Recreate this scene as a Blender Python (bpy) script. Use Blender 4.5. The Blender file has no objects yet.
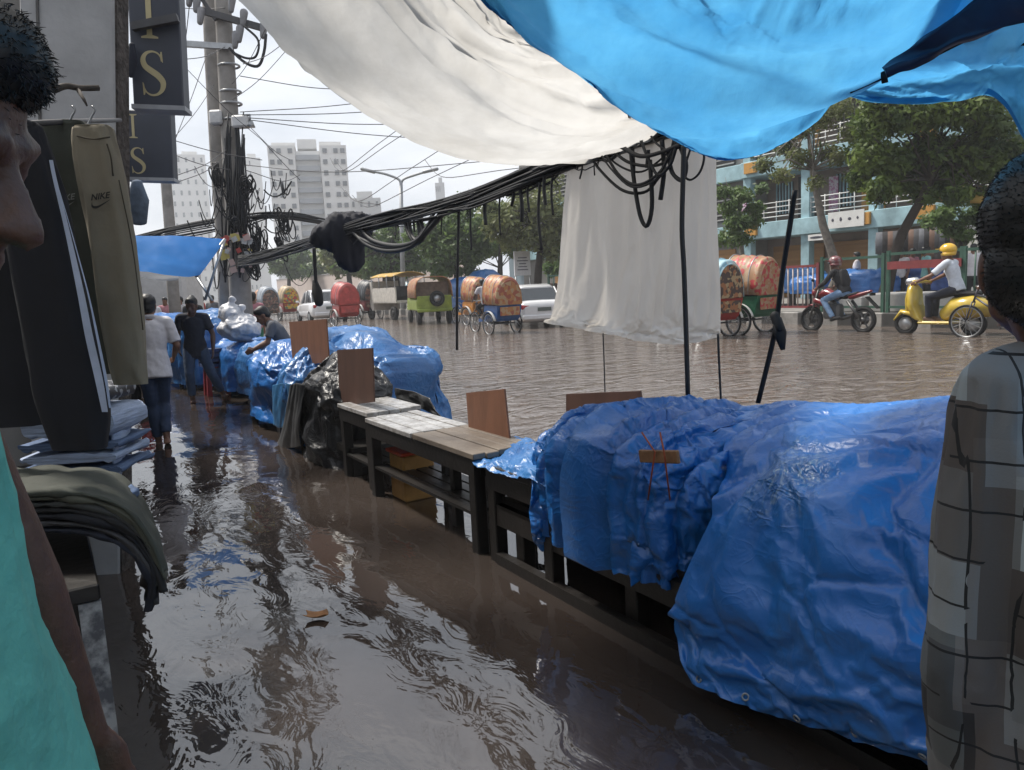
EXPO = 0.93; HAZE = 0.0014
import bpy, math, random
import numpy as np
from mathutils import Vector, Matrix, noise as mnoise
random.seed(7)
rad = math.radians
scene = bpy.context.scene
COL = scene.collection
# ------------------------------------------------------------------ camera
FPX = 745.0
PITCH = math.atan((385-283)/FPX)
ROLL = rad(2.8)
CH = 1.55
_f = np.array([0, math.cos(PITCH), -math.sin(PITCH)])
_u0 = np.array([0, math.sin(PITCH), math.cos(PITCH)])
_r0 = np.array([1.0, 0, 0])
_R = math.cos(ROLL)*_r0 - math.sin(ROLL)*_u0
_U = math.cos(ROLL)*_u0 + math.sin(ROLL)*_r0
_C = np.array([0, 0, CH])
cd = bpy.data.cameras.new('camera'); cam = bpy.data.objects.new('camera', cd); COL.objects.link(cam)
cd.sensor_width = 36; cd.lens = 36*FPX/1024; cd.clip_end = 3000; cd.clip_start = 0.05
m = Matrix(((_R[0], _U[0], -_f[0], 0), (_R[1], _U[1], -_f[1], 0), (_R[2], _U[2], -_f[2], CH), (0, 0, 0, 1)))
cam.matrix_world = m
scene.camera = cam
# street frame: s runs along the street, t across it to the right
SA = rad(32)
us = np.array([-math.sin(SA), math.cos(SA), 0]); vs = np.array([math.cos(SA), math.sin(SA), 0])
def S(s, t, z=0): return us*s + vs*t + np.array([0, 0, z])
def _D(x, y): return _f + (x-512)/FPX*_R + (385-y)/FPX*_U
def G(x, y, z=0.0):
    d = _D(x, y); return _C + d*((z-CH)/d[2])
def T(x, y, t):
    d = _D(x, y); return _C + d*(t/(d @ vs))
def DP(x, y, Y):
    d = _D(x, y); return _C + d*(Y/d[1])
def st(P): return float(P @ us), float(P @ vs), float(P[2])
def V(p): return Vector((float(p[0]), float(p[1]), float(p[2])))
# ------------------------------------------------------------------ materials
def nd(nt, typ, loc=(0, 0), **kw):
    n = nt.nodes.new(typ); n.location = loc
    for k, v in kw.items(): setattr(n, k, v)
    return n
MATS = {}
def rgba(c): return (c[0], c[1], c[2], 1)
def M(name, col, rough=.6, var=.25, scale=6, bump=0.0, bscale=40, metal=0, spec=.5, col2=None, trans=0, stretch=(1, 1, 1), thr=(.3, .7), dist=.01, emit=0, coat=0, tcol=None, bdetail=6):
    if name in MATS: return MATS[name]
    mt = bpy.data.materials.new(name); mt.use_nodes = True; nt = mt.node_tree; MATS[name] = mt
    b = nt.nodes['Principled BSDF']; out = nt.nodes['Material Output']
    tc = nd(nt, 'ShaderNodeTexCoord'); mp = nd(nt, 'ShaderNodeMapping'); nt.links.new(tc.outputs['Object'], mp.inputs['Vector'])
    mp.inputs['Scale'].default_value = stretch
    nz = nd(nt, 'ShaderNodeTexNoise'); nz.inputs['Scale'].default_value = scale; nz.inputs['Detail'].default_value = 6; nz.inputs['Roughness'].default_value = .62
    nt.links.new(mp.outputs[0], nz.inputs['Vector'])
    rp = nd(nt, 'ShaderNodeValToRGB'); rp.color_ramp.elements[0].position = thr[0]; rp.color_ramp.elements[1].position = thr[1]
    if col2 is None: col2 = tuple(c*(1-var) for c in col); c1 = tuple(min(1, c*(1+var*.6)) for c in col)
    else: c1 = col
    rp.color_ramp.elements[0].color = rgba(col2); rp.color_ramp.elements[1].color = rgba(c1)
    nt.links.new(nz.outputs['Fac'], rp.inputs['Fac']); nt.links.new(rp.outputs['Color'], b.inputs['Base Color'])
    b.inputs['Roughness'].default_value = rough; b.inputs['Metallic'].default_value = metal
    b.inputs['Specular IOR Level'].default_value = spec
    if coat: b.inputs['Coat Weight'].default_value = coat
    if emit:
        b.inputs['Emission Strength'].default_value = emit; nt.links.new(rp.outputs['Color'], b.inputs['Emission Color'])
    bp = None
    if bump:
        n2 = nd(nt, 'ShaderNodeTexNoise'); n2.inputs['Scale'].default_value = bscale; n2.inputs['Detail'].default_value = bdetail
        nt.links.new(mp.outputs[0], n2.inputs['Vector'])
        bp = nd(nt, 'ShaderNodeBump'); bp.inputs['Strength'].default_value = bump; bp.inputs['Distance'].default_value = dist
        nt.links.new(n2.outputs['Fac'], bp.inputs['Height']); nt.links.new(bp.outputs[0], b.inputs['Normal'])
    if trans:
        tr = nd(nt, 'ShaderNodeBsdfTranslucent')
        if tcol: tr.inputs['Color'].default_value = rgba(tcol)
        else: nt.links.new(rp.outputs['Color'], tr.inputs['Color'])
        if bp: nt.links.new(bp.outputs[0], tr.inputs['Normal'])
        mx = nd(nt, 'ShaderNodeMixShader'); mx.inputs[0].default_value = trans
        nt.links.new(b.outputs[0], mx.inputs[1]); nt.links.new(tr.outputs[0], mx.inputs[2]); nt.links.new(mx.outputs[0], out.inputs['Surface'])
    return mt
# ------------------------------------------------------------------ mesh builder
def tag(o, label=None, cat=None, group=None, kind=None):
    if label: o['label'] = label
    if cat: o['category'] = cat
    if group: o['group'] = group
    if kind: o['kind'] = kind
    return o
def empty(name, loc=(0, 0, 0), rz=0, label=None, cat=None, group=None):
    o = bpy.data.objects.new(name, None); COL.objects.link(o); o.location = V(loc); o.rotation_euler = (0, 0, rz)
    o.empty_display_size = .1
    return tag(o, label, cat, group)
def mesh_obj(name, me, mats, parent=None, loc=None, rz=0):
    o = bpy.data.objects.new(name, me); COL.objects.link(o)
    for mt in (mats if isinstance(mats, (list, tuple)) else [mats]): me.materials.append(mt)
    if parent is not None: o.parent = parent
    if loc is not None: o.location = V(loc)
    o.rotation_euler = (0, 0, rz)
    return o
class MB:
    def __init__(s): s.v = []; s.f = []; s.m = []; s.sm = []
    def add(s, vs_, fs, mi=0, smooth=False):
        n = len(s.v); s.v += [tuple(float(c) for c in p) for p in vs_]
        for f in fs: s.f.append(tuple(i+n for i in f)); s.m.append(mi); s.sm.append(smooth)
        return s
    def box(s, c, size, R=None, mi=0, ch=0.0):
        hx, hy, hz = [q/2 for q in size]
        R = np.eye(3) if R is None else R
        c = np.array(c, float)
        if ch <= 0:
            P = [c + R @ np.array((x*hx, y*hy, z*hz)) for z in (-1, 1) for y in (-1, 1) for x in (-1, 1)]
            return s.add(P, [(0, 2, 3, 1), (4, 5, 7, 6), (0, 1, 5, 4), (2, 6, 7, 3), (0, 4, 6, 2), (1, 3, 7, 5)], mi)
        ch = min(ch, hx*.9, hy*.9, hz*.9)
        P = []; idx = {}
        for z in (-1, 1):
            for y in (-1, 1):
                for x in (-1, 1):
                    for k, dd in enumerate(((0, 1, 1), (1, 0, 1), (1, 1, 0))):
                        idx[(x, y, z, k)] = len(P)
                        P.append(c + R @ np.array((x*(hx-ch*dd[0]), y*(hy-ch*dd[1]), z*(hz-ch*dd[2]))))
        F = []
        def q(a, flip): F.append(tuple(a[::-1]) if flip else tuple(a))
        for x in (-1, 1): q([idx[(x, -1, -1, 0)], idx[(x, 1, -1, 0)], idx[(x, 1, 1, 0)], idx[(x, -1, 1, 0)]], x < 0)
        for y in (-1, 1): q([idx[(-1, y, -1, 1)], idx[(-1, y, 1, 1)], idx[(1, y, 1, 1)], idx[(1, y, -1, 1)]], y < 0)
        for z in (-1, 1): q([idx[(-1, -1, z, 2)], idx[(1, -1, z, 2)], idx[(1, 1, z, 2)], idx[(-1, 1, z, 2)]], z < 0)
        for x in (-1, 1):
            for y in (-1, 1): q([idx[(x, y, -1, 0)], idx[(x, y, -1, 1)], idx[(x, y, 1, 1)], idx[(x, y, 1, 0)]], x*y < 0)
        for x in (-1, 1):
            for z in (-1, 1): q([idx[(x, -1, z, 0)], idx[(x, 1, z, 0)], idx[(x, 1, z, 2)], idx[(x, -1, z, 2)]], x*z < 0)
        for y in (-1, 1):
            for z in (-1, 1): q([idx[(-1, y, z, 1)], idx[(-1, y, z, 2)], idx[(1, y, z, 2)], idx[(1, y, z, 1)]], y*z < 0)
        for x in (-1, 1):
            for y in (-1, 1):
                for z in (-1, 1): q([idx[(x, y, z, 0)], idx[(x, y, z, 1)], idx[(x, y, z, 2)]], x*y*z < 0)
        return s.add(P, F, mi)
    def bar(s, a, b, w, h, mi=0, up=(0, 0, 1), ch=0.0):
        a = np.array(a, float); b = np.array(b, float); d = b-a; L = np.linalg.norm(d); d = d/L
        up = np.array(up, float)
        if abs(d @ up) > .98: up = np.array((0., 1, 0))
        x = np.cross(d, up); x /= np.linalg.norm(x); z = np.cross(x, d)
        return s.box((a+b)/2, (w, L, h), np.stack([x, d, z], 1), mi, ch)
    def tube(s, pts, r, n=8, mi=0, side=None, cap=True, rnd=False, smooth=True, closed=False):
        P = [np.array(p, float) for p in pts]; k = len(P)
        rr = [(q, q) if np.isscalar(q) else tuple(q) for q in (r if isinstance(r, (list, tuple)) and len(r) == k and not (k == 2 and False) else [r]*k)]
        if rnd and not closed:
            t0 = P[0]-P[1]; t0 /= np.linalg.norm(t0); t1 = P[-1]-P[-2]; t1 /= np.linalg.norm(t1)
            a, b = rr[0], rr[-1]; ma, mb = min(a), min(b)
            pre = [(P[0]+t0*ma*.95, .3), (P[0]+t0*ma*.7, .72), (P[0]+t0*ma*.35, .94)]; post = [(P[-1]+t1*mb*.35, .94), (P[-1]+t1*mb*.7, .72), (P[-1]+t1*mb*.95, .3)]
            P = [p for p, _ in pre]+P+[p for p, _ in post]
            rr = [(a[0]*q, a[1]*q) for _, q in pre]+rr+[(b[0]*q, b[1]*q) for _, q in post]; k = len(P)
        vs_ = []; prev = None
        for i in range(k):
            if closed: t = P[(i+1) % k]-P[i-1]
            elif i == 0: t = P[1]-P[0]
            elif i == k-1: t = P[-1]-P[-2]
            else: t = P[i+1]-P[i-1]
            L = np.linalg.norm(t); t = t/L if L > 1e-9 else np.array((0, 0, 1.))
            if side is not None: x = np.array(side, float)
            elif prev is not None: x = prev
            else: x = np.array((1., 0, 0)) if abs(t[0]) < .8 else np.array((0, 1., 0))
            x = x - t*(x @ t); L = np.linalg.norm(x)
            x = x/L if L > 1e-6 else np.array((0, 1., 0))
            y = np.cross(t, x); prev = x
            for j in range(n):
                an = 2*math.pi*j/n
                vs_.append(P[i]+x*math.cos(an)*rr[i][0]+y*math.sin(an)*rr[i][1])
        F = []
        for i in range(k if closed else k-1):
            a = i*n; b = ((i+1) % k)*n
            for j in range(n):
                F.append((a+j, a+(j+1) % n, b+(j+1) % n, b+j))
        if cap and not closed:
            F.append(tuple(range(n))[::-1]); F.append(tuple((k-1)*n+j for j in range(n)))
        return s.add(vs_, F, mi, smooth)
    def ell(s, c, r, R=None, nu=14, nv=9, mi=0):
        c = np.array(c, float); r = (r, r, r) if np.isscalar(r) else r
        R = np.eye(3) if R is None else R
        P = [c+R @ np.array((0, 0, -r[2]))]
        for i in range(1, nv):
            ph = math.pi*i/nv
            for j in range(nu):
                th = 2*math.pi*j/nu
                P.append(c+R @ np.array((r[0]*math.sin(ph)*math.cos(th), r[1]*math.sin(ph)*math.sin(th), -r[2]*math.cos(ph))))
        P.append(c+R @ np.array((0, 0, r[2]))); F = []
        for j in range(nu): F.append((0, 1+(j+1) % nu, 1+j))
        for i in range(nv-2):
            for j in range(nu):
                a = 1+i*nu; F.append((a+j, a+(j+1) % nu, a+nu+(j+1) % nu, a+nu+j))
        a = 1+(nv-2)*nu
        for j in range(nu): F.append((a+j, a+(j+1) % nu, len(P)-1))
        return s.add(P, F, mi, True)
    def torus(s, c, ax, R, r, n=28, k=8, mi=0, arc=(0, 2*math.pi), e=None):
        ax = np.array(ax, float); ax /= np.linalg.norm(ax)
        x = np.array((0, 0, 1.)) if abs(ax[2]) < .9 else np.array((1., 0, 0))
        x = x-ax*(ax @ x); x /= np.linalg.norm(x); y = np.cross(ax, x)
        full = abs(arc[1]-arc[0]-2*math.pi) < 1e-6
        cnt = n if full else n+1
        pts = [np.array(c)+R*(x*math.cos(a)+y*math.sin(a)) for a in [arc[0]+(arc[1]-arc[0])*i/n for i in range(cnt)]]
        return s.tube(pts, [(r, r) if e is None else e]*cnt, n=k, mi=mi, side=ax, closed=full)
    def prism(s, poly, y0, y1, fn, mi=0, smooth=False):
        n = len(poly)
        P = [fn(a, b, y0) for a, b in poly]+[fn(a, b, y1) for a, b in poly]
        F = [tuple(range(n))[::-1], tuple(range(n, 2*n))]
        s.add(P, F, mi, False)
        s.add(P, [(i, (i+1) % n, n+(i+1) % n, n+i) for i in range(n)], mi, smooth)
        return s
    def loft(s, rings, mi=0, smooth=True, caps=True):
        n = len(rings[0]); P = [p for r in rings for p in r]; F = []
        for i in range(len(rings)-1):
            for j in range(n):
                F.append((i*n+j, i*n+(j+1) % n, (i+1)*n+(j+1) % n, (i+1)*n+j))
        s.add(P, F, mi, smooth)
        if caps: s.add(rings[0], [tuple(range(n))[::-1]], mi); s.add(rings[-1], [tuple(range(n))], mi)
        return s
    def mesh(s, name, off=(0, 0, 0)):
        me = bpy.data.meshes.new(name)
        o = tuple(float(c) for c in off)
        me.from_pydata([(p[0]-o[0], p[1]-o[1], p[2]-o[2]) for p in s.v], [], s.f)
        me.polygons.foreach_set('material_index', s.m); me.polygons.foreach_set('use_smooth', s.sm)
        me.update(); return me
    def build(s, name, mats, parent=None, off=None, label=None, cat=None, group=None, bev=0):
        """off: world-space origin; a top-level object sits there, a child under a root at off gets local verts"""
        o = mesh_obj(name, s.mesh(name, off if off is not None else (0, 0, 0)), mats, parent, off if (off is not None and parent is None) else None)
        if bev:
            b = o.modifiers.new('bevel', 'BEVEL'); b.width = bev; b.segments = 2; b.limit_method = 'ANGLE'
        return tag(o, label, cat, group)
def dup(o, loc=None, rz=None, label=None, group=None, cat=None):
    def cp(a, par):
        c = a.copy(); COL.objects.link(c)
        if par is not None: c.parent = par
        for ch in KIDS.get(a.name, []) or [x for x in a.children]: cp(ch, c)
        return c
    c = cp(o, None)
    if loc is not None: c.location = V(loc)
    if rz is not None: c.rotation_euler = (0, 0, rz)
    tag(c, label, cat, group); return c
KIDS = {}
def crom(P, n):
    """Catmull-Rom resample of P (k x 3 array, first axis) to n samples"""
    P = np.array(P, float); k = len(P)
    E = np.concatenate([[2*P[0]-P[1]], P, [2*P[-1]-P[-2]]])
    out = []
    for i in range(n):
        x = (k-1)*i/(n-1); j = min(int(x), k-2); t = x-j
        a, b, c, d = E[j], E[j+1], E[j+2], E[j+3]
        out.append(.5*((2*b)+(c-a)*t+(2*a-5*b+4*c-d)*t*t+(3*b-a-3*c+d)*t**3))
    return np.array(out)
def sheet_grid(rows, nu, nv, disp=None):
    A = np.array([crom(r, nu) for r in rows])           # rows x nu x 3
    B = crom(A, nv)                                     # nv x nu x 3
    du = np.gradient(B, axis=1); dv = np.gradient(B, axis=0)
    N = np.cross(du, dv); N /= (np.linalg.norm(N, axis=2, keepdims=True)+1e-9)
    if disp:
        for j in range(nv):
            for i in range(nu):
                B[j, i] += N[j, i]*disp(i/(nu-1), j/(nv-1), B[j, i])
    return B
def grid_mb(B, mb=None, mi=0):
    mb = mb or MB(); nv, nu = B.shape[:2]
    mb.add(B.reshape(-1, 3), [(j*nu+i, j*nu+i+1, (j+1)*nu+i+1, (j+1)*nu+i) for j in range(nv-1) for i in range(nu-1)], mi, True)
    return mb
def sheet(name, rows, nu, nv, disp, mats, label=None, cat=None, group=None, parent=None, off=None, thick=.004):
    B = sheet_grid(rows, nu, nv, disp)
    if off is None: off = B.reshape(-1, 3).mean(0)
    o = grid_mb(B).build(name, mats, parent, off=off, label=label, cat=cat, group=group)
    if thick:
        md = o.modifiers.new('thickness', 'SOLIDIFY'); md.thickness = thick; md.offset = 0
    return o
def fbm(p, sc, oc=4, seed=0):
    return mnoise.fractal(Vector((p[0]*sc+seed*17.3, p[1]*sc-seed*9.1, p[2]*sc+seed*4.7)), 1.0, 2.0, oc)
def ridge(p, sc, seed=0, oc=3):
    v = 0; a = 1.; tot = 0
    for _ in range(oc):
        n = mnoise.noise(Vector((p[0]*sc+seed*13.1, p[1]*sc+seed*5.7, p[2]*sc-seed*8.3)))
        v += a*(1-abs(n)*2.2); tot += a; a *= .5; sc *= 2.1
    return v/tot
# voxel-merged soft bodies (people, clothes, hair)
def fuse(mb, vox, smooth=4, disp=None):
    me = mb.mesh('tmp'); o = bpy.data.objects.new('tmp', me); COL.objects.link(o)
    r = o.modifiers.new('r', 'REMESH'); r.mode = 'VOXEL'; r.voxel_size = vox; r.use_smooth_shade = True
    if smooth:
        q = o.modifiers.new('s', 'SMOOTH'); q.iterations = smooth; q.factor = .5
    dg = bpy.context.evaluated_depsgraph_get(); dg.update()
    out = bpy.data.meshes.new_from_object(o.evaluated_get(dg))
    bpy.data.objects.remove(o); bpy.data.meshes.remove(me)
    out.materials.clear()
    if disp:
        n = len(out.vertices); co = np.empty(n*3); out.vertices.foreach_get('co', co); co = co.reshape(-1, 3)
        no = np.empty(n*3); out.vertices.foreach_get('normal', no); no = no.reshape(-1, 3)
        for i in range(n): co[i] += no[i]*disp(co[i], no[i])
        out.vertices.foreach_set('co', co.ravel()); out.update()
    out.polygons.foreach_set('use_smooth', [True]*len(out.polygons))
    return out
def text_mb(txt, fn, size, depth=.002, shear=0, bold=0):
    cu = bpy.data.curves.new('t', 'FONT'); cu.body = txt; cu.size = size; cu.extrude = depth; cu.align_x = 'CENTER'; cu.align_y = 'CENTER'; cu.shear = shear; cu.offset = bold
    o = bpy.data.objects.new('t', cu); COL.objects.link(o)
    dg = bpy.context.evaluated_depsgraph_get(); dg.update()
    me = bpy.data.meshes.new_from_object(o.evaluated_get(dg))
    mb = MB(); mb.add([fn(v.co.x, v.co.y, v.co.z) for v in me.vertices], [tuple(p.vertices) for p in me.polygons])
    bpy.data.objects.remove(o); bpy.data.curves.remove(cu); bpy.data.meshes.remove(me)
    return mb

def cloth_relax(verts, faces, pins, frames=16, grow=.06, grav=.25, bend=.08, quality=4, damp=5, coll=None):
    """let a sheet buckle into natural creases: pinned verts hold, the rest is cut a little too large and falls"""
    me = bpy.data.meshes.new('tmp'); me.from_pydata([tuple(map(float, p)) for p in verts], [], faces); me.update()
    o = bpy.data.objects.new('tmp', me); COL.objects.link(o)
    vg = o.vertex_groups.new(name='pin')
    for w_, idx in pins: vg.add([int(i) for i in idx], w_, 'REPLACE')
    md = o.modifiers.new('c', 'CLOTH'); s = md.settings
    s.quality = quality; s.mass = .15; s.air_damping = 1.0; s.tension_stiffness = 30; s.compression_stiffness = 30; s.shear_stiffness = 15; s.bending_stiffness = bend
    s.tension_damping = damp; s.compression_damping = damp; s.shear_damping = damp; s.bending_damping = .5
    s.vertex_group_mass = 'pin'; s.pin_stiffness = 1; s.shrink_min = -grow; s.effector_weights.gravity = grav
    md.collision_settings.use_collision = False; md.collision_settings.use_self_collision = False
    md.point_cache.frame_start = 1; md.point_cache.frame_end = frames+2
    for f in range(1, frames+1): scene.frame_set(f)
    dg = bpy.context.evaluated_depsgraph_get(); ev = o.evaluated_get(dg).to_mesh()
    co = np.empty(len(verts)*3); ev.vertices.foreach_get('co', co); o.evaluated_get(dg).to_mesh_clear()
    bpy.data.objects.remove(o); bpy.data.meshes.remove(me); scene.frame_set(1)
    return co.reshape(-1, 3)
def relax_grid(B, pinf, **k):
    nv, nu = B.shape[:2]
    F = [(j*nu+i, j*nu+i+1, (j+1)*nu+i+1, (j+1)*nu+i) for j in range(nv-1) for i in range(nu-1)]
    lv = {}
    for j in range(nv):
        for i in range(nu):
            w_ = pinf(i/(nu-1), j/(nv-1), i, j)
            if w_ > 0: lv.setdefault(round(w_, 2), []).append(j*nu+i)
    return cloth_relax(B.reshape(-1, 3), F, list(lv.items()), **k).reshape(nv, nu, 3)

def relax_tube(B, pinf, **k):
    """as relax_grid for a grid whose last column repeats the first"""
    A = B[:, :-1]; nv, nu = A.shape[:2]
    F = [(j*nu+i, j*nu+(i+1) % nu, (j+1)*nu+(i+1) % nu, (j+1)*nu+i) for j in range(nv-1) for i in range(nu)]
    lv = {}
    for j in range(nv):
        for i in range(nu):
            w_ = pinf(i/nu, j/(nv-1), i, j)
            if w_ > 0: lv.setdefault(round(w_, 2), []).append(j*nu+i)
    R_ = cloth_relax(A.reshape(-1, 3), F, list(lv.items()), **k).reshape(nv, nu, 3)
    return np.concatenate([R_, R_[:, :1]], 1)
def relax_mesh(me, pinf, **k):
    n = len(me.vertices); co = np.empty(n*3); me.vertices.foreach_get('co', co); co = co.reshape(-1, 3)
    lv = {}
    for i in range(n): lv.setdefault(round(pinf(co[i]), 2), []).append(i)
    r = cloth_relax(co, [tuple(p.vertices) for p in me.polygons], [q for q in lv.items() if q[0] > 0], **k)
    me.vertices.foreach_set('co', r.ravel()); me.update(); return me
# ------------------------------------------------------------------ world and sun
SUN_EL, SUN_AZ = rad(58), rad(-60)      # azimuth measured from +Y towards +X
w = bpy.data.worlds.new('World'); scene.world = w; w.use_nodes = True
nt = w.node_tree; bg = nt.nodes['Background']
sky = nd(nt, 'ShaderNodeTexSky'); sky.sky_type = 'NISHITA'; sky.sun_disc = False; sky.sun_elevation = SUN_EL; sky.sun_rotation = SUN_AZ
sky.dust_density = 4; sky.air_density = 1.2
tc = nd(nt, 'ShaderNodeTexCoord'); mp = nd(nt, 'ShaderNodeMapping'); nt.links.new(tc.outputs['Generated'], mp.inputs['Vector']); mp.inputs['Scale'].default_value = (1, 1, 3.2)
nz = nd(nt, 'ShaderNodeTexNoise'); nz.inputs['Scale'].default_value = 3.1; nz.inputs['Detail'].default_value = 7; nz.inputs['Roughness'].default_value = .55; nt.links.new(mp.outputs[0], nz.inputs['Vector'])
rp = nd(nt, 'ShaderNodeValToRGB'); rp.color_ramp.elements[0].position = .36; rp.color_ramp.elements[1].position = .66
rp.color_ramp.elements[0].color = (4.0, 4.35, 4.9, 1); rp.color_ramp.elements[1].color = (6.3, 6.45, 6.75, 1)
nt.links.new(nz.outputs['Fac'], rp.inputs['Fac'])
mx = nd(nt, 'ShaderNodeMixRGB'); mx.inputs[0].default_value = .9
nt.links.new(sky.outputs[0], mx.inputs[1]); nt.links.new(rp.outputs[0], mx.inputs[2]); nt.links.new(mx.outputs[0], bg.inputs['Color'])
bg.inputs['Strength'].default_value = .1
sl = bpy.data.lights.new('sun', 'SUN'); sun = bpy.data.objects.new('sun', sl); COL.objects.link(sun)
sl.energy = 3.2; sl.angle = rad(10); sl.color = (1, .94, .85)
dirv = Vector((math.sin(SUN_AZ)*math.cos(SUN_EL), math.cos(SUN_AZ)*math.cos(SUN_EL), math.sin(SUN_EL)))
sun.rotation_euler = (-dirv).to_track_quat('-Z', 'Y').to_euler()
scene.view_settings.view_transform = 'Standard'; scene.view_settings.look = 'None'; scene.view_settings.exposure = EXPO; scene.view_settings.gamma = 1
scene.cycles.max_bounces = 8; scene.cycles.transparent_max_bounces = 12; scene.cycles.caustics_reflective = False; scene.cycles.caustics_refractive = False
scene.cycles.volume_bounces = 0; scene.cycles.use_denoising = True
# ------------------------------------------------------------------ common materials
BLACK = M('black_rubber', (.012, .012, .013), .7, spec=.3)
CABLE = M('cable_black', (.014, .015, .018), .6)
STEEL = M('steel', (.35, .36, .37), .4, metal=.8)
CHROME = M('chrome', (.6, .6, .6), .25, metal=1)
GLASS = M('dark_glass', (.02, .025, .03), .08, spec=.8)
WOODD = M('dark_wet_wood', (.009, .007, .006), .45, var=.5, scale=5, stretch=(1, 1, 1), bump=.3, bscale=30)
WOODT = M('grey_plank', (.2, .165, .13), .55, var=.5, scale=3, bump=.4, bscale=18, col2=(.09, .07, .055))
WOODW = M('white_wet_top', (.46, .455, .45), .22, var=.3, scale=14, col2=(.17, .155, .14), bump=.2, bscale=14)
WOODL = M('pale_timber', (.3, .19, .11), .6, var=.45, scale=7)
PLY = M('plywood_red', (.20, .09, .052), .6, var=.3, scale=9, stretch=(1, 1, .25), bump=.15)
PLYD = M('plywood_dark', (.085, .042, .03), .6, var=.3, scale=9, stretch=(1, 1, .25))
CONC = M('concrete', (.32, .315, .31), .85, var=.35, scale=2.5, bump=.3, bscale=14)
CONCD = M('concrete_dark', (.13, .125, .12), .85, var=.4, scale=3, bump=.3, bscale=14)
def tarp_mat(name, col, col2, crease=.8, rough=.3, worn=None):
    mt = bpy.data.materials.new(name); mt.use_nodes = True; nt = mt.node_tree; MATS[name] = mt; b = nt.nodes['Principled BSDF']
    tc = nd(nt, 'ShaderNodeTexCoord')
    def noi(sc, det, dist, st=(1, 1, 1), rot=0):
        m2 = nd(nt, 'ShaderNodeMapping'); m2.inputs['Scale'].default_value = st; m2.inputs['Rotation'].default_value = (rot, rot*.7, rot*1.3); nt.links.new(tc.outputs['Object'], m2.inputs['Vector'])
        n = nd(nt, 'ShaderNodeTexNoise'); n.inputs['Scale'].default_value = sc; n.inputs['Detail'].default_value = det; n.inputs['Distortion'].default_value = dist; nt.links.new(m2.outputs[0], n.inputs['Vector']); return n.outputs['Fac']
    def mth(op, a, bb=None):
        n = nd(nt, 'ShaderNodeMath', operation=op)
        for k, x in enumerate((a, bb)):
            if x is None: continue
            if hasattr(x, 'links'): nt.links.new(x, n.inputs[k])
            else: n.inputs[k].default_value = x
        return n.outputs[0]
    def rdg(f): return mth('POWER', mth('SUBTRACT', 1.0, mth('MULTIPLY', mth('ABSOLUTE', mth('SUBTRACT', f, .5)), 5.0)), 1.5)
    def cl(f): return mth('MAXIMUM', f, 0.0)
    def rd(f): return mth('POWER', cl(mth('SUBTRACT', 1.0, mth('MULTIPLY', mth('ABSOLUTE', mth('SUBTRACT', f, .5)), 6.0))), 1.6)
    h = mth('ADD', mth('MULTIPLY', rd(noi(4, 1, .6, (1, 1, .5), .5)), .010), mth('ADD', mth('MULTIPLY', rd(noi(11, 2, .8, (1, .6, 1.3), 1.1)), .0045), mth('ADD', mth('MULTIPLY', rd(noi(26, 2, .5, (1, 1, .6), 2.0)), .0016), mth('MULTIPLY', noi(7, 4, .3), .006))))
    bp = nd(nt, 'ShaderNodeBump'); bp.inputs['Strength'].default_value = crease; bp.inputs['Distance'].default_value = 1; nt.links.new(h, bp.inputs['Height']); nt.links.new(bp.outputs[0], b.inputs['Normal'])
    rp = nd(nt, 'ShaderNodeValToRGB'); rp.color_ramp.elements[0].position = .35; rp.color_ramp.elements[1].position = .65; rp.color_ramp.elements[0].color = rgba(col2); rp.color_ramp.elements[1].color = rgba(col)
    nt.links.new(noi(2.2, 6, .4), rp.inputs[0])
    dm = nd(nt, 'ShaderNodeValToRGB'); dm.color_ramp.elements[0].position = .56; dm.color_ramp.elements[1].position = .74; nt.links.new(noi(3.3, 8, 1.2, (1, 1, .7), .9), dm.inputs[0])
    mx = nd(nt, 'ShaderNodeMixRGB'); nt.links.new(mth('MULTIPLY', dm.outputs[0], .16), mx.inputs[0]); nt.links.new(rp.outputs[0], mx.inputs[1]); mx.inputs[2].default_value = (.12, .14, .16, 1)
    if worn:
        vd = nd(nt, 'ShaderNodeVectorMath', operation='DISTANCE'); nt.links.new(tc.outputs['Object'], vd.inputs[0]); vd.inputs[1].default_value = worn
        msk = nd(nt, 'ShaderNodeMapRange'); msk.inputs['From Min'].default_value = .21; msk.inputs['From Max'].default_value = .05; nt.links.new(mth('ADD', vd.outputs['Value'], mth('MULTIPLY', mth('SUBTRACT', noi(6, 5, 1.2), .5), .34)), msk.inputs['Value'])
        cr_ = nd(nt, 'ShaderNodeValToRGB'); cr_.color_ramp.elements[0].position = .5; cr_.color_ramp.elements[1].position = .68; cr_.color_ramp.elements[0].color = (.018, .10, .27, 1); cr_.color_ramp.elements[1].color = (.36, .43, .46, 1); nt.links.new(noi(16, 6, 2.2, (1, 1.5, .5), .6), cr_.inputs[0])
        m3 = nd(nt, 'ShaderNodeMixRGB'); nt.links.new(mth('MULTIPLY', msk.outputs[0], .8), m3.inputs[0]); nt.links.new(mx.outputs[0], m3.inputs[1]); nt.links.new(cr_.outputs[0], m3.inputs[2]); mx = m3
        nt.links.new(mth('ADD', crease, mth('MULTIPLY', msk.outputs[0], 1.1)), bp.inputs['Strength'])
    nt.links.new(mx.outputs[0], b.inputs['Base Color']); rr = mth('ADD', mth('MULTIPLY', noi(5, 4, .3), .25), rough-.12); nt.links.new(rr, b.inputs['Roughness']); b.inputs['Specular IOR Level'].default_value = .6
    return mt
TARPB = tarp_mat('tarp_blue', (.014, .13, .40), (.009, .095, .32), crease=.42, rough=.36)
TARPB2 = tarp_mat('tarp_blue_pale', (.035, .16, .40), (.014, .10, .30), crease=.6, rough=.36)
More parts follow.
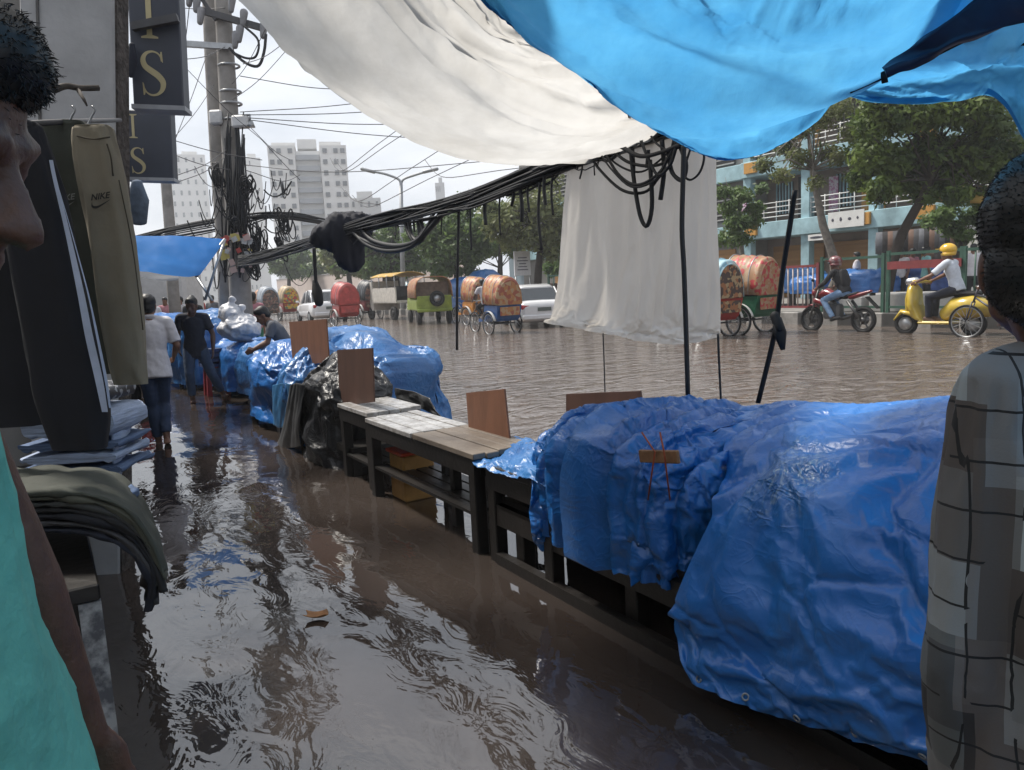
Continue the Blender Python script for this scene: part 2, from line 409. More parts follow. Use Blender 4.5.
TARPK = tarp_mat('tarp_black', (.016, .017, .02), (.008, .008, .01), crease=.6, rough=.42)
TARPG = M('tarp_grey', (.05, .052, .055), .45, var=.4, scale=4, bump=.5, bscale=18)
SKIN = M('skin', (.16, .075, .045), .5, var=.18, scale=14)
SKIND = M('skin_dark', (.085, .038, .024), .5, var=.18, scale=14)
HAIR = M('hair_black', (.006, .006, .007), .5, var=.3)
# ------------------------------------------------------------------ ground, water, road edge
gm = M('mud', (.09, .07, .055), .9, var=.3, scale=.5)
def strect(s0, s1, t0, t1, z): return [S(s0, t0, z), S(s1, t0, z), S(s1, t1, z), S(s0, t1, z)]
o = MB().add(strect(-900, 1500, -900, 900, -.25), [(0, 3, 2, 1)]).build('ground', gm); tag(o, kind='structure')
wm = bpy.data.materials.new('flood_water'); wm.use_nodes = True; nt = wm.node_tree; b = nt.nodes['Principled BSDF']
tc = nd(nt, 'ShaderNodeTexCoord'); mp = nd(nt, 'ShaderNodeMapping'); mp.inputs['Rotation'].default_value = (0, 0, -SA)
nt.links.new(tc.outputs['Object'], mp.inputs['Vector'])
def wnoise(sc, det, dist, stretch=(1, 1, 1), rough=.5):
    m2 = nd(nt, 'ShaderNodeMapping'); m2.inputs['Scale'].default_value = stretch; nt.links.new(mp.outputs[0], m2.inputs['Vector'])
    n = nd(nt, 'ShaderNodeTexNoise'); n.inputs['Scale'].default_value = sc; n.inputs['Detail'].default_value = det; n.inputs['Distortion'].default_value = dist; n.inputs['Roughness'].default_value = rough
    nt.links.new(m2.outputs[0], n.inputs['Vector']); return n.outputs['Fac']
def wmath(op, a, bb):
    n = nd(nt, 'ShaderNodeMath', operation=op)
    for k, x in enumerate((a, bb)):
        if hasattr(x, 'links'): nt.links.new(x, n.inputs[k])
        else: n.inputs[k].default_value = x
    return n.outputs[0]
n1 = wnoise(1.1, 2, .6, (1.3, .8, 1)); n2 = wnoise(4.5, 3, 1.0, (1.5, .75, 1)); n3 = wnoise(15, 3, .5, (1.3, .8, 1))
calm = wnoise(.45, 2, .3)
cr = nd(nt, 'ShaderNodeMapRange'); cr.inputs['From Min'].default_value = .35; cr.inputs['From Max'].default_value = .65; cr.inputs['To Min'].default_value = .25; cr.inputs['To Max'].default_value = 1.0
nt.links.new(calm, cr.inputs['Value'])
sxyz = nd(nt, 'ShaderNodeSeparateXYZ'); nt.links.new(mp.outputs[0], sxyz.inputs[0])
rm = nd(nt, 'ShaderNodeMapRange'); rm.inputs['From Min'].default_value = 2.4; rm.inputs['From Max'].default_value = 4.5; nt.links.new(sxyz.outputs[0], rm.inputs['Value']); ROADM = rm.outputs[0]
n4 = wnoise(2.0, 4, 1.1, (.75, 1.5, 1), .55)
hsum0 = wmath('MULTIPLY', ROADM, wmath('MULTIPLY', n4, .10))
hsum = wmath('ADD', wmath('ADD', hsum0, wmath('MULTIPLY', n1, .022)), wmath('MULTIPLY', cr.outputs[0], wmath('ADD', wmath('MULTIPLY', n2, .0068), wmath('MULTIPLY', n3, .0007))))
bp = nd(nt, 'ShaderNodeBump'); bp.inputs['Strength'].default_value = 1.0; bp.inputs['Distance'].default_value = 1.0
nt.links.new(hsum, bp.inputs['Height']); nt.links.new(bp.outputs[0], b.inputs['Normal'])
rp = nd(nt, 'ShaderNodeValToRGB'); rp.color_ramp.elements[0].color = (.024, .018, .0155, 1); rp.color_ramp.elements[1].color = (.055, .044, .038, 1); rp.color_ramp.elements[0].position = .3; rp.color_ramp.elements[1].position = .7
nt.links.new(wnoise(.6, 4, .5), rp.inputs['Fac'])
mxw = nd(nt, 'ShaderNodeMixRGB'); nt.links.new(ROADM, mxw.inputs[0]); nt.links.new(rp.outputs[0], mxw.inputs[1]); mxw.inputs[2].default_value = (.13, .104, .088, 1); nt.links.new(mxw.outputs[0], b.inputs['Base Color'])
b.inputs['Roughness'].default_value = .035; b.inputs['IOR'].default_value = 1.95; b.inputs['Specular IOR Level'].default_value = .6
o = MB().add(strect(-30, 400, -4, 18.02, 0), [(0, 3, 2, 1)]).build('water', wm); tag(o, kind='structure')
o = MB().box((0, 0, 0), (1, 1, 1)).build('pavement', M('paving', (.21, .2, .185), .8, var=.35, scale=1.5, bump=.2)); tag(o, kind='structure')
o.data.transform(Matrix.Translation(V(S(100, 25.2, .05))) @ Matrix.Rotation(SA, 4, 'Z') @ Matrix.Diagonal((14, 260, .5, 1)))
km = bpy.data.materials.new('kerb_paint'); km.use_nodes = True
o = MB()
rz = np.array(Matrix.Rotation(SA, 3, 'Z'))
ka, kb = MB(), MB()
for i in range(150):
    s = 2+i*.62
    (ka if i % 2 else kb).box(S(s, 18.1, .06), (.18, .61, .56), rz, i % 2, ch=.02)
ka.v, n0 = ka.v, len(ka.v); ka.add(kb.v, kb.f, 0)
o = ka.build('kerb', [M('kerb_dark', (.035, .034, .033), .8, var=.4, scale=4), M('kerb_pale', (.26, .25, .235), .8, var=.45, scale=4)]); tag(o, kind='structure')
bpy.data.materials.remove(km)
# raised planter blocks on the median
for i, (x, y, L, h) in enumerate([(905, 300, 1.5, .5), (852, 301, 1.2, .42), (948, 300, 1.4, .42)]):
    s, t, z = st(T(x, y, 19.4))
    MB().box((0, 0, h/2), (.9, L, h), None, 0, .03).build('planter_block', CONC, off=None, label=['grey concrete planter block behind the yellow scooter rider', 'grey concrete block at the foot of the dark leaning tree trunk', 'grey concrete block right of the yellow scooter rider, beside the plaid shoulder'][i], cat='block').matrix_world = Matrix.Translation(V(S(s, 19.4, .3))) @ Matrix.Rotation(SA, 4, 'Z')
# ------------------------------------------------------------------ haze
hz = bpy.data.materials.new('haze_air'); hz.use_nodes = True; nt = hz.node_tree
nt.nodes.remove(nt.nodes['Principled BSDF']); pv = nd(nt, 'ShaderNodeVolumePrincipled'); pv.inputs['Color'].default_value = (.9, .93, .97, 1); pv.inputs['Density'].default_value = HAZE; pv.inputs['Anisotropy'].default_value = 0
nt.links.new(pv.outputs[0], nt.nodes['Material Output'].inputs['Volume'])
if HAZE > 0:
    o = MB().box((0, 150, 27), (700, 460, 56)).build('haze', hz); tag(o, kind='stuff')
# ------------------------------------------------------------------ towers far off
def facade_box(R, w, d, h): return MB().box((0, 0, h/2), (w, d, h))
def tower(label, xl, xr, ytop, Y, floors, cols, wall, notch=True, rzv=0.0, kind=0):
    L = DP((xl+xr)/2, ytop+45, Y); L[2] = 0
    W = (xr-xl)/FPX*Y; hor = 283-.049*((xl+xr)/2-512); H = CH+(hor-ytop)/FPX*Y
    r = empty('apartment_tower', L, math.atan2(-(L[0]), L[1])+rzv, label, 'tower', None)
    mb = MB(); D = W*.8
    if notch:
        mb.box((-W*.33, 0, H/2), (W*.34, D, H)); mb.box((W*.33, 0, H/2), (W*.34, D, H)); mb.box((0, D*.1, H/2-.4), (W*.319, D*.78, H-.8))
        mb.box((0, 0, H+1.1), (W*.25, D*.4, 2.2)); mb.box((-W*.3, 0, H+.5), (W*.3, D*.7, 1.0)); mb.box((W*.3, 0, H+.6), (W*.28, D*.7, 1.2))
    else:
        mb.box((0, 0, H/2), (W, D, H)); mb.box((W*.1, 0, H+1), (W*.4, D*.4, 2))
    mb.build('wall', wall, r)
    fh = (H-3)/floors
    if notch:
        for i in range(floors):
            z = 3+i*fh
            MB().box((0, -D*.33, z+.1), (W*.3, D*.1, fh*.45)).build('balcony', M('tower_balcony', (.32, .34, .37), .8), r)
    wmesh = None
    offs = [x for x in ([-.45, -.36, -.22, .22, .36, .45] if notch else [-.4, -.2, 0, .2, .4])]
    for i in range(floors):
        for x in offs[:cols]:
            if wmesh is None:
                o = MB().box((0, 0, 0), (W*.055, .5, fh*.42)).build('window', M('tower_window', (.09, .1, .115), .3), r); wmesh = o
            else:
                o = wmesh.copy(); COL.objects.link(o); o.parent = r
            o.location = (x*W, -D/2-.02, 3+i*fh+fh*.5)
    return r
TW = M('tower_white', (.66, .65, .63), .85, var=.12, scale=.1)
TG = M('tower_grey', (.5, .5, .5), .85, var=.12, scale=.1)
tower('pale twelve-storey tower with dark recessed balconies right of the utility poles', 276, 347, 157, 190, 13, 6, TW)
tower('faded cream tower directly behind the utility poles', 244, 264, 165, 330, 13, 3, TW, False)
tower('faded pale tower left of the utility poles above the blue awning', 174, 208, 163, 360, 13, 5, TW, False)
tower('low grey block of flats between the tower and the double street lamp', 346, 383, 203, 210, 7, 5, TG, False)
tower('distant grey spired block between the street lamp and the hanging cables', 438, 447, 187, 290, 8, 3, TG, False)
# low pale walls and buildings behind the trees
def wall_st(name, label, cat, s0, s1, t, h, mat, z0=0, d=.3, top=None):
    L = S((s0+s1)/2, t, z0); r = np.array(Matrix.Rotation(SA, 3, 'Z'))
    mb = MB().box(L+np.array((0, 0, h/2)), (d, s1-s0, h), r)
    if top is not None: mb.box(L+np.array((0, 0, h+.05)), (d+.1, s1-s0+.1, .1), r, 1)
    return mb.build(name, [mat, top or mat], off=L, label=label, cat=cat)
wall_st('boundary_wall', 'long low pinkish plaster wall behind the distant trees', 'wall', 48, 100, 27, 3.4, M('pink_plaster', (.5, .42, .38), .85, var=.2, scale=.6), top=CONC)
wall_st('shed', 'low blue-grey corrugated shed behind the white parked sedan', 'shed', 33, 46, 31, 4.6, M('bluegrey_sheet', (.24, .31, .37), .6, var=.2, scale=1, stretch=(1, 1, .1)), d=4, top=M('shed_roof', (.3, .33, .36), .6))
# ------------------------------------------------------------------ building across the road
RZ = np.array(Matrix.Rotation(SA, 3, 'Z'))
def sbox(mb, s0, s1, t0, t1, z0, z1, mi=0, ch=0):
    return mb.box(S((s0+s1)/2, (t0+t1)/2, (z0+z1)/2), (abs(t1-t0), abs(s1-s0), z1-z0), RZ, mi, ch)
LB = M('paint_light_blue', (.28, .43, .475), .75, var=.4, scale=1.2, bump=.1)
OCH = M('paint_ochre', (.48, .24, .045), .6, var=.25, scale=2)
BROWNW = M('paint_brown', (.22, .17, .14), .8, var=.3, scale=1)
WHITEP = M('paint_white', (.62, .62, .6), .6, var=.15, scale=2)
DARKI = M('dark_interior', (.035, .033, .035), .8, var=.4, scale=2)
SHUT = M('shutter_ochre', (.3, .15, .045), .5, var=.3, scale=1, bump=.5, bscale=3, stretch=(.2, .2, 8))
GRILL = M('grille_grey', (.13, .125, .12), .6, var=.3)
B0 = S(15, 28, 0)
bld = empty('shopping_building', B0, 0, 'light blue three-storey market building with railed balconies across the flooded road', 'building')
mb = MB()
for f in range(3):
    z = .3+f*2.68
    sbox(mb, -2, 23.2, 28.8, 34, z, z+2.68-.004)
sbox(mb, 23.2, 42, 27.6, 34, .3, 9.3, 1)
mb.build('wall', [BROWNW, M('wall_grey_brown', (.2, .19, .18), .85, var=.3, scale=.7)], bld, off=B0)
slab = MB()
for f in (1, 2, 3): sbox(slab, -2, 23.2, 27.0, 28.79, 2.95+(f-1)*2.68, 3.62+(f-1)*2.68, 0, .02)
for f in (1, 2): sbox(slab, 23.21, 42, 27.2, 27.59, 2.95+(f-1)*2.68, 3.62+(f-1)*2.68, 0, .02)
slab.build('balcony_slab', LB, bld, off=B0)
for s in (-1, 2.6, 6.2, 9.8, 13.4, 17.0, 20.0, 23.0):
    mbp = MB()
    for f in range(3):
        z = .3 if f == 0 else 3.625+(f-1)*2.68
        sbox(mbp, s-.2, s+.2, 27.15, 27.5, z, z+(2.645 if f == 0 else 2.0), 0, .01)
    mbp.build('pillar', LB if s != 13.4 else WHITEP, bld, off=B0)
for s in (22.6, 17.3, 14.9, 10.1, 6.5, 2.9):
    for z in (3.1, 5.78): mbp = MB(); sbox(mbp, s-.32, s+.32, 26.86, 26.997, z, z+.45, 0, .01); mbp.build('ochre_plaque', OCH, bld, off=B0)
for s0, s1 in ((-.8, 2.4), (2.8, 6.0), (6.4, 9.6), (10.0, 13.2), (13.6, 16.8), (17.2, 19.8), (20.2, 22.8)):
    for f in (0, 1):
        z = 3.625+f*2.68
        r = MB()
        for k in range(4): r.tube([S(s0, 27.25, z+.2+.2*k), S(s1, 27.25, z+.2+.2*k)], .022, 6)
        n = int((s1-s0)/.55)
        for k in range(n+1): r.tube([S(s0+(s1-s0)*k/n, 27.25, z), S(s0+(s1-s0)*k/n, 27.25, z+.85)], .02, 6)
        r.build('railing', WHITEP, bld, off=B0)
        # openings of this bay
        d = MB(); sbox(d, s0+.3, s0+1.3, 28.72, 28.796, z, z+1.9); d.build('door', OCH if (int(s0*3)+f) % 2 else DARKI, bld, off=B0)
        d = MB(); sbox(d, s0+1.6, s1-.2, 28.70, 28.796, z+.4, z+1.75)
        wn = d.build('window', DARKI, bld, off=B0)
        d = MB()
        for k in range(6): sbox(d, s0+1.6+(s1-s0-1.8)*k/5-.03, s0+1.6+(s1-s0-1.8)*k/5+.03, 28.66, 28.697, z+.4, z+1.75)
        d.build('window_frame', GRILL if f else LB, wn, off=B0)
    sh = MB(); sbox(sh, s0, s1-.0, 28.70, 28.797, .3, 2.6); sh.build('shutter', SHUT if int(s0) not in (6, 2) else DARKI, bld, off=B0)
# dark grille windows of the recessed wing
for s0 in (24, 27, 30, 33, 36):
    for z in (3.9, 6.4):
        d = MB(); sbox(d, s0, s0+2.2, 27.5, 27.597, z, z+1.5); wn = d.build('window', DARKI, bld, off=B0)
        d = MB()
        for k in range(7): sbox(d, s0, s0+2.2, 27.46, 27.497, z+.05+.22*k, z+.11+.22*k)
        d.build('grille', M('grille_pale', (.3, .3, .29), .6), wn, off=B0)
    d = MB(); sbox(d, s0, s0+2.3, 27.5, 27.597, .3, 2.6); d.build('shutter', DARKI if s0 % 2 else SHUT, bld, off=B0)
def banner(label, x0, y0, x1, y1, t, mat, cat='banner', marks=None):
    a, b_, c, d = T(x0, y0, t), T(x1, y0, t), T(x1, y1, t), T(x0, y1, t)
    s0, _, zt = st(a); s1 = st(b_)[0]; zb = st(d)[2]
    mb = MB(); sbox(mb, s1, s0, t, t+.03, zb, zt, 0)
    L = S((s0+s1)/2, t, zb)
    o = mb.build('banner', mat, off=L, label=label, cat=cat)
    if marks:
        mk = MB(); r2 = random.Random(int(x0))
        for (u0, v0, u1, v1) in marks:
            mk.ell(S(s0+(s1-s0)*(u0+u1)/2, t-.006, zb+(zt-zb)*(v0+v1)/2), (.006, abs((s1-s0)*(u1-u0))/2, (zt-zb)*(v1-v0)/2), RZ, 10, 7)
        mk.build('lettering', M('banner_ink', (.05, .05, .07), .6), o, off=L)
    return o
banner('white cloth banner with dark marks hung on the pale blue balcony', 828, 213, 864, 229, 26.83, WHITEP, marks=[(.10, .42, .17, .62), (.33, .40, .40, .66), (.56, .42, .66, .60), (.8, .44, .86, .62)])
pk = M('poster_pink', (.42, .16, .3), .6, var=.8, scale=9, col2=(.55, .5, .55), thr=(.45, .55))
banner('pink and white poster hanging between balcony windows', 829, 177, 838, 212, 28.4, pk, 'poster')
banner('small white signboard under the balcony near the thin grey trunk', 808, 235, 825, 241, 26.9, WHITEP, 'sign', marks=[(.08, .3, .9, .7)])
banner('purple-red poster on the upper balcony seen through the sparse tree', 741, 196, 747, 212, 26.8, pk, 'poster')
# yellow and brown awning at the right
aw = M('awning_yellow', (.38, .24, .05), .7, var=.3, scale=2, stretch=(1, 1, 12))
B = [[T(916, 187, 23), T(960, 186, 23), T(1060, 184, 23)], [T(914, 196, 22), T(960, 196, 22), T(1060, 197, 22)], [T(914, 202, 21.8), T(960, 203, 21.8), T(1060, 205, 21.8)]]
sheet('awning', B, 16, 8, None, aw, 'yellow striped awning below the big tree crown at the right', 'awning')
# ------------------------------------------------------------------ fence on the median
GRN = M('paint_green', (.03, .085, .058), .5, var=.3); REDP = M('paint_red', (.2, .035, .036), .5, var=.3); RAILP = M('rail_pinkgrey', (.42, .36, .33), .5, var=.3)
def fence_panel(label, x0, x1, frame, bars, t=18.75, ztop=None, nb=12, h=1.15, barh=1):
    s0 = st(T(x0, 290, t))[0]; s1 = st(T(x1, 290, t))[0]; L = S((s0+s1)/2, t, .3)
    r = empty('fence_panel', L, 0, label, 'fence', 'railings on the median')
    mb = MB()
    for s in (s0, s1): sbox(mb, s-.04, s+.04, t-.04, t+.04, .3, .3+h+.05)
    sbox(mb, s0, s1, t-.03, t+.03, .3+h-.07, .3+h); sbox(mb, s0, s1, t-.03, t+.03, .42, .48)
    mb.build('frame', frame, r, off=L)
    if nb:
        mb = MB()
        for k in range(1, nb): 
            s = s0+(s1-s0)*k/nb; mb.tube([S(s, t, .45), S(s, t, .3+h-.05)], .022, 6)
        mb.build('bars', bars, r, off=L)
    return r
fence_panel('red framed railing with pale bars beside the green rickshaw', 774, 818, REDP, RAILP, nb=9, h=1.35)
fence_panel('green framed open railing behind the motorcyclist', 822, 883, GRN, GRN, nb=0, h=1.5)
fence_panel('green framed railing with a red top rail behind the scooter', 888, 961, GRN, REDP, nb=0, h=1.55)
fence_panel('green railing hidden partly by the plaid man at the right', 964, 1030, GRN, GRN, nb=6, h=1.55)
s0 = st(T(888, 262, 18.7))[0]; s1 = st(T(962, 262, 18.7))[0]
mb = MB(); sbox(mb, s0, s1, 18.66, 18.70, 1.42, 1.62); mb.build('red_rail_board', REDP, off=S(s0, 18.7, 1.42), label='long red board along the top of the railing behind the scooter', cat='board')
fence_panel('dull green railing right of the white parked sedan', 549, 575, GRN, GRN, nb=5, h=1.5)
for i, (x0, x1) in enumerate(((448, 480), (400, 440))):
    fence_panel(['grey bar railing on the median behind the blue rickshaw', 'grey bar railing on the median behind the green van'][i], x0, x1, CONC, STEEL, nb=14, h=1.2)
# ------------------------------------------------------------------ trees
def leaf_mat(name, c, c2, tr=.42):
    return M(name, c, .5, scale=1.1, col2=c2, thr=(.35, .62), trans=tr, spec=.35)
LF1 = leaf_mat('leaf_dark', (.16, .22, .045), (.03, .062, .016))
LF2 = leaf_mat('leaf_olive', (.20, .22, .085), (.075, .10, .038))
LF3 = leaf_mat('leaf_mid', (.13, .20, .055), (.042, .08, .026))
BARK = M('bark', (.035, .026, .02), .9, var=.4, scale=8, bump=.6, bscale=25)
BARKG = M('bark_grey', (.2, .18, .155), .9, var=.4, scale=8, bump=.6, bscale=25)
def tree(label, base, trunk, clusters, leafmat, bark, n, leaf, seed, flat=.75, group='trees along the street', name='tree'):
    """trunk: world points from base up; clusters: (centre, radius)"""
    rnd = random.Random(seed); L = np.array(base, float)
    r = empty(name, L, 0, label, 'tree', group)
    mb = MB(); k = len(trunk)
    r0 = trunk[0][1]
    mb.tube([p for p, _ in trunk], [q for _, q in trunk], 9, cap=True)
    top = trunk[-1][0]; mid = trunk[len(trunk)//2][0]
    for c, cr in clusters:
        src = np.array(trunk[rnd.randrange(len(trunk)-2, len(trunk))][0]); m_ = (src+c)/2+np.array((rnd.uniform(-.2, .2), rnd.uniform(-.2, .2), rnd.uniform(0, .3)))
        mb.tube([src, m_, c], [r0*.2, r0*.12, r0*.05], 6)
        for q in range(3):
            e = c+np.array([rnd.gauss(0, 1) for _ in range(3)])*cr*.5
            mb.tube([m_*.4+np.array(c)*.6, e], [r0*.12, r0*.05], 5)
    mb.build('trunk', bark, r, off=L)
    P = []; F = []
    tot = sum(cr**2 for _, cr in clusters)
    for c, cr in clusters:
        for _ in range(int(n*cr**2/tot)):
            d = np.array([rnd.gauss(0, 1) for _ in range(3)]); d /= np.linalg.norm(d)
            rr = cr*(rnd.random()**.42)*(1+.25*rnd.gauss(0, 1)*.6)
            p = np.array(c)+d*rr*np.array((1, 1, flat))
            nrm = d*.5+np.array([rnd.gauss(0, .6), rnd.gauss(0, .6), .55+rnd.gauss(0, .4)]); nrm /= np.linalg.norm(nrm)
            a = np.cross(nrm, np.array([rnd.gauss(0, 1) for _ in range(3)])); a /= np.linalg.norm(a); b_ = np.cross(nrm, a)
            l = leaf*rnd.uniform(.65, 1.35); wd = l*.42
            i = len(P); P += [p-a*l*.5, p+b_*wd*.5-nrm*l*.06, p+a*l*.5-nrm*l*.12, p-b_*wd*.5-nrm*l*.06]; F.append((i, i+1, i+2, i+3))
    mb = MB(); mb.v = [tuple(p) for p in P]; mb.f = F; mb.m = [0]*len(F); mb.sm = [False]*len(F)
    mb.build('crown', leafmat, r, off=L)
    return r
def crown_px(pts, Y, dy, seed, per=1):
    rnd = random.Random(seed); out = []
    for x, y, rpx in pts:
        for _ in range(per):
            Yq = Y+rnd.uniform(-dy, dy)
            out.append((DP(x+rnd.uniform(-4, 4), y+rnd.uniform(-4, 4), Yq), rpx*Y/FPX))
    return out
# fuller green belt behind the traffic
for i, (xb, t_, top, pts, sd, lab) in enumerate(((330, 29, 0, [(320, 262, 13), (335, 250, 12), (350, 262, 12), (310, 270, 10), (340, 272, 10)], 71, 'farthest round tree of the green belt beyond the red rickshaw'), (415, 28, 0, [(400, 240, 15), (420, 235, 15), (440, 245, 14), (410, 258, 13), (430, 264, 12), (395, 262, 10), (445, 262, 10)], 72, 'tree in the back row between truck and green van'), (500, 27, 0, [(485, 225, 16), (505, 220, 16), (525, 232, 14), (490, 245, 13), (512, 250, 12), (475, 256, 10), (530, 252, 9)], 73, 'tree in the back row above the blue rickshaw'), (575, 26, 0, [(560, 240, 15), (585, 235, 16), (600, 250, 14), (570, 262, 12), (550, 266, 9)], 74, 'tree in the back row behind the white curtain'))):
    t0 = T(xb, 298, t_); Yb = t0[1]
    tree(lab, t0, [(t0, .25), (DP(xb, 285, Yb), .22), (DP(xb, 268, Yb), .18), (DP(xb+1, pts[0][1], Yb), .1)], crown_px(pts, Yb, 2, sd, 2), LF3 if i % 2 else LF1, BARK, 4200, .5, sd)
# big tree, right
t0 = T(884, 300, 20.0); Yb = t0[1]
tr = [(t0, .2), (DP(888, 282, Yb), .17), (DP(893, 260, Yb), .15), (DP(903, 232, Yb), .13), (DP(918, 205, Yb), .12), (DP(930, 180, Yb), .09), (DP(935, 150, Yb), .05)]
cl = crown_px([(875, 125, 22), (900, 115, 24), (930, 108, 26), (965, 108, 24), (992, 122, 22), (1003, 150, 18), (868, 155, 20), (890, 160, 22), (925, 150, 26), (960, 150, 24), (985, 165, 22), (905, 185, 18), (880, 190, 15), (945, 175, 20), (960, 195, 14), (862, 180, 12), (925, 196, 12), (985, 195, 14), (955, 80, 22), (910, 85, 22), (990, 92, 18), (880, 100, 16)], Yb, .8, 3, 2)
tree('big dark leafy tree with a dark leaning trunk behind the scooter', t0, tr, cl, LF1, BARK, 26000, .19, 5)
cl = crown_px([(935, 222, 12), (955, 228, 12), (975, 218, 12), (945, 210, 10), (965, 236, 9), (990, 228, 10)], 24, .6, 8, 2)
tree('small bright green tree under the yellow awning', DP(965, 300, 24), [(DP(965, 300, 24), .08), (DP(962, 262, 24), .07), (DP(960, 235, 24), .05)], cl, LF3, BARK, 2600, .19, 9)
t0 = T(828, 300, 20.4); Yb = t0[1]
tr = [(t0, .16), (DP(836, 280, Yb), .14), (DP(833, 255, Yb), .13), (DP(823, 225, Yb), .12), (DP(818, 200, Yb), .1), (DP(812, 170, Yb), .07), (DP(808, 130, Yb), .04)]
cl = crown_px([(800, 125, 16), (822, 115, 17), (840, 105, 16), (850, 130, 14), (785, 145, 14), (800, 160, 13), (825, 150, 14), (765, 165, 10), (783, 175, 10), (842, 158, 10), (755, 150, 9), (815, 180, 9), (775, 120, 12), (850, 175, 8)], Yb, 1.0, 13, 2)
tree('sparse olive tree with a thin crooked grey trunk in front of the balconies', t0, tr, cl, LF2, BARKG, 5200, .15, 15)
t0 = T(742, 292, 21.0); Yb = t0[1]
cl = crown_px([(728, 205, 11), (742, 198, 11), (756, 205, 10), (735, 220, 12), (752, 222, 11), (740, 238, 10), (725, 238, 9), (758, 190, 7), (722, 190, 8)], Yb, .7, 17, 2)
tree('small bushy tree beside the white curtain edge', t0, [(t0, .1), (DP(743, 265, Yb), .09), (DP(741, 240, Yb), .08), (DP(740, 215, Yb), .05)], cl, LF3, BARKG, 3600, .19, 18)
# trees left of the curtain
t0 = T(537, 296, 19.6); Yb = t0[1]
cl = crown_px([(545, 205, 22), (525, 212, 20), (505, 218, 18), (560, 225, 22), (535, 235, 20), (512, 240, 15), (550, 255, 12), (496, 230, 13), (580, 215, 20), (600, 230, 20), (545, 180, 16), (520, 190, 14), (570, 250, 12), (490, 210, 12)], Yb, 1.5, 23, 2)
tree('broad green tree between the cables and the white curtain', t0, [(t0, .2), (DP(538, 275, Yb), .18), (DP(540, 250, Yb), .15), (DP(545, 220, Yb), .1)], cl, LF2, BARK, 6500, .3, 24)
t0 = T(458, 304, 19.6); Yb = t0[1]
cl = crown_px([(455, 222, 20), (435, 232, 17), (475, 230, 18), (450, 248, 20), (472, 252, 15), (430, 250, 13), (460, 208, 15), (485, 245, 12), (445, 266, 12), (470, 268, 9), (415, 240, 12)], Yb, 1.5, 27, 2)
tree('round dark green tree above the green van', t0, [(t0, .2), (DP(457, 285, Yb), .18), (DP(456, 262, Yb), .15), (DP(455, 235, Yb), .1)], cl, LF3, BARK, 5600, .34, 28)
t0 = T(394, 305, 20.2); Yb = t0[1]
cl = crown_px([(390, 235, 18), (372, 245, 16), (408, 245, 15), (395, 258, 16), (378, 262, 13), (405, 268, 11), (362, 235, 12), (385, 270, 10), (398, 222, 10)], Yb, 2, 33, 2)
cl += crown_px([(420, 262, 12), (435, 268, 10), (370, 275, 9), (350, 262, 10)], Yb, 2, 133, 2)
tree('dark tree with a thick trunk above the yellow-topped truck', t0, [(t0, .75), (DP(393, 285, Yb), .7), (DP(391, 265, Yb), .6), (DP(389, 245, Yb), .25)], cl, LF3, BARK, 5200, .42, 34)
t0 = T(352, 303, 22); Yb = t0[1]
cl = crown_px([(345, 252, 14), (330, 256, 12), (358, 258, 13), (340, 266, 12), (360, 270, 9), (325, 245, 10), (350, 240, 11)], Yb, 2, 37, 2)
tree('olive tree hanging behind the dark cloth bundle on the cables', t0, [(t0, .25), (DP(350, 285, Yb), .22), (DP(348, 268, Yb), .2), (DP(346, 250, Yb), .1)], cl, LF2, BARK, 3600, .5, 38)
t0 = T(290, 302, 24); Yb = t0[1]
cl = crown_px([(285, 262, 11), (300, 258, 10), (275, 266, 9), (295, 272, 9), (310, 266, 8), (283, 250, 8), (268, 256, 7)], Yb, 2, 43, 2)
tree('far green tree just right of the utility poles', t0, [(t0, .25), (DP(289, 288, Yb), .22), (DP(289, 272, Yb), .18), (DP(288, 258, Yb), .1)], cl, LF3, BARK, 3000, .6, 44)
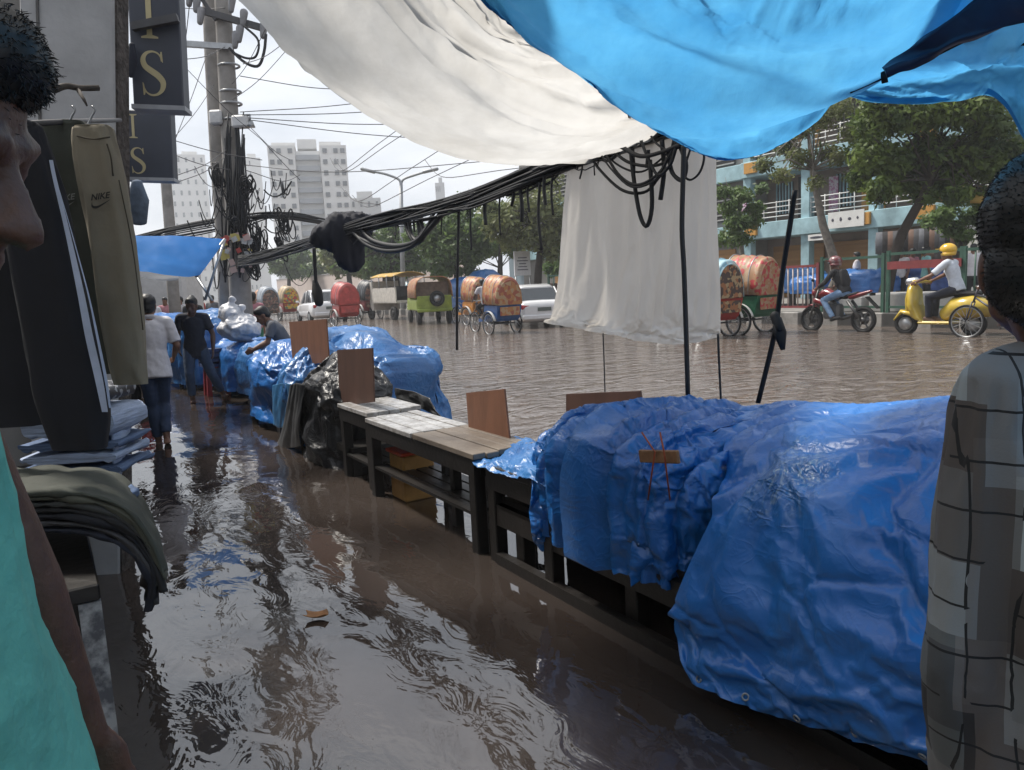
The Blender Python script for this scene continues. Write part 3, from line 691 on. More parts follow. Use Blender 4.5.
# ------------------------------------------------------------------ people
def lerp(a, b, t): return np.array(a, float)*(1-t)+np.array(b, float)*t
STAND = dict(pelvis=(0, 0, .90), chest=(0, .01, 1.24), neck=(0, -.005, 1.42), head=(0, .02, 1.555),
             shR=(.175, 0, 1.375), elR=(.215, -.02, 1.09), wrR=(.215, .05, .85), shL=(-.175, 0, 1.375), elL=(-.215, -.02, 1.09), wrL=(-.215, .05, .85),
             hipR=(.085, 0, .87), knR=(.09, .03, .47), anR=(.09, -.01, .08), hipL=(-.085, 0, .87), knL=(-.09, .03, .47), anL=(-.09, -.01, .08))
def headR(yaw, pitch, tilt=0):
    return np.array(Matrix.Rotation(-yaw, 3, 'Z') @ Matrix.Rotation(-pitch, 3, 'X') @ Matrix.Rotation(tilt, 3, 'Y'))
def person(label, loc, rz, pose=None, scale=1.0, vox=.012, shirt=None, trousers=None, skin=None, hair=None, sleeve=.75, leg=1.0, yaw=0, pitch=0, tilt=0,
           shoes=None, group=None, wr=.006, hairlen=0, untuck=.06, collar=False, fat=1.0, hairkind='short', face=True, name='person', relax=None):
    P = {k: np.array(v, float)*scale for k, v in {**STAND, **(pose or {})}.items()}
    k = scale; skin = skin or SKIN; hair = hair or HAIR
    sideT = P['shR']-P['shL']; sideH = P['hipR']-P['hipL']
    HR = headR(yaw, pitch, tilt)
    hd = P['head']
    def H(x, y, z): return hd+HR @ (np.array((x, y, z))*k)
    fwdT = np.cross(P['neck']-P['pelvis'], sideT); fwdT = -fwdT/np.linalg.norm(fwdT)
    mb = MB()
    tp = [P['pelvis']+np.array((0, 0, -.06))*k, lerp(P['pelvis'], P['chest'], .15), lerp(P['pelvis'], P['chest'], .5), P['chest'], lerp(P['chest'], P['neck'], .55), lerp(P['chest'], P['neck'], .85)]
    tr_ = [(.135*fat, .095*fat), (.145*fat, .1*fat), (.125*fat, .092*fat), (.15*fat, .105*fat), (.15*fat, .088*fat), (.085, .07)]
    def torso(m, g, i0=0, i1=6):
        m.tube(tp[i0:i1], [((a+g)*k, (b+g)*k) for a, b in tr_[i0:i1]], 18, side=sideT/np.linalg.norm(sideT), rnd=True)
    torso(mb, -.034 if relax else 0); sr_ = .7 if relax else 1.0
    mb.tube([P['shL'], lerp(P['shL'], P['neck'], .6)-np.array((0, 0, .02))*k, lerp(P['shR'], P['neck'], .6)-np.array((0, 0, .02))*k, P['shR']], [.05*k*sr_, .055*k*sr_, .055*k*sr_, .05*k*sr_], 10, rnd=True)
    mb.tube([P['neck']-np.array((0, 0, .04))*k, H(0, -.02, -.06)], [.058*k, .053*k], 12, rnd=True)
    mb.ell(H(0, -.012, .035), np.array((.077, .097, .088))*k, HR); mb.ell(H(0, .02, -.03), np.array((.064, .07, .09))*k, HR)
    mb.tube([H(-.055, -.005, -.055), H(-.025, .06, -.098), H(.025, .06, -.098), H(.055, -.005, -.055)], [.022*k, .022*k, .022*k, .022*k], 8, rnd=True)
    if face:
        mb.tube([H(0, .083, .012), H(0, .098, -.012), H(0, .112, -.034)], [.009*k, .0115*k, .015*k], 8, rnd=True)
        for x in (-1, 1):
            mb.ell(H(x*.012, .1, -.036), .0105*k, HR); mb.tube([H(x*.012, .081, .026), H(x*.035, .078, .03), H(x*.058, .058, .022)], [.011*k, .012*k, .01*k], 6, rnd=True)
            mb.ell(H(x*.042, .062, -.02), np.array((.022, .02, .018))*k, HR); mb.ell(H(x*.031, .074, .006), .0125*k, HR)
            mb.ell(H(x*.076, -.012, -.008), np.array((.012, .02, .033))*k, HR)
        mb.ell(H(0, .09, -.062), np.array((.024, .012, .0085))*k, HR); mb.ell(H(0, .088, -.075), np.array((.021, .012, .009))*k, HR); mb.ell(H(0, .074, -.104), np.array((.022, .02, .018))*k, HR)
    for q in 'RL':
        s, e, wq = P['sh'+q], P['el'+q], P['wr'+q]
        sq_ = .75 if relax and sleeve > 1 else 1.0
        mb.tube([s, lerp(s, e, .4), e], [.05*k*sq_, .047*k*sq_, .036*k*sq_], 12, rnd=True); mb.tube([e, lerp(e, wq, .3), wq], [.037*k, .039*k, .025*k], 12, rnd=True)
        d = (wq-e)/np.linalg.norm(wq-e); sd = sideT/np.linalg.norm(sideT)*(1 if q == 'R' else -1); sd = sd-d*(sd @ d); sd /= np.linalg.norm(sd)
        w_ = np.cross(d, sd); w_ /= np.linalg.norm(w_)                 # across the palm
        if w_ @ fwdT < 0: w_ = -w_
        Rp = np.stack([sd, w_, d], 1); mb.ell(wq+d*.045*k, np.array((.017, .04, .056))*k, Rp, 10, 7)
        cu = -sd
        for fi, (off, L) in enumerate(((.03, .07), (.01, .08), (-.01, .075), (-.029, .058))):
            a = wq+d*.082*k+w_*off*k; b_ = a+(d*.9+cu*.25)*L*.5*k; c_ = b_+(d*.6+cu*.6)*L*.5*k
            mb.tube([wq+d*.05*k+w_*off*k*.8, a, b_, c_], [.011*k, .0105*k, .0095*k, .008*k], 6, rnd=True)
        a = wq+d*.025*k+w_*.034*k; mb.tube([wq+d*.02*k+w_*.015*k, a+w_*.012*k+d*.02*k, a+w_*.022*k+d*.055*k+cu*.012*k], [.013*k, .0125*k, .009*k], 6, rnd=True)
        h_, n_, a_ = P['hip'+q], P['kn'+q], P['an'+q]
        mb.tube([h_, lerp(h_, n_, .4), n_], [.082*k, .074*k, .052*k], 12, rnd=True); mb.tube([n_, lerp(n_, a_, .33), a_], [.052*k, .054*k, .036*k], 12, rnd=True)
        sh_ = a_-n_; sh_ /= np.linalg.norm(sh_); f_ = fwdT-sh_*(fwdT @ sh_); f_ /= np.linalg.norm(f_); f_ = f_*.95+sh_*.25
        mb.tube([a_+sh_*.035*k-f_*.045*k, a_+sh_*.04*k+f_*.05*k, a_+sh_*.05*k+f_*.14*k], [(.036*k, .034*k), (.04*k, .03*k), (.036*k, .016*k)], 10, side=sideH/np.linalg.norm(sideH), rnd=True)
    r = mesh_obj(name, fuse(mb, vox, 3), skin, None, loc, rz); tag(r, label, 'person', group); r.data.name = name
    def wrk(sc, amp, seed): return lambda p, n: amp*(ridge(p, sc, seed, 3)-.55)
    if shirt:
        mb = MB(); g = .016 if not relax else .026
        tp0 = list(tp); tp0[0] = P['pelvis']-(P['chest']-P['pelvis'])*(untuck/.34)
        mb.tube(tp0, [((a+g)*k, (b+g)*k) for a, b in [((.152+.1*max(0, untuck-.05))*fat, (.112+.1*max(0, untuck-.05))*fat), (tr_[1][0]+.006, tr_[1][1]+.006)]+tr_[2:5]+[(.082, .07)]], 18, side=sideT/np.linalg.norm(sideT), cap=True)
        mb.tube([P['shL'], lerp(P['shL'], P['neck'], .6)-np.array((0, 0, .018))*k, lerp(P['shR'], P['neck'], .6)-np.array((0, 0, .018))*k, P['shR']], [.064*k, .066*k, .066*k, .064*k], 10, rnd=True)
        for q in 'RL':
            s, e, wq = P['sh'+q], P['el'+q], P['wr'+q]
            if sleeve <= 1: mb.tube([s, lerp(s, e, .35*sleeve), lerp(s, e, sleeve)], [.066*k, .067*k, (.062)*k], 12)
            else:
                mb.tube([s, lerp(s, e, .5), e], [.064*k, .06*k, .052*k], 12, rnd=True); mb.tube([e, lerp(e, wq, .4), lerp(e, wq, .95)], [.052*k, .05*k, .04*k], 12)
        if collar: mb.torus(P['neck']+np.array((0, .005, .012))*k, H(0, 0, 0)-P['neck'], .068*k, .02*k, 24, 8)
        sm_ = fuse(mb, vox if not relax else .0095, 3, wrk(7/k, wr*k, 3+len(label)))
        if relax:
            zt_ = P['neck'][2]; sm_ = relax_mesh(sm_, lambda c: 1.0 if c[2] > zt_-.03 else relax[0], frames=14, grow=relax[1], grav=.25, bend=.02)
        o = mesh_obj('shirt', sm_, shirt, r)
    if trousers:
        mb = MB(); g = .014
        mb.tube([P['pelvis']+np.array((0, 0, -.06))*k, lerp(P['pelvis'], P['chest'], .28 if untuck < .1 else .02)], [((.142+g)*k*fat, (.1+g)*k*fat), ((.138+g)*k*fat, (.098+g)*k*fat)], 16, side=sideH/np.linalg.norm(sideH), rnd=True)
        for q in 'RL':
            h_, n_, a_ = P['hip'+q], P['kn'+q], P['an'+q]
            mb.tube([h_, lerp(h_, n_, .4), n_], [.094*k, .087*k, .068*k], 12, rnd=True)
            if leg > .5: mb.tube([n_, lerp(n_, a_, .35*leg), lerp(n_, a_, leg)], [.067*k, .068*k, .058*k], 12)
        mesh_obj('trousers', fuse(mb, vox, 3, wrk(8/k, wr*k, 5+len(label))), trousers, r)
    if hairkind != 'none':
        mb = MB()
        mb.ell(H(0, -.022, .05), np.array((.086, .1, .088))*k, HR); mb.ell(H(0, .03, .085), np.array((.066, .06, .045))*k, HR)
        mb.ell(H(0, -.06, -.01), np.array((.072, .055, .07))*k, HR)
        mesh_obj('hair', fuse(mb, vox, 2, lambda p, n: .004*k*ridge(p, 22, 2)), hair, r)
    if shoes:
        mb = MB()
        for q in 'RL':
            n_, a_ = P['kn'+q], P['an'+q]; sh_ = a_-n_; sh_ /= np.linalg.norm(sh_); f_ = fwdT-sh_*(fwdT @ sh_); f_ /= np.linalg.norm(f_); f_ = f_*.95+sh_*.25
            mb.tube([a_+sh_*.04*k-f_*.06*k, a_+sh_*.045*k+f_*.05*k, a_+sh_*.06*k+f_*.16*k], [(.045*k, .05*k), (.05*k, .042*k), (.045*k, .03*k)], 10, side=sideH/np.linalg.norm(sideH), rnd=True)
        mesh_obj('shoes', fuse(mb, vox, 2), shoes, r)
    return r
def cloth(name, c, var=.2, rough=.85, sc=9): return M('cloth_'+name, c, rough, var=var, scale=sc, bump=.25, bscale=160, dist=.003)
C_WHITE = cloth('white', (.55, .53, .55)); C_JEANS = cloth('jeans', (.03, .05, .1), .35); C_JEANSL = cloth('jeans_light', (.16, .26, .42), .35); C_NAVY = cloth('navy', (.013, .016, .028)); C_BLACK = cloth('black', (.012, .012, .014))
C_GREY = cloth('grey', (.1, .105, .12)); C_PINK = cloth('pink', (.4, .17, .2)); C_RED = cloth('red', (.32, .03, .035)); C_BLUE = cloth('blue', (.04, .1, .35)); C_TEALW = cloth('aqua', (.2, .42, .42)); C_BROWN = cloth('brown', (.12, .07, .05)); C_GREEN = cloth('green', (.03, .16, .1))
# ---- the two walking in the passage
walk = dict(chest=(.01, .05, 1.23), neck=(.01, .06, 1.41), head=(.01, .09, 1.545), shR=(.18, .04, 1.365), shL=(-.165, .07, 1.365), elR=(.25, .0, 1.10), wrR=(.23, .2, .98), elL=(-.22, .05, 1.09), wrL=(-.24, .1, .86),
            hipR=(.08, 0, .87), knR=(.06, .12, .47), anR=(.045, -.02, .10), hipL=(-.08, 0, .87), knL=(-.055, .08, .47), anL=(-.03, .1, .05))
p = G(163, 444); p[2] = -.03
WALKER = person('man in a white polo shirt and dark jeans walking away through the water', p, SA-rad(2), walk, .985, .011, C_WHITE, C_JEANS, SKIN, sleeve=.85, leg=.86, collar=True, untuck=.14, wr=.010)
p2 = G(201, 402); p2[2] = -.02
stride = dict(pelvis=(0, 0, .84), chest=(-.02, .06, 1.17), neck=(-.02, .1, 1.34), head=(-.03, .14, 1.465), shR=(.16, .06, 1.30), shL=(-.19, .08, 1.29), elR=(.22, .0, 1.05), wrR=(.2, .14, .86), elL=(-.27, .04, 1.03), wrL=(-.26, .1, .8),
              hipR=(.085, 0, .81), knR=(.1, .12, .46), anR=(.1, .06, .06), hipL=(-.085, 0, .81), knL=(-.2, .06, .44), anL=(-.32, -.06, .1))
person('man in a navy T-shirt and rolled jeans striding toward the camera past the red stool', p2, SA+math.pi-rad(18), stride, 1.0, .012, C_NAVY, cloth('jeans2', (.035, .06, .11)), SKIND, sleeve=.7, leg=.8, untuck=.12, yaw=rad(10), pitch=rad(12), wr=.008)
# bag in the walker's left hand
bl = V(p) + Matrix.Rotation(SA-rad(2), 3, 'Z') @ Vector((-.24, .14, .83))
mb = MB(); mb.tube([(0, 0, -.32), (0, 0, -.24), (0, 0, -.14), (0, 0, -.06)], [(.09, .045), (.11, .06), (.1, .05), (.05, .02)], 12, rnd=True); mb.torus((0, 0, -.03), (0, 1, 0), .04, .006, 14, 6)
mb.build('bag', C_BLACK, off=None, label='black cloth bag hanging from the left hand of the white-shirted walker', cat='bag').location = bl
# seated/bending vendor
vend = dict(pelvis=(0, 0, .8), chest=(0, .18, 1.1), neck=(0, .28, 1.24), head=(0, .36, 1.34), shR=(.16, .24, 1.2), shL=(-.16, .24, 1.2), elR=(.2, .32, .95), wrR=(.14, .52, .86), elL=(-.2, .32, .95), wrL=(-.14, .52, .86))
p = DP(291, 345, 10.4); p[2] = 0
person('man in a grey T-shirt bent over the blue tarpaulins at his stall', p, SA+rad(75), vend, .95, .013, C_GREY, C_BLACK, SKIN, sleeve=.7, pitch=rad(30))
# crowd far down the passage
crowd = [(137, 318, 14.5, C_RED, C_BLACK, 'person in a red top at the far end of the blue awning', 20), (150, 300, 19, C_WHITE, C_NAVY, 'person in white far down the passage under the awning', 200), (180, 300, 22, C_WHITE, C_BLACK, 'person in white behind the head of the navy-shirted man', 160),
         (192, 303, 18, C_BLACK, C_BROWN, 'person in black beside the first blue far heap', 10), (165, 303, 23, C_PINK, C_BLACK, 'person in pink far behind the white-shirted walker', 190), (253, 304, 16, C_PINK, C_GREEN, 'woman in pink and green under the utility poles', 30), (246, 304, 19, C_BLUE, C_BLACK, 'person in blue at the foot of the utility poles', 190), (212, 302, 25, C_GREY, C_JEANS, 'person in grey far beyond the white sack bundle', 170), (202, 300, 28, C_RED, C_JEANS, 'person in red shirt far beyond the blue heap', 120)]
for x, y, Y, a, b_, lab, rzd in crowd:
    q = DP(x, y, Y); q[2] = 0
    person(lab, q, rad(rzd), None, .97, .03, a, b_, SKIN, sleeve=.7, face=False, group='people far down the passage')
# ------------------------------------------------------------------ wheels
def spoked(mb, c, R, tr=.022, ax=(1, 0, 0), n=16, rim=1, ty=0):
    mb.torus(c, ax, R-tr, tr, 36, 8, ty); mb.torus(c, ax, R-2.4*tr, tr*.55, 36, 6, rim)
    ax = np.array(ax, float); x = np.array((0, 0, 1.)); y = np.cross(ax, x)
    for k in range(n):
        a = 2*math.pi*k/n; d = x*math.cos(a)+y*math.sin(a); o = ax*(.03 if k % 2 else -.03)
        mb.tube([np.array(c)+o, np.array(c)+d*(R-2.4*tr)], .0045, 4, rim, cap=False)
    mb.tube([np.array(c)-ax*.05, np.array(c)+ax*.05], .025, 8, rim)
# ------------------------------------------------------------------ cycle rickshaws
def rickshaw(label, loc, rz, body, hood, deco, seatm, sc=1.0, puller=None, hoodangle=0, frontwheel=True, plabel=None):
    r = empty('cycle_rickshaw', loc, rz, label, 'rickshaw', 'cycle rickshaws in the flooded road'); r.scale = (sc,)*3
    for x in (-.5, .5):
        mb = MB(); spoked(mb, (x, 0, .34), .35); mb.build('wheel', [BLACK, STEEL], r)
        mb = MB(); mb.torus((x, 0, .34), (1, 0, 0), .4, .02, 16, 6, 0, arc=(-1.2, 1.3), e=(.045, .008)); mb.build('mudguard', M('mudguard_pale', (.5, .5, .48), .4), r)
    # body tub: rear box lofted
    rings = []
    for z, x, y0, y1 in ((.42, .36, -.30, .34), (.5, .41, -.36, .38), (.72, .43, -.42, .36), (.9, .44, -.46, .3)):
        rings.append([(-x, y0, z), (x, y0, z), (x, y1, z), (-x, y1, z)])
    mb = MB(); mb.loft(rings, smooth=False); mb.box((0, .55, .42), (.78, .4, .04)); mb.bar((-.4, .36, .5), (-.4, .75, .44), .02, .1); mb.bar((.4, .36, .5), (.4, .75, .44), .02, .1)
    mb.build('body', body, r)
    mb = MB(); mb.box((0, -.475, .72), (.7, .012, .26)); mb.box((0, -.47, .93), (.86, .03, .05)); mb.build('back_panel', deco, r)
    mb = MB(); mb.box((0, .05, .95), (.8, .44, .09), ch=.03); mb.box((0, -.2, 1.12), (.8, .1, .3), ch=.03); mb.build('seat', seatm, r)
    # hood: arch shell leaning back
    mb = MB(); n = 14; secs = []
    def arch(y, z0, hw, h, tl): return [(hw*math.cos(math.pi*i/n)*(1 if abs(math.cos(math.pi*i/n)) < .98 else 1), y-tl*h*math.sin(math.pi*i/n)**.7, z0+h*math.sin(math.pi*i/n)**.75) for i in range(n+1)]
    ys = [(-.5, .92, .40, .70, .02), (-.44, .92, .455, .80, .0), (-.25, .93, .46, .83, -.02), (-.05, .94, .455, .84, -.05), (.15, .95, .46, .85, -.08), (.34, .97, .455, .84, -.1)]
    A = np.array([arch(*q) for q in ys]); ribs = A.copy()
    for i in range(len(A)):
        pass
    B = np.array([crom(A[:, j], 26) for j in range(n+1)]).transpose(1, 0, 2)
    for i in range(26): B[i, :, 2] += .018*math.cos(i/25*5*2*math.pi)*np.sin(np.linspace(0, math.pi, n+1)); B[i, :, 0] *= 1+.02*math.cos(i/25*5*2*math.pi)
    grid_mb(B, mb, 0)
    c0 = B[0]; mb.add([tuple(p_) for p_ in c0]+[(0, -.51, 1.2)], [(i, i+1, n+1) for i in range(n)]+[(n, 0, n+1)], 1, False)
    o = mb.build('hood', [hood, deco], r); md = o.modifiers.new('t', 'SOLIDIFY'); md.thickness = .015
    mb = MB(); mb.tube([p_*np.array((1.03, 1, 1.01)) for p_ in B[-1]], .014, 6); mb.tube([p_*np.array((1.03, 1, 1.01)) for p_ in B[10]], .01, 6); mb.build('hood_rib', STEEL, r)
    fr = MB()
    fr.tube([(-.5, 0, .34), (.5, 0, .34)], .02, 8)
    for x in (-.12, .12): fr.tube([(x, 0, .36), (x, .7, .36), (0, 1.05, .36)], .016, 8)
    fr.tube([(0, 1.05, .32), (0, 1.0, .82)], .02, 8); fr.tube([(0, 1.03, .45), (0, 1.56, .82)], .02, 8); fr.tube([(0, 1.0, .75), (0, 1.56, .88)], .018, 8)
    fr.tube([(0, 1.52, 1.02), (0, 1.6, .74)], .022, 8)
    for x in (-.06, .06): fr.tube([(x, 1.6, .74), (x, 1.72, .34)], .014, 8)
    fr.tube([(-.06, 1.6, .74), (.06, 1.6, .74)], .016, 6)
    fr.torus((0, 1.05, .33), (1, 0, 0), .09, .008, 18, 5); fr.bar((.0, 1.05, .33), (.1, 1.15, .2), .02, .015); fr.bar((.0, 1.05, .33), (-.1, .95, .46), .02, .015)
    fr.build('frame', M('frame_dark', (.05, .05, .06), .4, metal=.3), r)
    mb = MB(); mb.tube([(0, 1.02, .84), (0, .98, .87), (0, .88, .88)], [(.03, .02), (.06, .03), (.09, .035)], 10, rnd=True, side=(1, 0, 0)); mb.build('saddle', BLACK, r)
    mb = MB(); mb.tube([(-.26, 1.32, 1.04), (-.2, 1.48, 1.06), (0, 1.52, 1.02), (.2, 1.48, 1.06), (.26, 1.32, 1.04)], .013, 6); mb.build('handlebar', CHROME, r)
    mb = MB(); spoked(mb, (0, 1.72, .34), .35); mb.build('wheel', [BLACK, STEEL], r)
    if puller:
        ps = dict(pelvis=(0, .95, .97), chest=(0, 1.05, 1.3), neck=(0, 1.1, 1.47), head=(0, 1.14, 1.6), shR=(.17, 1.07, 1.42), shL=(-.17, 1.07, 1.42), elR=(.26, 1.2, 1.2), wrR=(.26, 1.33, 1.08), elL=(-.26, 1.2, 1.2), wrL=(-.26, 1.33, 1.08),
                  hipR=(.085, .97, .94), knR=(.13, 1.3, .72), anR=(.12, 1.15, .32), hipL=(-.085, .97, .94), knL=(-.13, 1.25, .84), anL=(-.12, .98, .54))
        person(plabel, loc, rz, ps, sc, .02, puller[0], puller[1], SKIND, sleeve=.7, leg=.75, face=False, group='rickshaw pullers')
    return r
def deco_mat(name, a, b_, c_, sc=9):
    if name in MATS: return MATS[name]
    mt = bpy.data.materials.new(name); mt.use_nodes = True; nt = mt.node_tree; MATS[name] = mt; b = nt.nodes['Principled BSDF']
    tc = nd(nt, 'ShaderNodeTexCoord'); vo = nd(nt, 'ShaderNodeTexVoronoi'); vo.inputs['Scale'].default_value = sc; nt.links.new(tc.outputs['Object'], vo.inputs['Vector'])
    rp = nd(nt, 'ShaderNodeValToRGB'); rp.color_ramp.interpolation = 'CONSTANT'
    e = rp.color_ramp.elements; e[0].color = rgba(a); e[1].position = .45; e[1].color = rgba(b_); q = e.new(.72); q.color = rgba(c_)
    sp = nd(nt, 'ShaderNodeSeparateColor'); nt.links.new(vo.outputs['Color'], sp.inputs[0]); nt.links.new(sp.outputs[0], rp.inputs[0]); nt.links.new(rp.outputs[0], b.inputs['Base Color']); b.inputs['Roughness'].default_value = .5
    return mt
HD1 = deco_mat('hood_red_gold', (.3, .16, .08), (.36, .035, .04), (.32, .22, .14), 14); HD2 = deco_mat('hood_orange', (.34, .15, .05), (.26, .07, .04), (.33, .22, .12), 10); HD3 = deco_mat('hood_blue_white', (.3, .45, .5), (.14, .28, .36), (.4, .42, .4), 8)
DC1 = deco_mat('panel_floral', (.05, .03, .025), (.25, .1, .04), (.3, .22, .12), 13); DC2 = deco_mat('panel_yellow', (.55, .33, .03), (.4, .04, .03), (.1, .2, .1), 11); DC3 = deco_mat('panel_dark', (.04, .03, .03), (.12, .05, .04), (.2, .12, .08), 11)
RG = M('rick_green', (.012, .1, .05), .35, var=.2); RB = M('rick_blue', (.015, .07, .22), .35, var=.2); RR = M('rick_red', (.3, .025, .02), .35, var=.3); RY = M('rick_orange', (.5, .2, .03), .4, var=.3)
def at_st(x, y, rzoff=0):
    return G(x, y), SA+rzoff
def place(x, y, yaw=0, dy=-.04):
    p_ = G(x, y); p_[2] = dy; return p_, SA+yaw
l, a = place(752, 333); rickshaw('green bodied rickshaw with a red and gold hood right of the white curtain', l, a+rad(4), RG, HD1, HD1, RR, 1.1)
l, a = place(714, 337); rickshaw('rickshaw with a pale blue hood and orange-red seat half hidden by the white curtain', l, a, RR, HD3, DC1, RY, 1.08)
l, a = place(503, 333); rickshaw('blue bodied rickshaw with a patterned orange hood beside the white sedan', l, a, RB, HD2, HD2, RR, 1.02, (C_WHITE, C_BLACK), plabel='puller in a white shirt on the blue bodied rickshaw')
l, a = place(478, 324); rickshaw('orange hooded rickshaw just ahead of the blue bodied one', l, a, RY, HD2, DC1, RR, 1.05)
l, a = place(347, 326); rickshaw('rickshaw with a round red back behind the big blue stall heap', l, a, RR, M('hood_red', (.34, .045, .04), .5, var=.4, scale=6), M('hood_red2', (.4, .05, .045), .5, var=.5, scale=4), RR, 1.1)
l, a = place(371, 319); rickshaw('rickshaw with a black hood and dark red body left of the yellow-topped truck', l, a, M('rick_maroon', (.16, .02, .025), .4), TARPK, DC3, RR, 1.15)
l, a = place(290, 319); rickshaw('rickshaw with a yellow painted back left of the white saloon', l, a, RR, M('hood_tan', (.4, .3, .18), .6, var=.3), DC2, RR, 1.15)
l, a = place(270, 321); rickshaw('rickshaw with a dark grey back at the far left of the traffic', l, a, DC3, M('hood_grey', (.25, .28, .32), .6, var=.3), DC3, RR, 1.15)
l, a = place(966, 337); l = l-1.72*1.02*us; rickshaw('rickshaw overlapping the yellow scooter, mostly hidden by the plaid man', l, a, RG, HD1, DC2, RR, 1.02, (C_GREY, C_BROWN), plabel='rickshaw puller in grey right behind the yellow scooter')
for i, (x, y) in enumerate(((322, 306), (310, 304), (409, 307), (262, 312))):
    l, a = place(x, y); rickshaw(['small far rickshaw beyond the white saloon roof', 'farthest rickshaw under the hanging dark cloth bundle', 'far rickshaw between truck and green van', 'far rickshaw by the foot of the utility poles'][i], l, a, RB if i % 2 else RR, HD2 if i % 2 else HD3, DC1, RR, 1.15)
# ------------------------------------------------------------------ sedans
def sedan(label, loc, rz, paint, sc=1.0):
    r = empty('sedan_car', loc, rz, label, 'car'); r.scale = (sc,)*3
    def ring(y, hw, zb, zt, k=.12):
        pts = []
        for i in range(24):
            a = 2*math.pi*i/24; cx, cz = math.cos(a), math.sin(a); e = .42
            pts.append((hw*math.copysign(abs(cx)**e, cx), y, (zb+zt)/2+(zt-zb)/2*math.copysign(abs(cz)**e, cz)))
        return pts
    mb = MB(); mb.loft([ring(-2.16, .66, .38, .78), ring(-2.12, .78, .3, .92), ring(-1.9, .83, .24, .97), ring(-1.3, .845, .2, .98), ring(0, .85, .2, .95), ring(1.0, .845, .2, .92), ring(1.6, .82, .22, .86), ring(2.0, .76, .27, .76), ring(2.15, .62, .34, .64)]); mb.build('body', paint, r)
    def cab(y, hw, z): return [(-hw, y, z), (hw, y, z)]
    st_ = [(-1.5, .70, .93), (-.95, .60, 1.38), (-.3, .60, 1.46), (.35, .6, 1.43), (1.05, .70, .9)]
    rings = []
    for y, hw, z in st_: rings.append([(-hw, y, z), (-hw*.8, y, z+.03), (hw*.8, y, z+.03), (hw, y, z), (.72, y, .85), (-.72, y, .85)])
    mb = MB(); mb.loft(rings, smooth=False); mb.build('window', GLASS, r)
    mb = MB(); mb.loft([[(-h, y, z), (-h*.8, y, z+.04), (h*.8, y, z+.04), (h, y, z), (h*.8, y, z-.02), (-h*.8, y, z-.02)] for y, h, z in ((-1.0, .615, 1.37), (-.7, .625, 1.43), (-.3, .625, 1.47), (.3, .625, 1.44), (.5, .615, 1.36))]); mb.build('roof', paint, r)
    for x in (-1, 1):
        mb = MB()
        for ya, za, ha, yb, zb_, hb in ((-1.52, .93, .71, -.96, 1.39, .615), (-.12, .92, .735, -.14, 1.45, .62), (1.06, .9, .71, .42, 1.39, .615)): mb.tube([(x*ha, ya, za), (x*hb, yb, zb_)], .03, 6)
        mb.build('pillar', paint, r)
        mb = MB(); mb.box((x*.63, -2.1, .76), (.3, .1, .16), ch=.03); mb.build('tail_light', M('tail_red', (.35, .01, .012), .15), r)
        mb = MB(); mb.box((x*.92, .75, .98), (.16, .1, .11), ch=.03); mb.build('wing_mirror', paint, r)
        mb = MB(); mb.box((x*.58, 2.02, .62), (.3, .14, .12), ch=.03); mb.build('headlight', CHROME, r)
    mb = MB(); mb.box((0, -2.14, .42), (1.5, .12, .18), ch=.04); mb.build('bumper', paint, r)
    mb = MB(); mb.box((0, -2.175, .68), (.46, .02, .12)); mb.build('number_plate', M('plate_dark', (.08, .1, .09), .4), r)
    for x in (-.77, .77):
        for y in (-1.32, 1.32):
            mb = MB(); mb.torus((x, y, .3), (1, 0, 0), .22, .09, 24, 8, 0); w_ = mb.build('wheel', BLACK, r); mb = MB(); mb.tube([(x-.07, y, .3), (x+.07, y, .3)], .17, 14, 0); mb.build('rim', STEEL, w_)
    return r
WCAR = M('car_white', (.6, .6, .61), .2, var=.05, coat=.5)
l, a = place(533, 325); sedan('white sedan seen from behind next to the blue bodied rickshaw', l, rad(9), WCAR, 1.0)
l, a = place(322, 321); sedan('white saloon in the jam behind the red boards, left part of the road', l, a+rad(-6), WCAR, 1.15)
# ------------------------------------------------------------------ truck and green van
l, a = place(400, 319); r = empty('small_truck', l, a, 'small white truck with a yellow canvas top open at the back', 'truck')
mb = MB(); mb.box((0, 0, .95), (1.6, 3.0, .12)); mb.box((-.78, 0, 1.3), (.06, 3.0, .7)); mb.box((.78, 0, 1.3), (.06, 3.0, .7)); mb.box((-.0, 1.47, 1.3), (1.5, .06, .7)); mb.build('cargo_bed', M('truck_cream', (.5, .47, .42), .5, var=.25), r)
mb = MB(); B = np.array([[(x, y, 2.18+.22*math.cos(x/.82*1.35)-.03*(i % 2)) for x in np.linspace(-.86, .86, 9)] for i, y in enumerate(np.linspace(-1.55, 1.5, 9))]); grid_mb(B, mb); o = mb.build('canopy', M('canvas_yellow', (.42, .26, .05), .7, var=.3, scale=3), r); o.modifiers.new('t', 'SOLIDIFY').thickness = .03
for x in (-.8, .8):
    for y in (-1.45, -.5, .5, 1.45): mb = MB(); mb.tube([(x, y, 1.6), (x, y, 2.25)], .03, 6); mb.build('canopy_post', STEEL, r)
mb = MB(); mb.loft([[(-.75, y, .5), (.75, y, .5), (.72, y, z), (-.72, y, z)] for y, z in ((1.55, 2.0), (2.3, 1.95), (2.8, 1.3), (2.85, .6))], smooth=False); mb.build('cab', M('truck_cream2', (.5, .47, .42), .4), r)
mb = MB(); mb.box((0, -.3, 1.35), (1.3, 2.0, .7), ch=.2); mb.build('cargo', C_BLACK, r)
for x in (-.68, .68):
    for y in (-.9, 2.1):
        mb = MB(); mb.torus((x, y, .36), (1, 0, 0), .26, .1, 22, 8); mb.tube([(x-.08, y, .36), (x+.08, y, .36)], .18, 12); mb.build('wheel', BLACK, r)
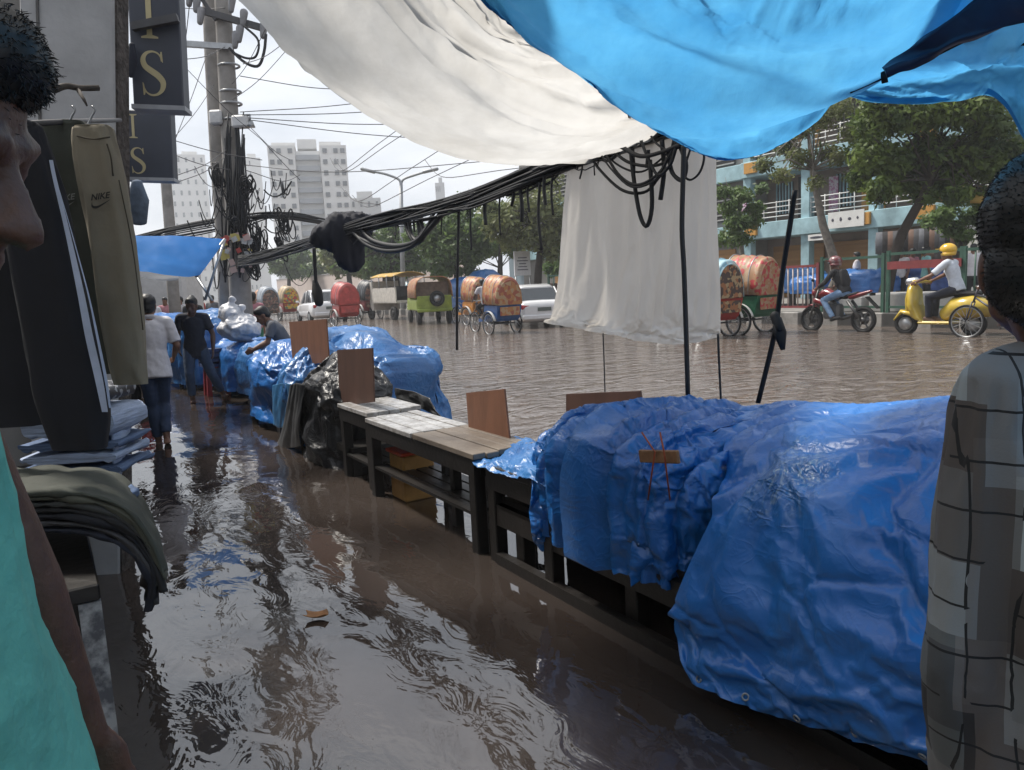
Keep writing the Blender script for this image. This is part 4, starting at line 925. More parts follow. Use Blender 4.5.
l, a = place(432, 323); r = empty('passenger_van', l, rad(15), 'lime green open-backed passenger van with a spare wheel on its rear', 'van')
GRV = M('van_green', (.2, .26, .03), .4, var=.35, scale=4)
mb = MB(); mb.box((0, .3, .85), (1.5, 2.6, .5), ch=.06); mb.box((0, -1.02, .95), (1.46, .06, .55), ch=.02); mb.loft([[(-.7, y, .6), (.7, y, .6), (.66, y, z), (-.66, y, z)] for y, z in ((1.6, 1.6), (2.2, 1.5), (2.6, 1.0), (2.65, .7))], smooth=False); mb.build('body', GRV, r)
mb = MB(); B = np.array([[(.76*math.copysign(abs(math.cos(th))**.5, math.cos(th)), y, 1.15+.85*abs(math.sin(th))**.55) for th in np.linspace(0, math.pi, 13)] for y in np.linspace(-1.05, 1.5, 8)]); grid_mb(B, mb); o = mb.build('canopy', HD2, r); o.modifiers.new('t', 'SOLIDIFY').thickness = .03
mb = MB(); mb.box((0, -.6, 1.35), (1.35, .06, .9)); mb.build('back_curtain', M('curtain_brown', (.16, .11, .08), .8, var=.4), r)
mb = MB(); mb.torus((.1, -1.13, 1.1), (0, 1, 0), .24, .085, 24, 8); w_ = mb.build('spare_wheel', BLACK, r); mb = MB(); mb.tube([(.1, -1.17, 1.1), (.1, -1.05, 1.1)], .16, 14); mb.build('rim', STEEL, w_)
mb = MB(); mb.box((0, -1.08, .62), (1.5, .1, .14), ch=.03); mb.build('bumper', GRV, r)
for x in (-.64, .64):
    for y in (-.65, 2.0):
        mb = MB(); mb.torus((x, y, .3), (1, 0, 0), .22, .09, 22, 8); mb.tube([(x-.07, y, .3), (x+.07, y, .3)], .16, 12); mb.build('wheel', BLACK, r)
# ------------------------------------------------------------------ motorcycle and scooter with riders
SC = 1.08
l, a = place(837, 331); r = empty('motorcycle', l, a, 'red motorcycle ridden past the kerb by a man in black', 'motorcycle'); r.scale = (SC,)*3
MRED = M('moto_red', (.17, .014, .02), .3, var=.3, coat=.3); ENG = M('engine_grey', (.1, .1, .1), .45, metal=.5, var=.3)
for y in (-.64, .66):
    mb = MB(); mb.torus((0, y, .3), (1, 0, 0), .255, .045, 32, 8, 0); mb.torus((0, y, .3), (1, 0, 0), .2, .018, 28, 6, 1)
    for k in range(6): an = k*math.pi/3; mb.bar((0, y, .3), (0, y+.2*math.cos(an), .3+.2*math.sin(an)), .03, .02, 1)
    mb.tube([(-.06, y, .3), (.06, y, .3)], .05, 10, 1); mb.tube([(.035, y, .3), (.045, y, .3)], .11, 16, 1); mb.build('wheel', [BLACK, ENG], r)
mb = MB(); mb.tube([(0, .42, .86), (0, .25, .9), (0, .02, .82)], [(.09, .08), (.14, .11), (.09, .07)], 14, side=(1, 0, 0), rnd=True); mb.tube([(0, .5, .72), (0, .3, .66)], [(.12, .1), (.13, .08)], 12, side=(1, 0, 0), rnd=True); mb.tube([(0, -.35, .8), (0, -.6, .86), (0, -.8, .92)], [(.11, .06), (.1, .05), (.05, .03)], 12, side=(1, 0, 0), rnd=True); mb.tube([(0, .78, .56), (0, .66, .63), (0, .5, .6)], [(.05, .015), (.06, .02), (.05, .015)], 10, side=(1, 0, 0), rnd=True); mb.build('fairing', MRED, r)
mb = MB(); mb.tube([(0, .06, .83), (0, -.2, .8), (0, -.5, .88)], [(.09, .05), (.12, .05), (.1, .04)], 12, side=(1, 0, 0), rnd=True); mb.build('seat', BLACK, r)
mb = MB(); mb.box((0, .1, .48), (.26, .42, .34), ch=.05); mb.tube([(0, .1, .6), (0, .22, .72)], .1, 10); mb.tube([(.14, .2, .42), (.16, -.1, .32), (.17, -.75, .42)], [.025, .03, .05], 10); mb.tube([(0, .36, .9), (0, .0, .3), (0, -.5, .42)], .03, 8); mb.tube([(.08, -.1, .38), (.08, -.64, .3)], .03, 8); mb.tube([(-.09, -.3, .72), (-.09, -.6, .34)], .035, 8); mb.tube([(.09, -.3, .72), (.09, -.6, .34)], .035, 8); mb.build('engine', ENG, r)
mb = MB()
for x in (-.08, .08): mb.tube([(x, .42, .98), (x, .66, .3)], .025, 8)
mb.tube([(-.34, .26, 1.02), (-.2, .42, 1.02), (.2, .42, 1.02), (.34, .26, 1.02)], .014, 6); mb.build('handlebar', ENG, r)
mb = MB(); mb.ell((0, .56, .9), (.09, .08, .1)); mb.build('headlight', MRED, r)
mb = MB(); mb.bar((0, -.72, .8), (0, -.98, .55), .14, .015); mb.box((0, -.84, .85), (.16, .04, .05)); mb.build('rear_mudguard', BLACK, r)
for x in (-.3, .3):
    mb = MB(); mb.tube([(x, .34, 1.02), (x*1.2, .36, 1.18)], .006, 5); mb.ell((x*1.25, .36, 1.2), (.06, .015, .035)); mb.build('mirror', BLACK, r)
ride = dict(pelvis=(0, -.18, .94), chest=(0, -.04, 1.24), neck=(0, .03, 1.41), head=(0, .08, 1.54), shR=(.18, .0, 1.36), shL=(-.18, .0, 1.36), elR=(.3, .12, 1.13), wrR=(.31, .27, 1.04), elL=(-.3, .12, 1.13), wrL=(-.31, .27, 1.04),
            hipR=(.1, -.15, .9), knR=(.2, .22, .74), anR=(.19, -.02, .36), hipL=(-.1, -.15, .9), knL=(-.2, .22, .74), anL=(-.19, -.02, .36))
def helmet(mat, label, l, a, p_, sc, visor=True):
    R_ = Matrix.Rotation(a, 3, 'Z'); mb = MB(); mb.ell((0, -.02, .035), (.13, .15, .122), nu=22, nv=16); mb.tube([(0, -.03, -.02), (0, -.03, -.075)], [(.128, .13), (.115, .115)], 18, side=(1, 0, 0)); mb.box((0, .13, .055), (.2, .07, .012))
    o = mb.build('helmet', mat, label=label, cat='helmet'); o.location = V(l)+R_ @ Vector(p_)*sc; o.rotation_euler = (0, 0, a); o.scale = (sc,)*3
    mb = MB(); mb.ell((0, .045, .0), (.118, .1, .045)); v_ = mb.build('visor', GLASS, o)
    return o
person('rider in a black jacket and blue jeans on the red motorcycle', l, a, ride, SC, .016, C_BLACK, C_JEANSL, SKIN, sleeve=1.9, shoes=C_BLACK, hairkind='none')
helmet(M('helmet_red', (.14, .025, .03), .3, var=.6, scale=7, col2=(.2, .15, .15), thr=(.4, .5)), 'red and white helmet on the motorcyclist in black', l, a, (0, .08, 1.57), SC)
mb = MB(); mb.tube([(0, -.2, 1.0), (0, -.2, 1.15), (0, -.14, 1.36)], [(.12, .06), (.15, .09), (.12, .07)], 14, side=(1, 0, 0), rnd=True)
o = mb.build('backpack', C_BLACK, label='black backpack on the motorcyclist', cat='backpack'); o.location = V(l); o.rotation_euler = (0, 0, a); o.scale = (SC,)*3
SC = 1.14
l, a = place(939, 334); r = empty('scooter', l, a+rad(4), 'yellow motor scooter ridden along the far kerb', 'scooter'); r.scale = (SC,)*3
YEL = M('scooter_yellow', (.5, .36, .045), .25, var=.15, coat=.5)
for y in (-.6, .62):
    mb = MB(); mb.torus((0, y, .23), (1, 0, 0), .175, .055, 28, 8, 0); mb.tube([(-.05, y, .23), (.05, y, .23)], .13, 14, 1); mb.build('wheel', [BLACK, STEEL], r)
mb = MB()
mb.loft([[(-.08, .52, 1.0), (.08, .52, 1.0), (.07, .46, 1.0), (-.07, .46, 1.0)], [(-.22, .5, .88), (.22, .5, .88), (.2, .42, .88), (-.2, .42, .88)], [(-.25, .5, .6), (.25, .5, .6), (.22, .4, .6), (-.22, .4, .6)], [(-.21, .42, .36), (.21, .42, .36), (.2, .3, .36), (-.2, .3, .36)], [(-.19, .25, .27), (.19, .25, .27), (.19, .2, .24), (-.19, .2, .24)]])
mb.tube([(0, .56, .95), (0, .6, .7), (0, .6, .5)], [(.05, .04), (.06, .05), (.05, .04)], 10, side=(1, 0, 0), rnd=True)
mb.build('front_shield', YEL, r)
mb = MB(); mb.box((0, .02, .26), (.4, .62, .06), ch=.025); mb.build('footboard', YEL, r)
mb = MB(); mb.tube([(0, -.14, .42), (0, -.3, .54), (0, -.6, .56), (0, -.85, .5), (0, -.95, .42)], [(.13, .14), (.24, .2), (.27, .22), (.17, .15), (.08, .07)], 18, side=(1, 0, 0), rnd=True); mb.build('rear_body', YEL, r)
mb = MB(); mb.tube([(0, .84, .3), (0, .7, .46), (0, .52, .42), (0, .42, .32)], [(.06, .02), (.1, .05), (.1, .05), (.06, .03)], 12, side=(1, 0, 0), rnd=True); mb.build('front_mudguard', YEL, r)
mb = MB(); mb.tube([(0, -.05, .77), (0, -.3, .8), (0, -.68, .79)], [(.1, .04), (.14, .055), (.11, .05)], 12, side=(1, 0, 0), rnd=True); mb.build('seat', BLACK, r)
mb = MB(); mb.tube([(-.33, .3, 1.02), (-.15, .42, 1.04), (.15, .42, 1.04), (.33, .3, 1.02)], [.016, .04, .04, .016], 8); mb.build('handlebar', YEL, r)
mb = MB(); mb.tube([(0, .46, 1.05), (0, .57, 1.04)], .08, 14, rnd=True); mb.build('headlight', CHROME, r)
mb = MB(); mb.box((0, -.95, .6), (.12, .05, .08), ch=.02); mb.build('tail_light', MATS['tail_red'], r)
ride2 = dict(ride); ride2.update(pelvis=(0, -.3, .9), chest=(0, -.2, 1.24), neck=(0, -.15, 1.42), head=(0, -.1, 1.55), shR=(.18, -.17, 1.37), shL=(-.18, -.17, 1.37), elR=(.28, .05, 1.15), wrR=(.31, .28, 1.05), elL=(-.28, .05, 1.15), wrL=(-.31, .28, 1.05),
             hipR=(.1, -.28, .86), knR=(.15, .14, .74), anR=(.13, .14, .36), hipL=(-.1, -.28, .86), knL=(-.15, .14, .74), anL=(-.13, .14, .36))
person('rider in a white shirt and dark trousers on the yellow scooter', l, a+rad(4), ride2, SC, .016, cloth('white2', (.52, .56, .62)), C_NAVY, SKIN, sleeve=.85, shoes=C_BROWN, hairkind='none')
helmet(M('helmet_yellow', (.6, .36, .02), .3, var=.1, coat=.4), 'yellow helmet on the scooter rider', l, a+rad(4), (0, -.1, 1.58), SC)
# vendors and stalls behind the fence
vs_ = [(857, 272, 21.5, C_WHITE, 'vendor in white right of the motorcyclist helmet behind the green railing'), (901, 268, 21.5, C_WHITE, 'vendor in white under the red board behind the scooter'), (912, 266, 22, C_PINK, 'vendor in pale pink beside the blue covered stall'), (926, 272, 21, C_TEALW, 'person in aqua just left of the yellow helmet'), (973, 268, 20.8, C_WHITE, 'person in white between scooter rider and plaid man'), (745, 276, 20, C_RED, 'person in red behind the green rickshaw hood')]
for i, (x, y, t, c_, lab) in enumerate(vs_):
    q = T(x, y, t); q[2] = .3; person(lab, q, rad(60+i*67), None, 1.0, .025, c_, C_BLACK, SKIN, face=False, group='people behind the median railing')
# ------------------------------------------------------------------ stalls
def rsheet(name, rows, nu, nv, disp, mats, label, cat, pinf, k, group=None):
    B = relax_grid(sheet_grid(rows, nu, nv, disp), pinf, **k); off = B.reshape(-1, 3).mean(0)
    o = grid_mb(B).build(name, mats, off=off, label=label, cat=cat, group=group); LASTB[0] = B
    return o
LASTB = [None]
def strip(o, B, i0, i1, j0, j1, mat, name, up=.006):
    A = B[j0:j1, i0:i1]+np.array((0, 0, up)); return grid_mb(A).build(name, mat, o, off=V(o.location))
def table(label, s0, s1, t0, t1, z, parts, legs=True, shelf=None, group='wooden stall tables along the passage'):
    L = S((s0+s1)/2, (t0+t1)/2, 0)
    r = empty('stall_table', L, 0, label, 'table', group)
    for (a, b_, mat, nm) in parts:
        mb = MB(); n = 5
        for k in range(n):
            u0 = t0+(t1-t0)*k/n; u1 = t0+(t1-t0)*(k+1)/n-.006
            dz = random.uniform(-.004, .004)
            sbox(mb, a+random.uniform(-.01, .02), b_-random.uniform(.002, .02), u0, u1, z-.035+dz, z+dz, 0, .004)
        mb.build(nm, mat, r, off=L)
    mb = MB()
    sbox(mb, s0+.02, s1-.02, t0+.01, t0+.045, z-.14, z-.04); sbox(mb, s0+.02, s1-.02, t1-.045, t1-.01, z-.14, z-.04)
    sbox(mb, s0+.01, s0+.05, t0+.05, t1-.05, z-.14, z-.04); sbox(mb, s1-.05, s1-.01, t0+.05, t1-.05, z-.14, z-.04)
    mb.build('apron', WOODD, r, off=L)
    if legs:
        for s in (s0+.06, s1-.06):
            for t in (t0+.05, t1-.05):
                mb = MB(); sbox(mb, s-.038, s+.038, t-.038, t+.038, -.22, z-.04, 0, .006); mb.build('leg', WOODD, r, off=L)
    if shelf:
        mb = MB()
        for k in range(4):
            u0 = t0+.02+(t1-t0-.04)*k/4; sbox(mb, s0+.1, s1-.1, u0, u0+(t1-t0)/4-.03, shelf-.02, shelf)
        mb.build('shelf', WOODD, r, off=L)
    return r
table('far stall table with a wet white top beside the black wrapped bale', 5.36, 6.05, 2.03, 2.5, .62, [(5.36, 6.05, WOODW, 'table_top')], shelf=.2)
table('stall table half covered white and half bare grey planks', 3.62, 5.30, 1.98, 2.42, .60, [(4.46, 5.30, WOODW, 'white_top'), (3.62, 4.45, WOODT, 'plank_top')], shelf=.24)
t3 = table('lower stall table under the crumpled blue plastic next to the lumpy bale', 2.9, 3.56, 2.0, 2.46, .56, [(2.9, 3.56, WOODD, 'table_top')], shelf=.34)
# ad-hoc extra props under the tables
L = S(4.75, 2.2, 0)
mb = MB(); sbox(mb, 4.9, 5.15, 2.1, 2.35, .0, .34, 0, .01); mb.build('carton', M('carton_yellow', (.4, .22, .06), .7, var=.4), off=L, label='yellow and brown carton under the white topped table', cat='box')
mb = MB(); sbox(mb, 4.88, 5.17, 2.08, 2.37, .344, .37, 0, .008); mb.build('tray', M('tray_red', (.5, .06, .02), .4), off=S(5, 2.2, .34), label='orange-red tray lying on the yellow carton', cat='tray')
for i, (s, t, z, h) in enumerate(((4.2, 2.16, -.2, .66), (4.0, 2.3, -.2, .7), (4.6, 2.3, -.2, .62))):
    mb = MB(); sbox(mb, s-.03, s+.03, t-.03, t+.03, z, z+h, 0, .005); mb.build('prop_post', WOODD, off=S(s, t, z), label='dark wooden prop post standing in water under the plank table', cat='post', group='prop posts under the plank table')
mb = MB(); mb.bar(S(4.25, 2.12, .18), S(3.7, 2.5, .22), .05, .03); mb.build('loose_plank', WOODD, off=S(4, 2.3, .2), label='dark loose plank wedged low between the table legs', cat='plank')
# big stall carrying the bales
L = S(2.1, 2.5, 0); bs = empty('big_stall', L, 0, 'dark wooden stall frame under the two biggest blue tarpaulins', 'stall')
mb = MB(); sbox(mb, .5, 3.46, 2.06, 2.92, .33, .37); mb.build('deck', WOODD, bs, off=L)
mb = MB(); sbox(mb, .5, 3.46, 2.02, 2.055, .22, .34); sbox(mb, .5, 3.46, 2.925, 2.96, .22, .34); sbox(mb, .5, 3.46, 2.0, 2.05, -.02, .06); mb.build('rail', WOODD, bs, off=L)
for s in (.6, 1.5, 2.4, 3.3):
    for t in (2.1, 2.88):
        mb = MB(); sbox(mb, s-.04, s+.04, t-.04, t+.04, -.22, .33, 0, .006); mb.build('leg', WOODD, bs, off=L)
mb = MB(); sbox(mb, .5, 3.4, 2.44, 2.47, -.2, .33); mb.build('light_block_board', WOODD, bs, off=L)  # board added under the deck to block light and keep the underside dark
def mound(label, cat, s, t, ls, lt, z0, z1, mat, amp, seed, e1=.55, e2=.5, nu=96, nv=44, yaw=0, name='tarp_heap', sc=5, ties=None, group=None, flare=0, zoff=None, relax=None):
    c = S(s, t, 0); B = np.zeros((nv, nu, 3))
    R_ = np.array(Matrix.Rotation(SA+yaw, 3, 'Z'))
    sg = lambda x, e: math.copysign(abs(x)**e, x)
    for j in range(nv):
        v_ = j/(nv-1); 
        if v_ < .8: ph = v_/.8*math.pi/2; rr = sg(math.sin(ph), e2); zz = sg(math.cos(ph), e2); zz = .3+.7*zz
        else: rr = 1+flare*(v_-.8)/.2; zz = .3*(1-(v_-.8)/.2)
        for i in range(nu):
            a_ = 2*math.pi*i/(nu-1)
            q = np.array((lt*sg(math.cos(a_), e1)*max(rr, .004), ls*sg(math.sin(a_), e1)*max(rr, .004), z0+(z1-z0)*zz))
            B[j, i] = c+R_ @ q
    du = np.gradient(B, axis=1); dv = np.gradient(B, axis=0); N = np.cross(dv, du); N /= np.linalg.norm(N, axis=2, keepdims=True)+1e-9
    cen = c+np.array((0, 0, (z0+z1)/2))
    for j in range(nv):
        for i in range(nu-1):
            p_ = B[j, i]; n_ = N[j, i]
            if n_ @ (p_-cen) < 0: n_ = -n_
            v_ = j/(nv-1)
            ple = fbm((math.cos(2*math.pi*i/(nu-1))*3, math.sin(2*math.pi*i/(nu-1))*3, v_*.6), 1.3, 3, seed)
            d = amp*(fbm(p_, sc*.35, 2, seed)*1.1+(ridge(p_, sc, seed)-.5)*.9+(ridge(p_*np.array((1, 1, .35)), sc*1.7, seed+3, 2)-.5)*.5)+amp*1.2*ple*v_
            if ties:
                ss = (p_-c) @ us; per = ties; ph = ss/per; d += -.04*math.exp(-((ph-round(ph))/.11)**2)+.014*math.cos(2*math.pi*ph*1.5+2.5*fbm(p_, 3, 2, 9))
            B[j, i] = p_+n_*d
        B[j, nu-1] = B[j, 0]
    if relax:
        tie_ = (lambda p_: ties and abs(((p_-c) @ us)/relax[2]-round(((p_-c) @ us)/relax[2])) < .07)
        B = relax_tube(B, lambda u, v_, i, j: 1.0 if j < 2 else (.5 if tie_(B[j, i]) or j > nv-3 else relax[0]), frames=16, grow=relax[1], grav=.3, bend=.04)
    B[:, :, 2] = np.maximum(B[:, :, 2], -.06)
    off = S(s, t, z0)
    o = grid_mb(B).build(name, mat, off=off, label=label, cat=cat, group=group)
    return o
HG = 'tarpaulin wrapped heaps on the stalls'
bale = mound('lumpy blue plastic bale tied with cords in the middle of the row', 'bale', 2.60, 2.47, .60, .50, .30, .93, TARPB, .02, 3, e1=.42, e2=.55, nu=200, nv=84, sc=4, ties=.17, name='wrapped_bale', group=HG, relax=(.04, .10, .17))
# cords round the bale
cg = MB()
for k in range(-1, 2):
    ss = 2.60+k*.29
    cg.tube([S(ss+random.uniform(-.01, .01), 2.47+.465*math.copysign(abs(math.cos(a_))**.5, math.cos(a_)), .48+.385*math.copysign(abs(math.sin(a_))**.55, math.sin(a_))) for a_ in np.linspace(-.3, math.pi+.3, 24)], .004, 5)
cg.build('tie_cord', M('cord_red', (.13, .035, .02), .8), bale, off=S(2.60, 2.47, .30))
a_ = T(640, 456, 1.93); b_ = T(679, 457, 1.93)
mb = MB(); mb.bar(a_, b_, .016, .05, ch=.004); mb.build('wood_offcut', M('offcut_wood', (.23, .115, .055), .7, var=.5, scale=14), off=(a_+b_)/2, label='short brown wood offcut tied on the lumpy blue bale', cat='wood')
mb = MB()
for x0, x1, x2 in ((650, 655, 648), (668, 664, 670)): mb.tube([T(x0-8, 435, 1.92)+np.array((0, 0, .01)), T(x1, 452, 1.9), T(x2, 500, 1.95)], .0035, 5)
mb.build('cord', M('cord_orange', (.3, .06, .02), .8), off=a_, label='red cord holding the wood offcut against the blue bale', cat='cord')
# the big smooth tarpaulin in front
rows = [[T(x, y, 2.98) for x, y in ((748, 470), (800, 470), (870, 475), (950, 480), (1040, 490), (1140, 500), (1300, 530))],
        [T(x, y, 2.82) for x, y in ((742, 412), (800, 405), (870, 408), (945, 401), (1030, 405), (1130, 415), (1300, 440))],
        [T(x, y, 2.62) for x, y in ((735, 418), (795, 409), (870, 412), (952, 406), (1045, 412), (1160, 425), (1350, 455))],
        [T(x, y, 2.3) for x, y in ((722, 452), (790, 438), (875, 440), (970, 436), (1085, 450), (1230, 475), (1460, 520))],
        [T(x, y, 2.03) for x, y in ((702, 512), (780, 505), (880, 510), (990, 520), (1130, 545), (1320, 590), (1600, 660))],
        [T(x, y, 1.95) for x, y in ((678, 585), (768, 590), (872, 610), (990, 640), (1140, 690), (1340, 760), (1640, 860))],
        [T(x, y, 1.9) for x, y in ((664, 628), (764, 660), (866, 685), (985, 725), (1140, 790), (1340, 870), (1640, 980))],
        [T(x, y, 1.88) for x, y in ((690, 682), (766, 713), (856, 742), (972, 784), (1120, 850), (1310, 940), (1600, 1060))]]
def bigdisp(u, v_, p_):
    q_ = np.array((p_ @ us*1.0+p_[2]*.9, p_ @ vs, p_[2]*.5-p_ @ us*.35))
    return .012*fbm(p_, 1.7, 2, 4)+.02*(ridge(q_*np.array((.45, 1, 1.6)), 2.6, 7, 2)-.5)
BG = relax_grid(sheet_grid(rows, 220, 130, bigdisp), lambda u, v_, i, j: 1.0 if j == 0 or (j > 125 and i % 14 == 0) or (abs(u-.16) < .012 and abs(v_-.5) < .02) else (.6 if .1 < v_ < .2 and i % 3 == 0 else (.22 if v_ < .42 else (.10 if v_ < .7 else .05))), frames=18, grow=.055, grav=.16, bend=.2); btl = BG.reshape(-1, 3).mean(0)
TARPBIG = tarp_mat('tarp_blue_smooth', (.022, .16, .47), (.013, .115, .38), crease=.24, rough=.34, worn=tuple(BG[66, 35]-btl))
bt = grid_mb(BG).build('tarpaulin', TARPBIG, off=btl, label= 'largest blue tarpaulin, draped over the stall beside the plaid-shirted man', cat='tarpaulin', group=HG)
for i in range(6, 216, 22):
    q_ = BG[126, i]; n_ = np.cross(BG[126, i+1]-BG[126, i-1], BG[128, i]-BG[124, i]); n_ /= np.linalg.norm(n_)
    if n_ @ (_C-q_) < 0: n_ = -n_
    MB().torus(q_+n_*.004, n_, .011, .0035, 16, 6).build('eyelet', STEEL, bt, off=btl)
# goods under it so that it lies on something
mb = MB(); sbox(mb, .6, 1.8, 2.2, 2.68, .372, .78, 0, .12); mb.build('goods_pile', TARPG, off=S(1.3, 2.4, .37), label='grey wrapped goods under the largest blue tarpaulin', cat='goods')
# crumpled plastic on the low table and hanging corner
rows = [[T(x, y, 2.5) for x, y in ((474, 441), (500, 436), (525, 438), (550, 445), (580, 450))], [T(x, y, 2.3) for x, y in ((470, 449), (498, 445), (525, 446), (552, 452), (585, 458))], [T(x, y, 2.06) for x, y in ((470, 458), (498, 459), (525, 462), (555, 470), (590, 478))], [T(x, y, 1.97) for x, y in ((474, 466), (500, 472), (525, 478), (560, 490), (590, 500))]]
sheet('plastic_sheet', rows, 70, 46, lambda u, v_, p_: .035*(ridge(p_, 8, 5)-.4)+.03*fbm(p_, 5, 3, 6), TARPB2, 'crumpled pale blue plastic sheet lying on the low table', 'plastic sheet')
rows = [[T(x, y, 1.98+.06*k) for k, (x, y) in enumerate(((534, 478), (545, 470), (560, 468), (578, 470)))], [T(x, y, 1.95+.06*k) for k, (x, y) in enumerate(((530, 505), (543, 500), (560, 500), (575, 505)))], [T(x, y, 1.95+.06*k) for k, (x, y) in enumerate(((531, 530), (544, 532), (556, 530), (570, 528)))], [T(x, y, 1.98+.05*k) for k, (x, y) in enumerate(((535, 545), (545, 552), (556, 548), (566, 540)))]]
sheet('plastic_sheet', rows, 46, 60, lambda u, v_, p_: .05*(ridge(p_, 9, 15)-.4)+.03*fbm(p_, 6, 3, 16), TARPB, 'crumpled dark blue plastic corner hanging from the left end of the bale', 'plastic sheet')
rows = [[T(x, y, 1.97+.03*k) for k, (x, y) in enumerate(((632, 540), (645, 538), (660, 540)))], [T(x, y, 1.95+.03*k) for k, (x, y) in enumerate(((630, 562), (645, 560), (658, 562)))], [T(x, y, 1.96+.03*k) for k, (x, y) in enumerate(((631, 586), (642, 580), (652, 572)))]]
sheet('plastic_sheet', rows, 24, 30, lambda u, v_, p_: .02*fbm(p_, 9, 3, 26), TARPB, 'small blue plastic flap hanging under the lumpy bale', 'plastic sheet')
# upright boards
def board(label, quad, t, mat=PLY, th=.012):
    P = [T(x, y, t) for x, y in quad]; c = sum(P)/4
    mb = MB(); n = np.array(vs); mb.add([p_ for p_ in P]+[p_+n*th for p_ in P], [(0, 1, 2, 3), (7, 6, 5, 4), (0, 4, 5, 1), (1, 5, 6, 2), (2, 6, 7, 3), (3, 7, 4, 0)])
    return mb.build('plywood_board', mat, off=c, label=label, cat='board', group='plywood boards stood upright along the stalls')
board('upright reddish plywood board nearest the crumpled blue plastic', ((466, 393), (504, 389), (510, 446), (470, 447)), 2.36)
board('upright brown plywood board leaning on the black wrapped bale', ((337, 350), (372, 348), (374, 402), (340, 406)), 2.14, PLYD)
board('upright plywood board standing on top of the black wrapped bale', ((289, 322), (326, 319), (329, 362), (293, 366)), 2.3)
board('dark plywood board behind the left end of the lumpy blue bale', ((566, 394), (640, 391), (650, 450), (566, 450)), 2.99, PLYD)
# heaps farther along
mound('bale wrapped in black tarpaulin behind the white topped tables', 'bale', 6.72, 2.36, .56, .36, -.03, .98, TARPK, .025, 21, nu=120, nv=60, group=HG, name='wrapped_bale', relax=(.06, .05, 1))
mound('wide pale blue tarpaulin heap on the road side of the stalls', 'heap', 8.35, 3.2, 1.2, .56, .05, 1.06, TARPB2, .035, 22, e1=.35, e2=.4, nu=150, nv=60, group=HG, sc=3.0, relax=(.04, .06, 1))
mound('blue bale with pale plastic between black bale and next blue bale', 'bale', 7.75, 2.46, .5, .42, .02, 1.03, TARPB2, .03, 23, nu=110, nv=50, group=HG, name='wrapped_bale', relax=(.06, .05, 1))
mound('round bright blue bale between the pale bale and the bent vendor', 'bale', 9.1, 2.52, .72, .46, .1, 1.0, TARPB, .03, 24, nu=110, nv=50, group=HG, name='wrapped_bale', relax=(.06, .05, 1))
mound('low blue heap in front of the bent vendor in grey', 'heap', 10.9, 2.9, .8, .55, .15, .86, TARPB2, .05, 25, nu=90, nv=40, group=HG)
mound('blue tarpaulin heap behind the bent vendor in grey', 'heap', 9.9, 3.6, .9, .45, .1, 1.05, TARPB2, .04, 26, nu=90, nv=40, group=HG)
mound('dark blue heap below the white sacks', 'heap', 12.6, 2.9, .8, .6, .1, .85, TARPB, .05, 27, nu=90, nv=40, group=HG)
mound('tall pale blue heap left of the white sacks', 'heap', 14.4, 2.5, .9, .6, .1, 1.3, TARPB2, .06, 28, nu=90, nv=40, group=HG)
mound('distant blue heap behind the striding man', 'heap', 17.5, 2.2, 1.2, .7, .1, 1.25, TARPB, .06, 29, nu=80, nv=36, group=HG)
for s0, s1, t0 in ((5.9, 7.3, 2.1), (7.35, 8.3, 2.1), (8.45, 9.8, 2.15), (10.2, 13.4, 2.5), (13.7, 15.3, 2.1), (16.5, 18.6, 1.8)):
    L = S((s0+s1)/2, t0+.35, 0); r = empty('low_table', L, 0, 'dark low wooden stall frame standing in water under a wrapped heap', 'stall', 'stall frames under the far heaps')
    mb = MB(); sbox(mb, s0, s1, t0-.02, t0+.7, .18, .24); mb.build('deck', WOODD, r, off=L)
    for s in (s0+.06, s1-.06):
        for t in (t0+.03, t0+.65): mb = MB(); sbox(mb, s-.035, s+.035, t-.035, t+.035, -.22, .18); mb.build('leg', WOODD, r, off=L)
def flap(label, px, t, mat, seed, amp=.03):
    A = [[T(x, y, t) for x, y in row] for row in px]
    sheet('cloth_flap', A, 24, 40, lambda u, v_, p_: amp*fbm((u*4, v_*1.2, seed), 1, 3, seed), mat, label, 'cloth')
flap('bright blue cloth hanging low on the bale next to the black bale', [((273, 385), (283, 383), (292, 384)), ((272, 405), (282, 404), (290, 404)), ((273, 425), (280, 428), (286, 424))], 2.0, M('cloth_cyan', (.02, .13, .3), .5, var=.3), 3)
flap('dull grey tarpaulin edge hanging from the black bale to the water', [((290, 385), (296, 383), (302, 385)), ((283, 420), (292, 420), (300, 420)), ((276, 446), (288, 448), (300, 446))], 1.97, TARPG, 4)
flap('dark grey tarp skirt trailing behind the white topped table', [((395, 388), (415, 392), (432, 398)), ((396, 398), (418, 402), (438, 410)), ((398, 404), (420, 409), (445, 420))], 2.62, TARPG, 5)
# white sacks, crate and stool
sk = M('sack_white', (.58, .58, .6), .45, var=.15, bump=.5, bscale=20, dist=.02)
c0 = DP(238, 322, 11.8)
for i, (dx, dz, r3, lab) in enumerate(((.03, -.08, (.34, .3, .22), 'big white plastic sack, lower of the two on the stalls'), (-.10, .13, (.19, .18, .17), 'small knotted white sack on top of the big one'))):
    mb = MB(); mb.ell((0, 0, 0), r3, nu=24, nv=16); mb.tube([(0, 0, r3[2]*.8), (.02, 0, r3[2]*1.15), (.05, 0, r3[2]*1.35)], [.07, .03, .05], 10, rnd=True)
    o = mesh_obj('sack', fuse(mb, .02, 3, lambda p, n: .06*(ridge(p, 4.5, i)-.5)), sk, None, c0+np.array((dx, 0, dz+.0))); tag(o, lab, 'sack')
p_ = G(218, 394); r = empty('plastic_stool', p_, SA, 'red plastic stool standing in the water beside the heaps', 'stool')
RST = M('plastic_red', (.28, .02, .03), .35, var=.2)
